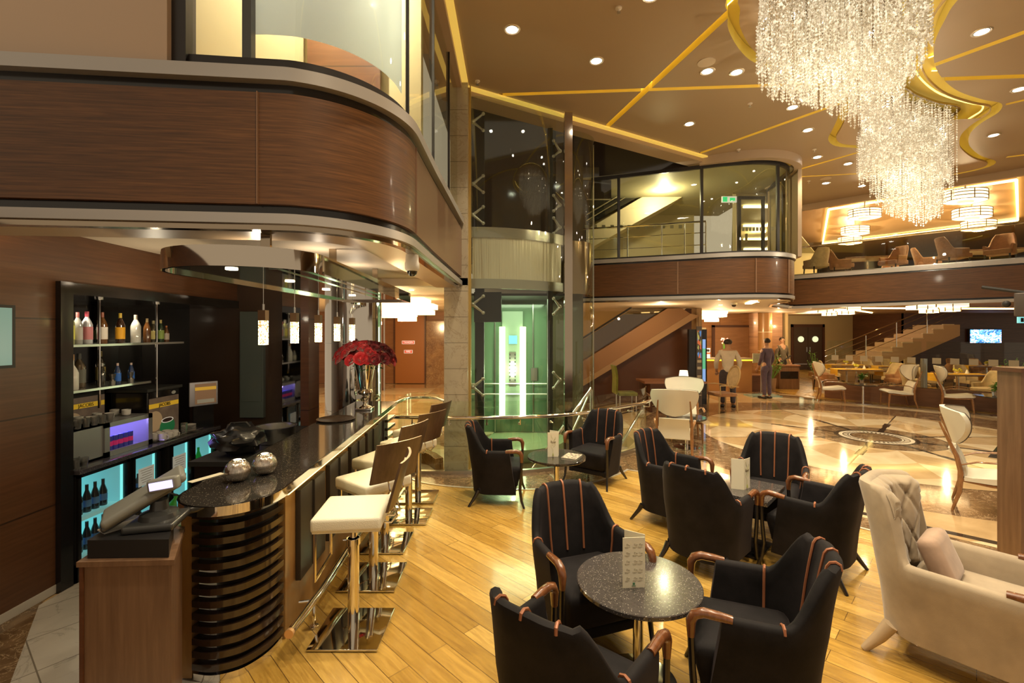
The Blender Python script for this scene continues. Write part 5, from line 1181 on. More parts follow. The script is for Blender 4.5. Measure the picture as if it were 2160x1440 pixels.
up_b = [(3.70,.33,.040,W_c,(.3,.28,.2),(.62,.52,.32),'clear bottle with cream label at the left end of the upper shelf'),
 (3.83,.30,.042,(.34,.34,.14),(.75,.72,.62),(.62,.60,.10),'clear bottle with yellow label and white cap on the upper shelf'),
 (3.915,.27,.033,(.30,.30,.28),(.45,.12,.12),(.45,.42,.38),'slim clear bottle half hidden behind the yellow labelled one, upper shelf'),
 (4.00,.28,.040,(.48,.48,.50),(.45,.06,.10),(.55,.20,.22),'clear vodka bottle with red label and red cap on the upper shelf'),
 (4.15,.28,.038,A_c,(.28,.08,.04),(.75,.68,.60),'amber bottle with white label and dark red cap on the upper shelf'),
 (4.34,.28,.036,(.05,.02,.01),(.6,.42,.04),(.85,.42,.02),'dark bottle with bright orange yellow label on the upper shelf'),
 (4.52,.27,.042,(.55,.55,.50),(.30,.25,.2),None,'frosted pale bottle behind the right chrome rod on the upper shelf'),
 (4.66,.24,.032,A_c,(.45,.32,.15),None,'amber bottle with gold cap right of the frosted one on the upper shelf'),
 (4.74,.22,.034,(.05,.04,.02),(.35,.3,.15),(.60,.52,.18),'dark squat bottle with pale yellow label on the upper shelf'),
 (4.84,.23,.030,G_c,(.55,.45,.15),(.30,.42,.10),'green bottle with green and yellow label on the upper shelf'),
 (4.92,.17,.026,A_c,(.6,.2,.05),(.60,.50,.42),'small bottle with orange cap at the right end of the upper shelf')]
for y, h, r, bc, cc, lc, tx in up_b: bottle(y, z1, h, r, bc, cc, lc, tx)
lo_b = [(3.64,.17,.030,(.35,.35,.32),(.3,.25,.2),(.6,.55,.45),'small clear handled bottle at the left end of the lower shelf',-3.60),
 (3.74,.27,.036,A_c,(.5,.35,.12),None,'amber bottle with gold cap behind the white one on the lower shelf',-3.78),
 (3.80,.29,.044,(.74,.72,.66),(.55,.30,.12),None,'opaque white bottle with pointed neck on the lower shelf',-3.60),
 (3.97,.29,.045,(.14,.10,.06),(.12,.12,.12),(.20,.20,.17),'round shouldered clear bottle with dark spirit on the lower shelf',-3.70),
 (4.08,.20,.024,D_c,(.45,.45,.45),None,'slim dark bottle with silver top on the lower shelf',-3.60),
 (4.20,.30,.036,D_c,(.25,.19,.05),(.30,.22,.06),'tall dark champagne bottle with gold label on the lower shelf',-3.72),
 (4.24,.19,.026,(.02,.05,.15),(.70,.55,.50),(.05,.20,.75),'small dark bottle with blue label and pale red top, left one on the lower shelf',-3.60),
 (4.44,.18,.026,(.02,.05,.15),(.70,.55,.50),(.05,.20,.75),'small dark bottle with blue label at the right end of the lower shelf',-3.64)]
for y, h, r, bc, cc, lc, tx, x in lo_b: bottle(y, z2, h, r, bc, cc, lc, tx, x, .42 if 'white' in tx else .3)
for y, tx in ((4.14,'left steel jigger cup on the lower shelf'),(4.34,'right steel jigger cup on the lower shelf')):
    b = B(); b.lathe([(.02,0),(.024,.04),(.012,.05),(.026,.10),(.024,.10)], (-3.56,y,z2), 14); tag(b.done('jigger', steel), tx, 'cup')
# mini fridge with lilac light
mf = thing('mini_fridge', 'silver countertop fridge with lilac lit window holding slim cans', 'mini fridge', (-3.65,4.02,.886))
b = B(); b.b2(-.26,.20,-.42,-.405,0,.29); b.b2(-.26,.20,.405,.42,0,.29); b.b2(-.26,.20,-.42,.42,.275,.29); b.b2(-.26,.20,-.42,.42,0,.02); b.b2(-.26,-.245,-.42,.42,0,.29)
b.b2(-.26,.20,-.42,-.10,0,.29)
b.done('body', get('fridge_silver', (.32,.32,.33), .35, .5), mf)
b = B(); b.b2(.195,.215,-.10,.42,.0,.045); b.b2(.195,.215,-.10,.42,.25,.29); b.b2(.195,.215,-.10,-.05,0,.29); b.b2(.195,.215,.37,.42,0,.29); b.done('door_frame', MATS['fridge_silver'], mf)
b = B(); b.b2(-.23,-.22,-.09,.40,.02,.275); b.b2(-.22,.19,-.09,.40,.268,.274); b.done('lit_interior', get('lilac_light', (.4,.35,.9), .5, emit=2.2, ecol=(.36,.28,1.0)), mf)
light('mini_fridge_light', 'POINT', (-3.55,4.2,1.12), 1.2, (.5,.4,1), .03)
for k in range(6):
    b = B(); b.cyl((0,0), .024, 0, .135, 14); o = b.done('slim_can', get('can_blue', (.10,.12,.55), .25, .3), None, 40, (-3.50,3.98+.055*k,.910))
    tag(o, 'slim blue and red drink can standing in the lilac lit countertop fridge', 'can', 'slim cans in the countertop fridge')
    b = B(); b.cyl((0,0), .0245, .05, .09, 14); b.done('label', get('can_red', (.55,.03,.15), .3, emit=.2), o)
for k in range(8):
    row = k//4; b = B(); b.lathe([(.022,0),(.034,.012),(.036,.055),(.034,.055),(.03,.012)], (0,0,0), 14); o = b.done('cup', get('cup_white', (.70,.68,.66), .25), None, 40, (-3.58+.11*row-.1,3.76+.18*(k % 4),1.179)); tag(o, 'white coffee cup on top of the silver countertop fridge', 'cup', 'cups on the countertop fridge')
for k in range(5):
    b = B(); b.lathe([(.02,0),(.028,.07),(.026,.07),(.018,.006)], (0,0,0), 12); o = b.done('drinking_glass', get('tumbler_glass', (.6,.6,.6), .05, trans=.85), None, 40, (-3.46,3.70+.075*k,1.179)); tag(o, 'small upturned glass on the front edge of the countertop fridge', 'glass', 'glasses on the countertop fridge')
for k in range(4):
    b = B(); b.lathe([(.02,0),(.03,.075),(.028,.075),(.018,.006)], (0,0,0), 12); o = b.done('drinking_glass', MATS['tumbler_glass'], None, 40, (-3.38-.07*(k % 2),3.60+.07*(k//2),.886)); tag(o, 'clear glass on the worktop left of the silver countertop fridge', 'glass', 'glasses left of the fridge')
# coffee machines
def poster_mat():
    m = M_('coffee_poster', (.1,.07,.05), .4); g = N(m); tc = g.n('ShaderNodeTexCoord'); sp = g.n('ShaderNodeSeparateXYZ'); g.l(tc.outputs['Object'], sp.inputs[0]); Y, Z = sp.outputs[1], sp.outputs[2]
    c = g.mix(g.noise(g.coord(), 9, 4), (.05,.03,.02), (.22,.15,.09))
    def ell(cy, cz, ry, rz, col, c):
        d = g.math('ADD', g.math('POWER', g.math('DIVIDE', g.math('SUBTRACT', Y, cy), ry), 2), g.math('POWER', g.math('DIVIDE', g.math('SUBTRACT', Z, cz), rz), 2)); return g.mix(g.math('LESS_THAN', d, 1), c, col)
    c = ell(-.13,.17,.10,.10,(.36,.24,.12), c); c = ell(.04,.09,.105,.085,(.02,.15,.05), c); c = ell(.04,.155,.085,.028,(.7,.65,.55), c); c = ell(.04,.155,.07,.02,(.03,.015,.01), c)
    yb = g.math('MULTIPLY', g.math('GREATER_THAN', Z, .30), g.math('LESS_THAN', Z, .345)); c = g.mix(yb, c, (.70,.42,.03)); g.l(c, g.b.inputs['Base Color']); g.l(c, g.b.inputs['Emission Color']); g.b.inputs['Emission Strength'].default_value = .35; return m
pm = poster_mat()
def coffee(y, label, dim=False):
    t = thing('coffee_machine', label, 'coffee machine', (-3.72,y,.886))
    b = B(); b.b2(-.22,.14,-.22,.22,0,.47, bev=.01); b.done('housing', black, t); b = B(); b.b2(-.25,.16,-.24,.24,.47,.50, bev=.004); b.done('lid', get('lid_grey', (.05,.052,.05), .25), t)
    b = B(); b.b2(.141,.146,-.20,.20,.01,.40); b.done('poster', pm, t); text('JACOBS', .045, get('poster_ink', (.05,.03,.02), .5), t, (.148,0,.322), (PI/2,0,PI/2), bold=.001)
    b = B(); b.lathe([(.03,0),(.03,.003),(0,.003)], (0,0,0), 20, sx=.6); q = b.done('badge', get('badge_white', (.6,.62,.6), .4), t); q.location = (.142,.13,.43); q.rotation_euler = (0,PI/2,0)
    return t
coffee(4.78, 'coffee machine with a yellow banded cup poster, right one on the worktop')
cd2 = thing('coffee_display', 'open silver framed door with a small coffee picture right of the coffee machine', 'display panel', (-3.40,5.13,1.14), R(-35))
b = B(); b.b2(-.02,.0,-.14,.14,0,.26, bev=.006); b.done('frame', get('panel_silver', (.45,.44,.5), .35, .4), cd2); b = B(); b.b2(.001,.004,-.09,.12,.02,.24); pmk = b.done('picture', get('small_poster', (.22,.12,.06), .4, emit=.4), cd2); b = B(); b.b2(.005,.007,-.09,.12,.17,.205); b.done('picture_band', get('poster_yellow', (.75,.45,.05), .4, emit=.3), cd2)
b = B(); b.b2(.005,.007,-.07,.10,.03,.07); b.done('caption', MATS['badge_white'], cd2); b = B(); b.b2(-.03,-.01,-.1,.1,-.254,0); b.done('stand', black, cd2)
cd3 = thing('menu_poster', 'dim yellow banded coffee poster behind the countertop fridge', 'poster', (-3.95,4.30,.95)); b = B(); b.b2(-.03,-.015,-.3,.22,.0,.46); b.done('frame', MATS['lid_grey'], cd3)
b = B(); b.b2(-.3+.3,.004-.0,-.2,.2,.01,.40); o = b.done('poster', pm, cd3); text('JACOBS', .045, MATS['poster_ink'], cd3, (.008,0,.322), (PI/2,0,PI/2))
tr = thing('cup_tray', 'steel tray with raised edge on the right part of the back worktop', 'tray', (-3.42,4.72,.886)); b = B(); b.b2(-.08,.08,-.26,.30,0,.006); b.tube([(-.08,-.26,.03),(.08,-.26,.03),(.08,.30,.03),(-.08,.30,.03)], .004, 6, closed=True); b.done('tray_plate', steel, tr)
for k in range(6):
    b = B(); b.lathe([(.022,0),(.034,.012),(.036,.075),(.033,.075),(.03,.012)], (0,0,0), 14); b.tube([(.033,0,.06),(.055,0,.05),(.05,0,.02),(.033,0,.015)], .004, 5); o = b.done('cup', MATS['cup_white'], None, 40, (-3.46+.08*(k % 2),4.50+.075*(k//2),.8945)); tag(o, 'white mug on the steel tray below the coffee poster', 'cup', 'mugs on the steel tray')
for k in range(6):
    b = B(); b.lathe([(.03,0),(.062,.010),(.064,.014),(.02,.006)], (0,0,0), 20); o = b.done('saucer', MATS['cup_white'], None, 40, (-3.42,4.92,.893+.013*k)); tag(o, 'white saucer in the stack at the right end of the steel tray', 'saucer', 'stacked saucers')
b = B(); b.lathe([(.02,0),(.028,.06),(.03,.12),(.026,.12)], (0,0,0), 12); o = b.done('glass_jar', MATS['tumbler_glass'], None, 40, (-3.38,4.79,.8945)); tag(o, 'clear glass jar holding spoons between mugs and saucers', 'jar')
# fridges with cyan light
cy = get('fridge_glow', (.3,.8,.8), .5, emit=1.1, ecol=(.22,.80,.85))
defs = [(3.58,4.06,'drinks fridge with glass bottles, left one under the worktop','bottles'),(4.10,4.42,'second drinks fridge with a paper notice on its glass','cans'),(4.56,4.86,'third drinks fridge with orange packs and a paper notice','orange'),(4.88,5.24,'right end drinks fridge with green bottles and cyan light','green')]
for y0, y1, lb, kind in defs:
    t = thing('drinks_fridge', lb, 'fridge', (-3.34,(y0+y1)/2,.01)); hw = (y1-y0)/2
    b = B(); b.b2(-.50,-.02,-hw,-hw+.015,0,.838); b.b2(-.50,-.02,hw-.015,hw,0,.838); b.b2(-.50,-.48,-hw,hw,0,.838); b.b2(-.5,-.02,-hw,hw,0,.14); b.b2(-.5,-.02,-hw,hw,.825,.838); b.done('cabinet', blackm, t)
    b = B(); b.b2(-.478,-.472,-hw+.02,hw-.02,.16,.82); b.b2(-.06,-.045,hw-.03,hw-.017,.16,.82); b.done('light_panel', cy, t)
    b = B(); b.b2(-.47,-.06,hw-.021,hw-.016,.16,.82); b.done('side_liner', get('fridge_liner_glow', (.3,.55,.58), .4, emit=.42 if kind != 'bottles' else .42, ecol=(.22,.62,.70)), t)  # side liner emits, putting cyan fridge light into its surface
    for zz in (.17,.47):
        b = B(); b.b2(-.46,-.05,-hw+.02,hw-.02,zz-.006,zz); b.b2(-.052,-.046,-hw+.02,hw-.02,zz-.02,zz+.008); b.done('shelf', get('fridge_shelf', (.6,.75,.75), .3, emit=.25, ecol=(.3,.8,.85)), t)
    b = B(); b.b2(-.02,0,-hw,-hw+.025,.14,.838); b.b2(-.02,0,hw-.025,hw,.14,.838); b.b2(-.02,0,-hw,hw,.14,.165); b.b2(-.02,0,-hw,hw,.81,.838); b.done('door_frame', black, t)
    b = B(); b.b2(-.012,-.008,-hw+.02,hw-.02,.16,.82); b.done('glass_door', glass, t)
    yc = (y0+y1)/2; n_ = int((hw*2-.08)/.075)
    for zz in (.18,.48):
        for k in range(n_):
            y = y0+.05+.075*k
            if kind in ('bottles','cans'):
                b = B(); h_ = .22 if kind == 'bottles' else .15; b.lathe([(.028,0),(.03,.01),(.03,h_*.55),(.012,h_*.8),(.012,h_)], (0,0,0), 12); o = b.done('small_bottle', get('soft_'+kind, (.05,.04,.05) if kind == 'bottles' else (.12,.05,.03), .1, coat=.5), None, 40, (-3.46,y,zz+.01)); tag(o, 'dark soft drink bottle behind glass in the %s' % ('left drinks fridge' if kind == 'bottles' else 'second drinks fridge'), 'bottle', 'bottles in '+lb)
                b = B(); b.cyl((0,0), .0305, h_*.2, h_*.45, 12); b.done('label', get('soft_label_b', (.15,.3,.7), .5), o)
            elif kind == 'orange':
                b = B(); b.box((0,0,.06), (.07,.066,.12), bev=.005); o = b.done('drink_carton', get('orange_pack', (.75,.22,.03), .5, emit=.15) if zz > .3 else get('green_pack', (.12,.4,.05), .5), None, 40, (-3.43,y,zz+.01)); tag(o, 'orange drink pack in the third fridge, upper shelf' if zz > .3 else 'green drink pack in the third fridge, lower shelf', 'carton', 'packs in the third fridge'+(' top' if zz > .3 else ' bottom'))
            else:
                b = B(); h_ = .2; b.lathe([(.026,0),(.03,.01),(.03,h_*.5),(.012,h_*.8),(.012,h_)], (0,0,0), 12) if zz > .3 else b.cyl((0,0), .03, 0, .11, 12); o = b.done('small_bottle' if zz > .3 else 'drink_can', get('green_bottle', (.03,.45,.08), .15, emit=.15) if zz > .3 else get('yellow_can', (.6,.65,.05), .3, .2), None, 40, (-3.43,y,zz+.01)); tag(o, 'green soft drink bottle on the upper shelf of the right end fridge' if zz > .3 else 'yellow green can on the lower shelf of the right end fridge', 'bottle' if zz > .3 else 'can', 'drinks in the right end fridge'+(' top' if zz > .3 else ' bottom'))
for y, lb in ((4.24,'white paper notice stuck on the glass of the second fridge'),(4.66,'white paper notice stuck on the glass of the third fridge')):
    b = B(); b.b2(-3.3375,-3.335,y-.09,y+.09,.56,.72); o = b.done('paper_notice', get('paper_lit', (.75,.75,.7), .6, emit=.15)); tag(o, lb, 'notice'); b = B(); 
    for k in range(6): b.box((-3.3345,y,.70-.022*k), (.001,.14-.02*(k % 3),.004))
    b.done('print', ink, o)
# screen at left edge
sc_ = thing('wall_screen', 'dark framed wall screen cut off by the left edge of the picture', 'screen', (-3.385,2.95,1.93)); b = B(); b.b2(-.01,.04,-.45,.18,-.22,.20); b.done('casing', blackm, sc_); b = B(); b.b2(.041,.044,-.43,.155,-.20,.18); b.done('screen_glass', get('screen_greenish', (.15,.25,.22), .3, emit=.35, ecol=(.25,.5,.45)), sc_)
# ================================================================== CHANDELIER
ch = thing('crystal_chandelier', 'huge two part crystal strand chandelier hanging from the curved ceiling raft', 'chandelier', (0,0,CEIL))
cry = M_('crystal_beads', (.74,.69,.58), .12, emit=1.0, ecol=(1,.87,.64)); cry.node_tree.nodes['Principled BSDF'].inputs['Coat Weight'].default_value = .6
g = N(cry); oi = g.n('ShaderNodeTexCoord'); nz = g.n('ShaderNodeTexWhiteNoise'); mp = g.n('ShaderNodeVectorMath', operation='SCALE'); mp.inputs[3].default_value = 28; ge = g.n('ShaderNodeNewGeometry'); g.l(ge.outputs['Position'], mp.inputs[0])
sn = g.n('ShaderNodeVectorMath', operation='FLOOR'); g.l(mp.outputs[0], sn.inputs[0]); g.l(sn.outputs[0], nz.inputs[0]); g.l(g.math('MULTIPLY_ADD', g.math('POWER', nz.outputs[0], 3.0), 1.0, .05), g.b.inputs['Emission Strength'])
def strand(L, step=.040, r=.0125):
    b = B(); n = int(L/step)
    for k in range(n):
        z = -k*step-.02; rr_ = r*(1.35 if k == n-1 else 1)
        b.add([(rr_,0,z),(0,rr_,z),(-rr_,0,z),(0,-rr_,z),(0,0,z+rr_*1.1),(0,0,z-rr_*1.1)], [(0,1,4),(1,2,4),(2,3,4),(3,0,4),(1,0,5),(2,1,5),(3,2,5),(0,3,5)])
    b.tube([(0,0,.0),(0,0,-L)], .0012, 3)
    return b
rs2 = random.Random(11); pts = []
def inside(p, P):
    c = False; n = len(P)
    for i in range(n):
        x1,y1 = P[i][:2]; x2,y2 = P[i-1][:2]
        if (y1 > p[1]) != (y2 > p[1]) and p[0] < (x2-x1)*(p[1]-y1)/(y2-y1)+x1: c = not c
    return c
# two bodies: the large near one and the smaller far one, joined by a thin bridge
body1 = smoothline([(2.38,4.3),(2.62,4.9),(2.87,5.45),(3.3,5.9),(4.0,6.3),(4.8,6.8),(5.4,7.2),(5.75,7.2),(5.55,6.6),(5.1,6.05),(4.75,5.5),(4.45,5.0),(4.0,4.4),(3.2,4.1)], 4, True)
body2 = smoothline([(5.45,7.2),(5.9,7.85),(6.2,8.35),(6.9,8.6),(7.6,8.9),(8.2,9.4),(9.0,9.6),(8.9,9.35),(8.2,8.9),(7.6,8.3),(7.35,7.8),(7.15,7.45),(6.65,7.3),(6.1,7.05),(5.7,6.85)], 4, True)
def length(p, which):
    x, y = p
    if which == 1:
        d = (Vector(p)-Vector((3.75,5.0))).length; return .62+.20*math.cos(min(d,1.6)*1.3)
    d = (Vector(p)-Vector((7.05,8.05))).length; return max(.55, 1.74-.80*d+.12*math.sin(x*3.1+y*2))
for which, P, nn in ((1, body1, 1300), (2, body2, 1050)):
    x0 = min(p[0] for p in P); x1 = max(p[0] for p in P); y0 = min(p[1] for p in P); y1 = max(p[1] for p in P); got = 0; tr_ = 0
    while got < nn and tr_ < 60000:
        tr_ += 1; p = (rs2.uniform(x0,x1), rs2.uniform(y0,y1))
        if inside(p, P): pts.append((p, length(p, which)*rs2.uniform(.93,1.05))); got += 1
# strands nearest the viewer are parts of their own, the rest one mass
pts.sort(key=lambda q: math.hypot(*q[0]))
def edge_d(p): 
    P = body1+body2; return min((p[0]-a[0])**2+(p[1]-a[1])**2 for a in P)
order = sorted(range(len(pts)), key=lambda i: edge_d(pts[i][0])+.02*math.hypot(*pts[i][0])); indiv = set(order[:96])
meshes = {}
mass = B()
for i, (p, L) in enumerate(pts):
    if i in indiv:
        key = round(L, 1)
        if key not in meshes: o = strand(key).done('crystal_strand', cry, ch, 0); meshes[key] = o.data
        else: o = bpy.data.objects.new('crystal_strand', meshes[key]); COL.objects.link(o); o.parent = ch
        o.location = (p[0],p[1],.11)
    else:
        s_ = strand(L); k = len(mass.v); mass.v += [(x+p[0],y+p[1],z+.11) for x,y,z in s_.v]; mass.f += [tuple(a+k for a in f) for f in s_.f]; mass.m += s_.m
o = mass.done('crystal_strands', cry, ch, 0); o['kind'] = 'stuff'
b = B()
for P in (body1, body2): b.wall(P, .085, .118, .03, closed=True)
b.done('ceiling_plate', bronze, ch)
bulb = M_('halogen_bulb', (1,1,1), .5, emit=40, ecol=(1,.93,.78))
for i in range(0, 26):
    p, L = pts[rs2.randrange(len(pts))]; b = B(); b.ico((p[0],p[1],-.08-rs2.uniform(0,.25)), .016, 2); b.done('halogen_bulb', bulb, ch)
for x, y, z, pw in ((3.3,5.0,4.4,18),(4.6,6.0,4.35,18),(3.9,5.5,4.25,14),(6.9,8.0,3.55,30),(6.3,7.6,4.3,14),(7.5,8.4,4.2,14)): light('chandelier_light', 'POINT', (x,y,z), pw, (1,.86,.62), .03)
# ================================================================== CEILING FITTINGS
dl0 = None
for i, (x, y) in enumerate(DOWN):
    if dl0 is None:
        dl0 = thing('downlight', '', 'downlight', (x,y,CEIL-.001)); b = B(); b.lathe([(.075,0),(.085,-.008),(.095,-.004),(.098,0)], (0,0,0), 24); b.done('ring', M_('downlight_ring', (.7,.6,.45), .3, .5), dl0)
        b = B(); b.lathe([(.066,-.004),(.03,-.009),(.001,-.010)], (0,0,0), 20); b.done('lamp', led_white, dl0); o = dl0
    else: o = dup(dl0, (x,y,CEIL-.001), 0, '')
    o['label'] = ['round recessed downlight near the left golden cove, top centre','round recessed downlight above the lift front','recessed downlight cut by the top edge of the picture','left downlight of the pair below the round ceiling speaker','right downlight of the pair below the round ceiling speaker','downlight above the middle of the centre balcony','downlight left below the big chandelier body','downlight just beside the lower left edge of the big chandelier body','downlight between the balcony surround and the far chandelier','right neighbour of the downlight beside the balcony surround','low downlight near the balcony surround, left of the hanging strands','small downlight touching the left strands of the far chandelier','large downlight at the upper right of the chandelier','downlight at the far right edge of the ceiling','downlight at the right, below the pointed raft tip'][i]
sp0 = None
for px, py, lb in ((1305,22,'white sprinkler head near the top centre of the ceiling'),(1007,175,'white sprinkler head at the corner of the golden cove'),(1582,222,'white sprinkler head below the two paired downlights'),(1558,318,'white sprinkler head over the right half of the centre balcony'),(1718,318,'white sprinkler head above the balcony surround'),(1706,384,'white sprinkler head low on the ceiling by the surround')):
    x, y = on_plane(px, py, CEIL-.03)
    if sp0 is None:
        sp0 = thing('sprinkler', lb, 'sprinkler', (x,y,CEIL)); b = B(); b.lathe([(.035,0),(.035,-.012),(.012,-.02),(.010,-.05)], (0,0,0), 16); b.done('body', M_('sprinkler_white', (.8,.7,.58), .4), sp0); b = B(); b.lathe([(.022,-.052),(.022,-.056)], (0,0,0), 12); b.done('deflector', steel, sp0)
    else: dup(sp0, (x,y,CEIL), 0, lb)
for px, py, lb in ((1490,131,'round ceiling speaker grille above the paired downlights'),(1742,376,'round ceiling speaker grille low near the balcony surround')):
    x, y = on_plane(px, py, CEIL); b = B(); b.lathe([(.11,0),(.11,-.008),(.095,-.010),(.001,-.011)], (x,y,CEIL), 28); tag(b.done('ceiling_speaker', get('speaker_white', (.62,.50,.36), .6)), lb, 'speaker')
# soffit fittings over bar and under centre balcony
k_ = 0
def soff(px, py, z, lb):
    x, y = on_plane(px, py, z); b = B(); b.lathe([(.045,0),(.045,-.004),(.001,-.005)], (x,y,z), 20); tag(b.done('small_downlight', get('small_lamp', (1,.9,.7), .5, emit=5, ecol=(1,.85,.6))), lb, 'downlight')
for px, py, lb in ((1467,630,'small soffit downlight nearest the escalator under the centre balcony'),(1565,631,'small soffit downlight in the middle under the centre balcony'),(1597,637,'small soffit downlight right of the middle under the centre balcony'),(1520,643,'small soffit downlight next to the dome camera under the centre balcony')): soff(px, py, 2.619, lb)
for px, py, lb in ((845,598,'small soffit downlight over the corridor, left one'),(868,612,'small soffit downlight over the corridor, right one')): soff(px, py, 2.699, lb)
cm2 = thing('dome_camera', 'small dome camera on the soffit under the centre balcony', 'camera', (*on_plane(1548,640,2.6),2.619)); b = B(); b.lathe([(.07,0),(.07,-.04),(.055,-.05)], (0,0,0), 20); b.done('housing', MATS['camera_white'], cm2); b = B(); b.lathe([(.05,-.05),(.04,-.085),(.002,-.10)], (0,0,0), 20); b.done('dome', darkglass, cm2)
spk = thing('wall_speaker', 'dark hanging speaker box at the right edge under the balcony rim', 'speaker', (8.9,8.0,2.42)); b = B(); b.box((0,0,0), (.42,.30,.40), rz=R(35), bev=.02); b.done('box', M_('speaker_dark', (.10,.08,.07), .35, .3), spk); b = B(); b.tube([(0,0,.2),(-.3,.5,.35)], .03, 8); b.ico((-.26,.12,.02), .06, 2); b.done('bracket', blackm, spk)
# ================================================================== RIGHT DIVIDER PANEL
dv = thing('wood_divider', 'tall brown wooden divider post at the right edge of the picture', 'divider', (0,0,0))
b = B(); b.b2(3.78,3.86,3.45,3.62,.0,1.65); b.b2(3.86,4.6,3.50,3.57,.0,1.65); b.done('post', counter_wood, dv)
b = B(); b.b2(3.77,3.87,3.44,3.63,.0,.10); b.done('foot', dark_wood, dv); b = B(); b.b2(3.76,4.6,3.43,3.64,1.65,1.68); b.done('cap', dark_wood, dv)
# ================================================================== HALF WALL WITH GLASS before the dining area
hwP = Vector((9.25,13.75)); hwD = Vector((1,-1)).normalized()
hw_ = thing('half_wall', 'low brown half wall topped by clear glass with pale squares, along the dining area', 'partition', (0,0,0))
b = B(); b.wall([tuple(hwP), tuple(hwP+hwD*9)], .002, .47, .16); b.done('base', woodmat('half_wall_wood', (.20,.085,.04), (.28,.13,.065), (.6,.6,6), .3, .3), hw_)
b = B(); b.wall([tuple(hwP), tuple(hwP+hwD*9)], .47, .49, .18); b.done('cap', emperador, hw_)
mid_ = [tuple(q) for q in (hwP+Vector((.05,.05)), hwP+hwD*9+Vector((.05,.05)))]
for k in range(4):
    p = hwP+Vector((.05,.05))+hwD*(2.2*k+.05); q = p+hwD*2.1; b = B(); b.wall([tuple(p), tuple(q)], .49, 1.70, .012); b.done('glass_panel', glass, hw_)
    b = B(); 
    for j in range(6):
        c = p+hwD*(.2+.34*j); b.box((c.x-.02,c.y-.02,1.20), (.17,.004,.15), rz=R(-45))
    b.done('glass_sticker', M_('sticker_pale', (.62,.55,.42), .6, alpha=.8) if 'sticker_pale' not in MATS else MATS['sticker_pale'], hw_)
    if k: b = B(); c = p-hwD*.05; b.cyl((c.x,c.y), .07, .49, 1.25, 16); b.done('glass_post', get('post_glass', (.35,.36,.33), .05, .6), hw_)
# ================================================================== DINING CHAIRS AND TABLES
def make_tub(label, mat, tall=.92):
    t = thing('dining_chair', label, 'chair', (0,0,0)); rows, sec = shell(.56, .56, tall, .60, .38, .06, th=.05, nu=25, hb=.22)
    b = B(); b.grid(rows, closed_v=True, caps=True); b.done('shell', mat, t, 60); b = B(); b.box((0,-.03,.42), (.48,.50,.12), bev=.03); b.done('seat', mat, t)
    for sx in (-1,1):
        for y in (-.22,.22):
            b = B(); b.tube([(sx*.21,y,.38),(sx*.23,y*1.15,0)], [.020,.013], 6); b.done('leg', black, t)
    return t
tb = {'brown': make_tub('', tub_brown), 'beige': make_tub('', tub_beige)}
used = set()
def tub(kind, x, y, a, label, z=.011):
    if kind in used: o = dup(tb[kind], (0,0,0), 0, label)
    else: o = tb[kind]; used.add(kind)
    o.location = (x,y,z); o.rotation_euler = (0,0,R(a)); o['label'] = label
def P_(px, Y): return (px-1080)/980*Y
def dtable(x, y, w_, d_, label, z=.011, cloth=True, rz=0, h=.74):
    t = thing('dining_table', label, 'table', (x,y,z), R(rz)); b = B(); b.box((0,0,h-.02), (w_,d_,.04), bev=.004); b.done('tabletop', counter_wood, t)
    b = B(); b.cyl((0,0), .035, .02, h-.04, 14); b.done('column', chrome, t); b = B(); b.box((0,0,.01), (.42,.42,.02)); b.done('base', steel, t)
    if cloth:
        c = B(); c.box((x,y,z+h+.004), (w_+.02,d_*.55,.006), rz=R(rz)); 
        for s_ in (-1,1):
            q = Vector((s_*(w_/2+.012),0)); q.rotate(Matrix.Rotation(R(rz),2)); c.box((x+q.x,y+q.y,z+h-.10), (.006,d_*.55,.20), rz=R(rz))
        tag(c.done('table_runner', yellow_cloth), 'yellow runner draped over the '+label.replace('dining table','table'), 'tablecloth')
    return t
def setting(x, y, z, k, where):
    r_ = random.Random(k); c = thing('flower_bowl', 'bowl of green and yellow flowers on the '+where, 'flowers', (x,y,z))
    b = B(); b.lathe([(.03,0),(.05,.06),(.045,.06)], (0,0,0), 12); b.done('bowl', MATS['cup_white'], c)
    b = B(); 
    for j in range(14): b.ico((r_.uniform(-.08,.08), r_.uniform(-.06,.06), .09+r_.uniform(-.02,.05)), .028, 1)
    b.done('blossoms', get('blossom_mix', (.55,.50,.06), .6), c)
    b = B(); b.lathe([(.035,0),(.05,.0),(.012,.11),(.0,.12)], (x+.22,y-.05,z), 12); tag(b.done('folded_napkin', get('napkin', (.85,.8,.72), .7)), 'white cone napkin on the '+where, 'napkin')
    b = B(); b.lathe([(.06,0),(.10,.010),(.10,.014),(.05,.006)], (x-.25,y,z), 16); tag(b.done('plate', MATS['cup_white']), 'white plate on the '+where, 'plate')
T = [(P_(1806,15.0),15.0,1.3,.8,'left front dining table seen through the glass'),(P_(2020,13.3),13.3,1.35,.8,'right front dining table seen through the glass'),(P_(1785,17.0),17.0,1.2,.8,'left rear dining table'),(P_(1885,16.3),16.3,1.2,.8,'middle rear dining table'),(P_(2080,16.5),16.5,1.4,.8,'right rear dining table')]
for i, (x, y, w_, d_, lb) in enumerate(T):
    dtable(x, y, w_, d_, lb, rz=-8); setting(x, y, .762, i, lb)
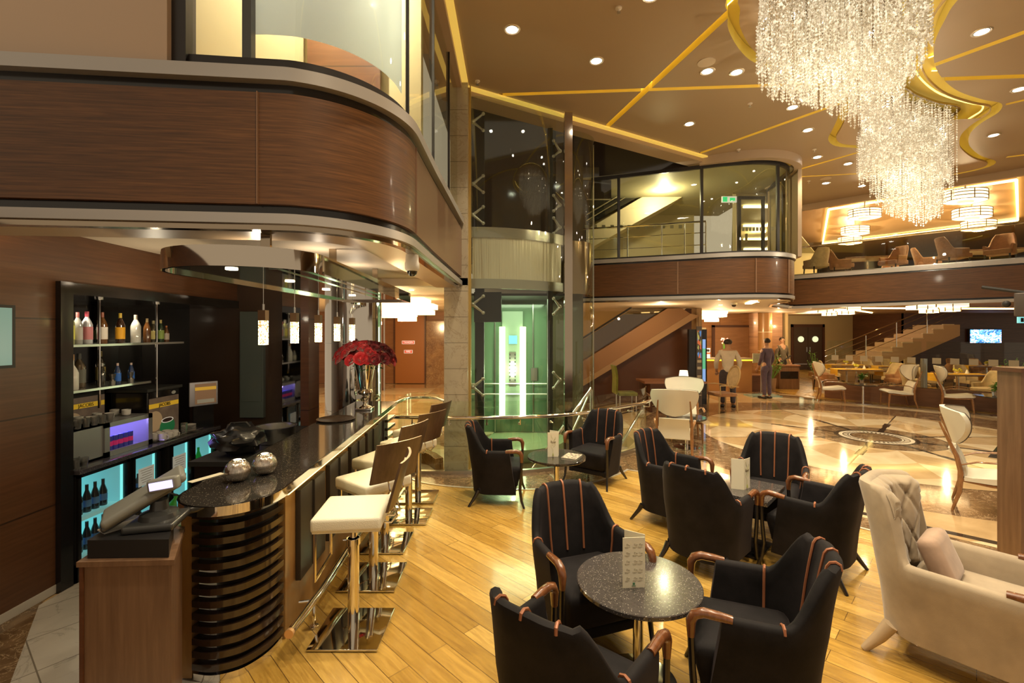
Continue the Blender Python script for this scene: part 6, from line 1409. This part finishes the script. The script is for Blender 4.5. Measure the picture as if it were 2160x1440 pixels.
CH = [('brown',P_(1740,15.1),15.1,75,'brown tub chair left of the left front dining table'),('brown',P_(1895,14.6),14.6,-80,'brown tub chair right of the left front dining table'),('beige',P_(1752,16.6),16.6,60,'beige tub chair behind the far left brown one'),
 ('beige',P_(1885,15.2),15.2,-60,'beige tub chair at the middle behind the glass'),('beige',P_(1930,13.2),13.2,70,'beige tub chair left of the right front dining table'),('beige',P_(1960,14.4),14.4,60,'beige tub chair behind the right front dining table, left'),
 ('beige',P_(2042,14.3),14.3,180-180,'beige tub chair behind the right front dining table, right'),('beige',P_(2085,12.2),12.2,-78,'beige tub chair right of the right front dining table, side on'),('brown',P_(2105,14.0),14.0,-60,'brown tub chair at the right end near the plants'),
 ('beige',P_(1838,17.5),17.5,0,'far beige tub chair back left of the rear tables'),('beige',P_(1882,17.5),17.5,0,'far beige tub chair in the middle of the rear row'),('beige',P_(1930,17.4),17.4,0,'far beige tub chair right of the middle, rear row'),('brown',P_(2020,17.8),17.8,0,'far brown tub chair behind the right rear table, left'),('brown',P_(2070,17.8),17.8,0,'far brown tub chair behind the right rear table, right'),
 ('brown',P_(1990,15.6),15.6,180,'brown tub chair between the right tables')]
for c in CH: tub(*c)
# ---- upstairs restaurant furniture (floor 3.46)
UZ = 3.461
dtable(P_(1830,14.2), 14.2, 1.4, .9, 'upstairs dining table behind the railing on the left', UZ, False, -20); dtable(P_(2090,12.9), 12.9, 1.6, .9, 'upstairs dining table behind the railing on the right', UZ, False, -20)
for c in (('brown',P_(1772,13.7),13.7,75,'brown tub chair upstairs, left of the left table'),('brown',P_(1885,13.0),13.0,-75,'brown tub chair upstairs, right of the left table'),('brown',P_(1872,15.4),15.4,-60,'brown tub chair upstairs, half hidden behind its neighbour'),
          ('brown',P_(1955,13.3),13.3,60,'brown tub chair upstairs in the middle, left of a pair'),('brown',P_(2010,11.9),11.9,80,'brown tub chair upstairs in the middle, right of a pair'),('beige',P_(1722,13.6),13.6,180,'low beige chair back upstairs at the left end of the railing'),('brown',P_(2110,11.3),11.3,-60,'brown tub chair upstairs near the right edge')): tub(*c, z=UZ)
b = B(); b.b2(0,.95,0,.5,0,.50); o = b.done('side_cabinet', MATS['pier_beige'], None, 38, (P_(1912,14.4),14.4,UZ)); tag(o, 'low beige cabinet upstairs behind the middle of the railing', 'cabinet')
# ================================================================== RECEPTION ITEMS
dk = thing('reception_desk', 'wood reception desk with glowing yellow line under its top', 'desk', (6.45,15.3,.002)); b = B(); b.b2(-1.0,1.3,-.3,.3,0,1.02); b.done('body', M_('desk_wood', (.40,.20,.07), .4), dk); b = B(); b.b2(-1.05,1.35,-.35,.35,1.06,1.10); b.done('top', M_('desk_top', (.40,.32,.24), .3), dk); b = B(); b.b2(-1.02,1.32,-.32,.31,1.02,1.06); b.done('light_line', M_('desk_glow', (1,.8,.1), .5, emit=2.2, ecol=(1,.70,.03)), dk)
vz = thing('orchid_vase', 'tall clear glass vase of pink orchids on the reception desk', 'vase', (6.92,15.15,1.103)); b = B(); b.lathe([(.06,0),(.075,.1),(.09,.45),(.085,.45),(.07,.1),(.05,.01)], (0,0,0), 16); b.done('glass_body', glass, vz)
b = B(); r_ = random.Random(2)
for k in range(9): b.tube([(r_.uniform(-.03,.03),r_.uniform(-.03,.03),.02),(r_.uniform(-.07,.07),r_.uniform(-.05,.05),.50)], .008, 5)
b.done('stems', get('stem_green', (.12,.28,.04), .5), vz); b = B()
for k in range(14): b.ico((r_.uniform(-.11,.11),r_.uniform(-.08,.08),.52+r_.uniform(-.07,.12)), .032, 1)
b.done('blossoms', get('orchid_pink', (.65,.25,.30), .6), vz)
kz = thing('leaflet_stand', 'small white and red leaflet stand on the reception desk', 'leaflet stand', (6.35,15.10,1.103)); b = B(); b.box((0,0,.16), (.17,.03,.32)); b.done('back_plate', white, kz); b = B(); b.box((0,-.017,.16), (.17,.004,.05)); b.box((0,-.017,.25), (.13,.004,.08), m=1); b.done('print', [red, blackm], kz)
# display totem with screens
tt_ = thing('display_totem', 'slim black display totem with coloured vertical screens', 'display', (5.02,12.6,.002)); b = B(); b.b2(-.24,.24,-.06,.06,0,2.02); b.done('frame', black, tt_); b = B(); b.b2(-.05,.09,-.10,-.06,0,2.10); b.done('centre_bar', M_('totem_grey', (.16,.14,.13), .3, .4), tt_)
b = B(); b.b2(.12,.20,-.068,-.062,.55,1.75); q = b.done('green_screen', M_('totem_green', (.1,.4,.2), .4, emit=.9, ecol=(.10,.42,.22)), tt_); b = B(); b.b2(.12,.20,-.07,-.068,1.5,1.75); b.b2(.12,.20,-.07,-.068,.55,.95); b.done('blue_screen', M_('totem_blue', (.2,.35,.7), .4, emit=.9, ecol=(.22,.38,.75)), tt_)
tm = M_('totem_lights', (.1,.1,.1), .4); g = N(tm); vo = g.n('ShaderNodeTexVoronoi', i_Scale=14.0); g.l(g.coord(scale=(2,1,.7)), vo.inputs['Vector']); sc2 = g.n('ShaderNodeSeparateColor'); g.l(vo.outputs['Color'], sc2.inputs[0]); g.l(g.ramp(sc2.outputs[0], [(.3,(.01,.01,.01)),(.5,(.7,.12,.03)),(.7,(.05,.25,.6)),(.9,(.5,.45,.1))], 'CONSTANT'), g.b.inputs['Emission Color']); g.b.inputs['Emission Strength'].default_value = .8
b = B(); b.b2(-.03,.07,-.104,-.10,1.25,1.98); b.done('light_strip', tm, tt_); b = B()
for z in (.25,.32,.39,.46,.75,.98,1.16): b.box((.02,-.103,z), (.11,.004,.035 if z < .5 else .07))
b.done('white_mark', M_('totem_white', (.6,.55,.45), .5), tt_)
hs = thing('host_stand', 'brown wooden host stand by the beige wall left of the double doors', 'stand', (9.42,16.0,.012)); b = B(); b.b2(-.34,.34,-.22,.22,0,.78); b.done('body', counter_wood, hs); b = B(); b.b2(-.36,.36,-.25,.25,.78,.82); b.b2(-.30,.30,-.225,-.21,.35,.60, m=1); b.done('top', [M_('stand_top', (.35,.17,.09), .3), black], hs); b = B(); b.box((-.0,0,1.0), (.45,.04,.03), ry=R(-35)); b.tube([(0,0,.82),(0,0,.98)], .03, 8); b.done('book_rest', blackm, hs)
ss = thing('sign_stand', 'grey notice board on a thin steel stand near the potted plant', 'sign', (7.85,14.75,.002)); b = B(); b.box((0,0,1.12), (.42,.02,.30)); b.done('board', M_('notice_grey', (.45,.47,.36), .5), ss); b = B(); b.tube([(0.05,0,.02),(.05,0,.98)], .014, 8); b.lathe([(.16,0),(.16,.012),(.02,.02)], (.05,0,0), 20); b.done('stand', steel, ss); b = B()
for k in range(4): b.box((0,-.012,1.20-.05*k), (.26-.04*(k % 2),.003,.010))
b.done('print', M_('notice_print', (.25,.27,.2), .6), ss)
pd = thing('display_plinth', 'brown box plinth with small objects left of the potted plant', 'plinth', (8.05,15.4,.002)); b = B(); b.b2(-.26,.26,-.24,.24,0,.52); b.done('body', dark_wood, pd); b = B(); b.b2(-.28,.28,-.26,.26,.52,.55); b.done('top', MATS['stand_top'], pd)
b = B(); b.b2(-.35,.55,-.3,.25,0,.03); o = b.done('glass_slab', get('teal_glass', (.25,.38,.36), .1), None, 38, (7.55,14.2,.002)); tag(o, 'low teal glass slab on the marble in front of the plinth', 'slab')
def plant(x, y, h, potc, n_, label, seed, spread=.35, poth=.4, potr=.14, z=.002):
    r_ = random.Random(seed); t = thing('potted_plant', label, 'plant', (x,y,z)); b = B(); b.lathe([(potr*.8,0),(potr,poth*.95),(potr,poth),(potr*.88,poth),(potr*.86,poth*.9),(.01,poth*.9)], (0,0,0), 20); b.done('pot', potc, t)
    b = B(); s = B()
    for k in range(n_):
        a = r_.uniform(0,2*PI); rr_ = spread*math.sqrt(r_.random()); hh = poth+(h-poth)*r_.uniform(.45,1); tip = Vector((rr_*math.cos(a), rr_*math.sin(a), hh)); s.tube([(0,0,poth*.85), tuple(tip*.5+Vector((0,0,poth*.3))), tuple(tip)], .006, 4)
        for j in range(7):
            q = tip*(.55+.45*j/6)+Vector((0,0,(1-(.55+.45*j/6))*poth*.8)); d_ = Vector((r_.uniform(-1,1), r_.uniform(-1,1), r_.uniform(-.2,.6))).normalized(); sd = d_.cross(Vector((0,0,1))).normalized(); L = r_.uniform(.09,.15); w_ = L*.22
            b.add([q, q+d_*L*.5+sd*w_, q+d_*L-Vector((0,0,.02)), q+d_*L*.5-sd*w_], [(0,1,2,3)])
    s.done('stems', get('stem_green', (.12,.28,.04), .5), t); b.done('leaves', get('leaf_green', (.10,.24,.03), .45), t, 0); return t
plant(8.72, 15.6, 1.25, M_('pot_metal', (.42,.30,.20), .3, .5), 16, 'green leafy plant in a tall bronze coloured pot beside the sign stand', 3, .36)
plant(P_(2135,12.9), 12.9, 1.25, MATS['pot_metal'], 18, 'green bushy plant behind the glass at the right end of the dining area', 8, .45)
plant(P_(2098,10.75), 10.75, .30, get('tumbler_glass', (.5,.5,.5), .1), 8, 'small green plant in a glass on the far right round table', 5, .10, .10, .05, .475)
plant(P_(1818,12.85), 12.85, .28, MATS['tumbler_glass'], 8, 'small green plant in a glass on the round table by the half wall', 6, .09, .10, .05, .535)
plant(P_(1722,16.5), 16.5, 1.3, MATS['pot_metal'], 10, 'slim plant with pale flowers left of the far staircase foot', 9, .3)
# desk with green chair, laptop, carved wooden chair
gt = thing('side_desk', 'reddish brown desk by the dark wall behind the glass balustrade', 'desk', (3.95,11.6,.002)); b = B(); b.b2(-.75,.75,-.4,.4,.70,.75); b.done('top', M_('desk_red', (.36,.16,.08), .25, coat=.3), gt); b = B(); b.b2(-.6,-.55,-.35,.35,0,.70); b.done('side_panel', dark_wood, gt); b = B(); b.b2(.4,.45,-.35,.35,0,.70); b.done('side_panel', dark_wood, gt)
gc = thing('green_chair', 'high backed olive green chair beside the reddish desk', 'chair', (2.85,11.6,.002), R(90)); b = B()
rows = [[(x, .22+.10*((z-.4)/.7)+.04*math.sin(z*5), z) for x in (-.22,-.1,.1,.22)] for z in (.42,.55,.7,.85,1.0,1.12)]; b.grid(rows); bk = [[(x,y+.05,z) for x,y,z in r] for r in rows]; b.grid([list(reversed(r)) for r in bk]); b.grid([[r[0] for r in rows],[r[0] for r in bk]]); b.grid([[r[-1] for r in rows],[r[-1] for r in bk]]); b.grid([rows[-1],bk[-1]]); b.done('backrest', green_fab, gc, 50)
b = B(); b.box((0,0,.42), (.46,.46,.08), bev=.02); b.done('seat', green_fab, gc)
for sx in (-.2,.2):
    for sy in (-.2,.2): b = B(); b.tube([(sx,sy,.40),(sx,sy,0)], .014, 6); b.done('leg', steel, gc)
cw = thing('wooden_chair', 'light carved wooden armchair seen from the side near the reception', 'chair', (5.15,11.4,.002), R(-80)); lw = M_('light_wood_gilt', (.55,.40,.20), .3, .2)
b = B(); b.tube([(.22*math.cos(a*PI/8),.26+.08*(.82+.24*math.sin(a*PI/8)-.6)/.3,.84+.27*math.sin(a*PI/8)) for a in range(16)], .022, 6, closed=True); b.done('back_frame', lw, cw); b = B(); b.lathe([(.20,-.012),(.20,.012)], (0,0,0), 20, sy=1.2); q = b.done('back_pad', tub_beige, cw); q.location = (0,.33,.84); q.rotation_euler = (R(78),0,0)
b = B(); b.box((0,0,.43), (.50,.48,.08), bev=.02); b.done('seat', tub_brown, cw)
for sx in (-1,1):
    b = B(); b.tube([(sx*.24,.28,.62),(sx*.27,.0,.66),(sx*.26,-.22,.66),(sx*.24,-.20,.44)], .016, 6); b.done('armrest', lw, cw)
    for sy in (-.21,.24): b = B(); b.tube([(sx*.22,sy,.42),(sx*.23,sy*1.1,0)], [.022,.014], 6); b.done('leg', lw, cw)
lp = thing('table_lamp', 'small glowing white lamp on the floor stand behind the white chairs', 'lamp', (4.6,12.45,.002)); b = B(); b.lathe([(.13,.70),(.10,.92)], (0,0,0), 16); b.done('lamp_shade', M_('small_shade', (1,.9,.7), .5, emit=2.2, ecol=(1,.82,.5)), lp); b = B(); b.cyl((0,0), .02, 0, .70, 8); b.cyl((0,0), .10, 0, .02, 16); b.done('stand', steel, lp)
# ================================================================== PEOPLE (seen standing in the lobby)
def limb(name, chain, mat, parent, sub=2):
    """chain: list of branches; each branch = list of (x,y,z,r); branches start at the index of a shared vertex"""
    me = bpy.data.meshes.new(name); vs = []; es = []; rad = []
    for br in chain:
        prev = None
        for i, q in enumerate(br):
            if isinstance(q, int): prev = q; continue
            vs.append(q[:3]); rad.append(q[3]); k = len(vs)-1
            if prev is not None: es.append((prev, k))
            prev = k
    me.from_pydata(vs, es, []); me.materials.append(mat); o = bpy.data.objects.new(name, me); COL.objects.link(o); o.parent = parent
    m = o.modifiers.new('skin', 'SKIN'); m.use_smooth_shade = True
    for i, r_ in enumerate(rad):
        me.skin_vertices[0].data[i].radius = r_ if isinstance(r_, tuple) else (r_, r_)
    me.skin_vertices[0].data[0].use_root = True
    m2 = o.modifiers.new('sub', 'SUBSURF'); m2.levels = sub; m2.render_levels = sub
    bpy.context.view_layer.update(); dg = bpy.context.evaluated_depsgraph_get(); nm_ = bpy.data.meshes.new_from_object(o.evaluated_get(dg)); o.modifiers.clear(); o.data = nm_; nm_.name = name; nm_.polygons.foreach_set('use_smooth', [True]*len(nm_.polygons)); return o
skin = M_('skin', (.50,.28,.17), .5); hairm = M_('hair', (.025,.015,.01), .5)
def person(x, y, rz, label, shirt, trousers, pose='stand'):
    t = thing('person', label, 'person', (x,y,.002), R(rz))
    # body: skin surface over the whole figure (front is -y)
    fingers = []
    body = [[(0,.01,.98,.09),(0,0,1.15,.085),(0,0,1.32,.10),(0,.01,1.45,.06),(0,0,1.53,.045),(0,-.01,1.60,.07),(0,-.01,1.69,.075),(0,0,1.745,.045)]]
    for s_ in (-1,1):
        body.append([3,(s_*.17,.01,1.42,.055),(s_*.23,.02,1.16,.040),(s_*.22,-.08,.95,.030),(s_*.21,-.14,.88,.028)])
    for s_ in (-1,1):
        body.append([0,(s_*.09,.0,.90,.085),(s_*.10,-.01,.50,.055),(s_*.10,.02,.10,.038),(s_*.11,-.06,.035,.035),(s_*.12,-.13,.03,.025)])
    bd = limb('body', body, skin, t)
    for s_ in (-1,1):
        hb_ = B()
        for k, (dx, L) in enumerate(((-.026,.065),(-.009,.078),(.009,.074),(.026,.058))):
            x0 = s_*.21+dx; hb_.tube([(x0,-.15,.865),(x0,-.165,.835),(x0,-.168,.865-L)], [.0095,.009,.007], 6)
        hb_.tube([(s_*.185,-.15,.885),(s_*.170,-.175,.86),(s_*.168,-.18,.835)], [.011,.010,.008], 6); hb_.done('fingers', skin, bd)
    fb_ = B(); fb_.ico((0,-.088,1.655), .016, 2, sc=(.8,1.2,1.4))
    for s_ in (-1,1): fb_.ico((s_*.078,0,1.655), .020, 2, sc=(.4,.8,1.4))
    fb_.done('nose_and_ears', skin, bd)
    fb_ = B()
    for s_ in (-1,1): fb_.ico((s_*.027,-.078,1.68), .009, 1)
    fb_.box((0,-.082,1.615), (.04,.008,.008)); fb_.done('eyes_and_mouth', hairm, bd)
    hr = B(); rows = []
    for i in range(7):
        el = R(90-i*22); rows.append([(.088*math.cos(el)*math.sin(a*PI/8), .012+.094*math.cos(el)*-math.cos(a*PI/8), 1.69+.085*math.sin(el)) for a in range(16)])
    rows = [[(x_, y_+.012 if i > 3 else y_+.004, z_ if (y_ > -.03 or i < 4) else max(z_, 1.715)) for (x_, y_, z_) in r] for i, r in enumerate(rows)]
    hr.grid(rows, closed_v=True); hr.done('hair', hairm, t, 60)
    ch_ = [[(0,.01,.86,.128),(0,0,1.12,.120),(0,0,1.32,.128),(0,.01,1.46,.070)]]
    for s_ in (-1,1): ch_.append([2,(s_*.15,.01,1.42,.072),(s_*.235,.02,1.16,.054),(s_*.222,-.07,.97,.042)])
    limb('shirt', ch_, shirt, t)
    ch_ = [[(0,.01,1.04,.108),(0,.01,.96,.118)]]
    for s_ in (-1,1): ch_.append([1,(s_*.095,.0,.86,.100),(s_*.10,-.01,.50,.068),(s_*.10,.02,.09,.055)])
    limb('trousers', ch_, trousers, t)
    for s_ in (-1,1): sb_ = B(); sb_.box((s_*.11,-.05,.035), (.085,.26,.07), bev=.025); sb_.done('shoe', black, t)
    return t
white_sh = fabricmat('white_shirt', (.62,.55,.46), .8, .2, .08); dark_cl = fabricmat('dark_clothes', (.05,.04,.05), .8, .2, .2); pur = fabricmat('purple_dark', (.09,.06,.09), .8, .2, .2)
person(5.62, 12.1, 160, 'person in a loose white shirt and dark trousers standing by the reception', white_sh, dark_cl).scale = (1.2,1.3,1)
person(5.02, 13.6, 40, 'person in a pale grey top standing at the reception desk', fabricmat('pale_top', (.40,.32,.27), .8, .2, .1), dark_cl)
person(7.45, 13.6, 200, 'person in dark purple clothes standing behind the notice stand', pur, pur)
person(9.63, 16.55, 10, 'person in dark clothes standing behind the host stand', fabricmat('olive_dark', (.12,.10,.07), .8, .2, .2), dark_cl)
# bar ceiling glow and fill from the coves
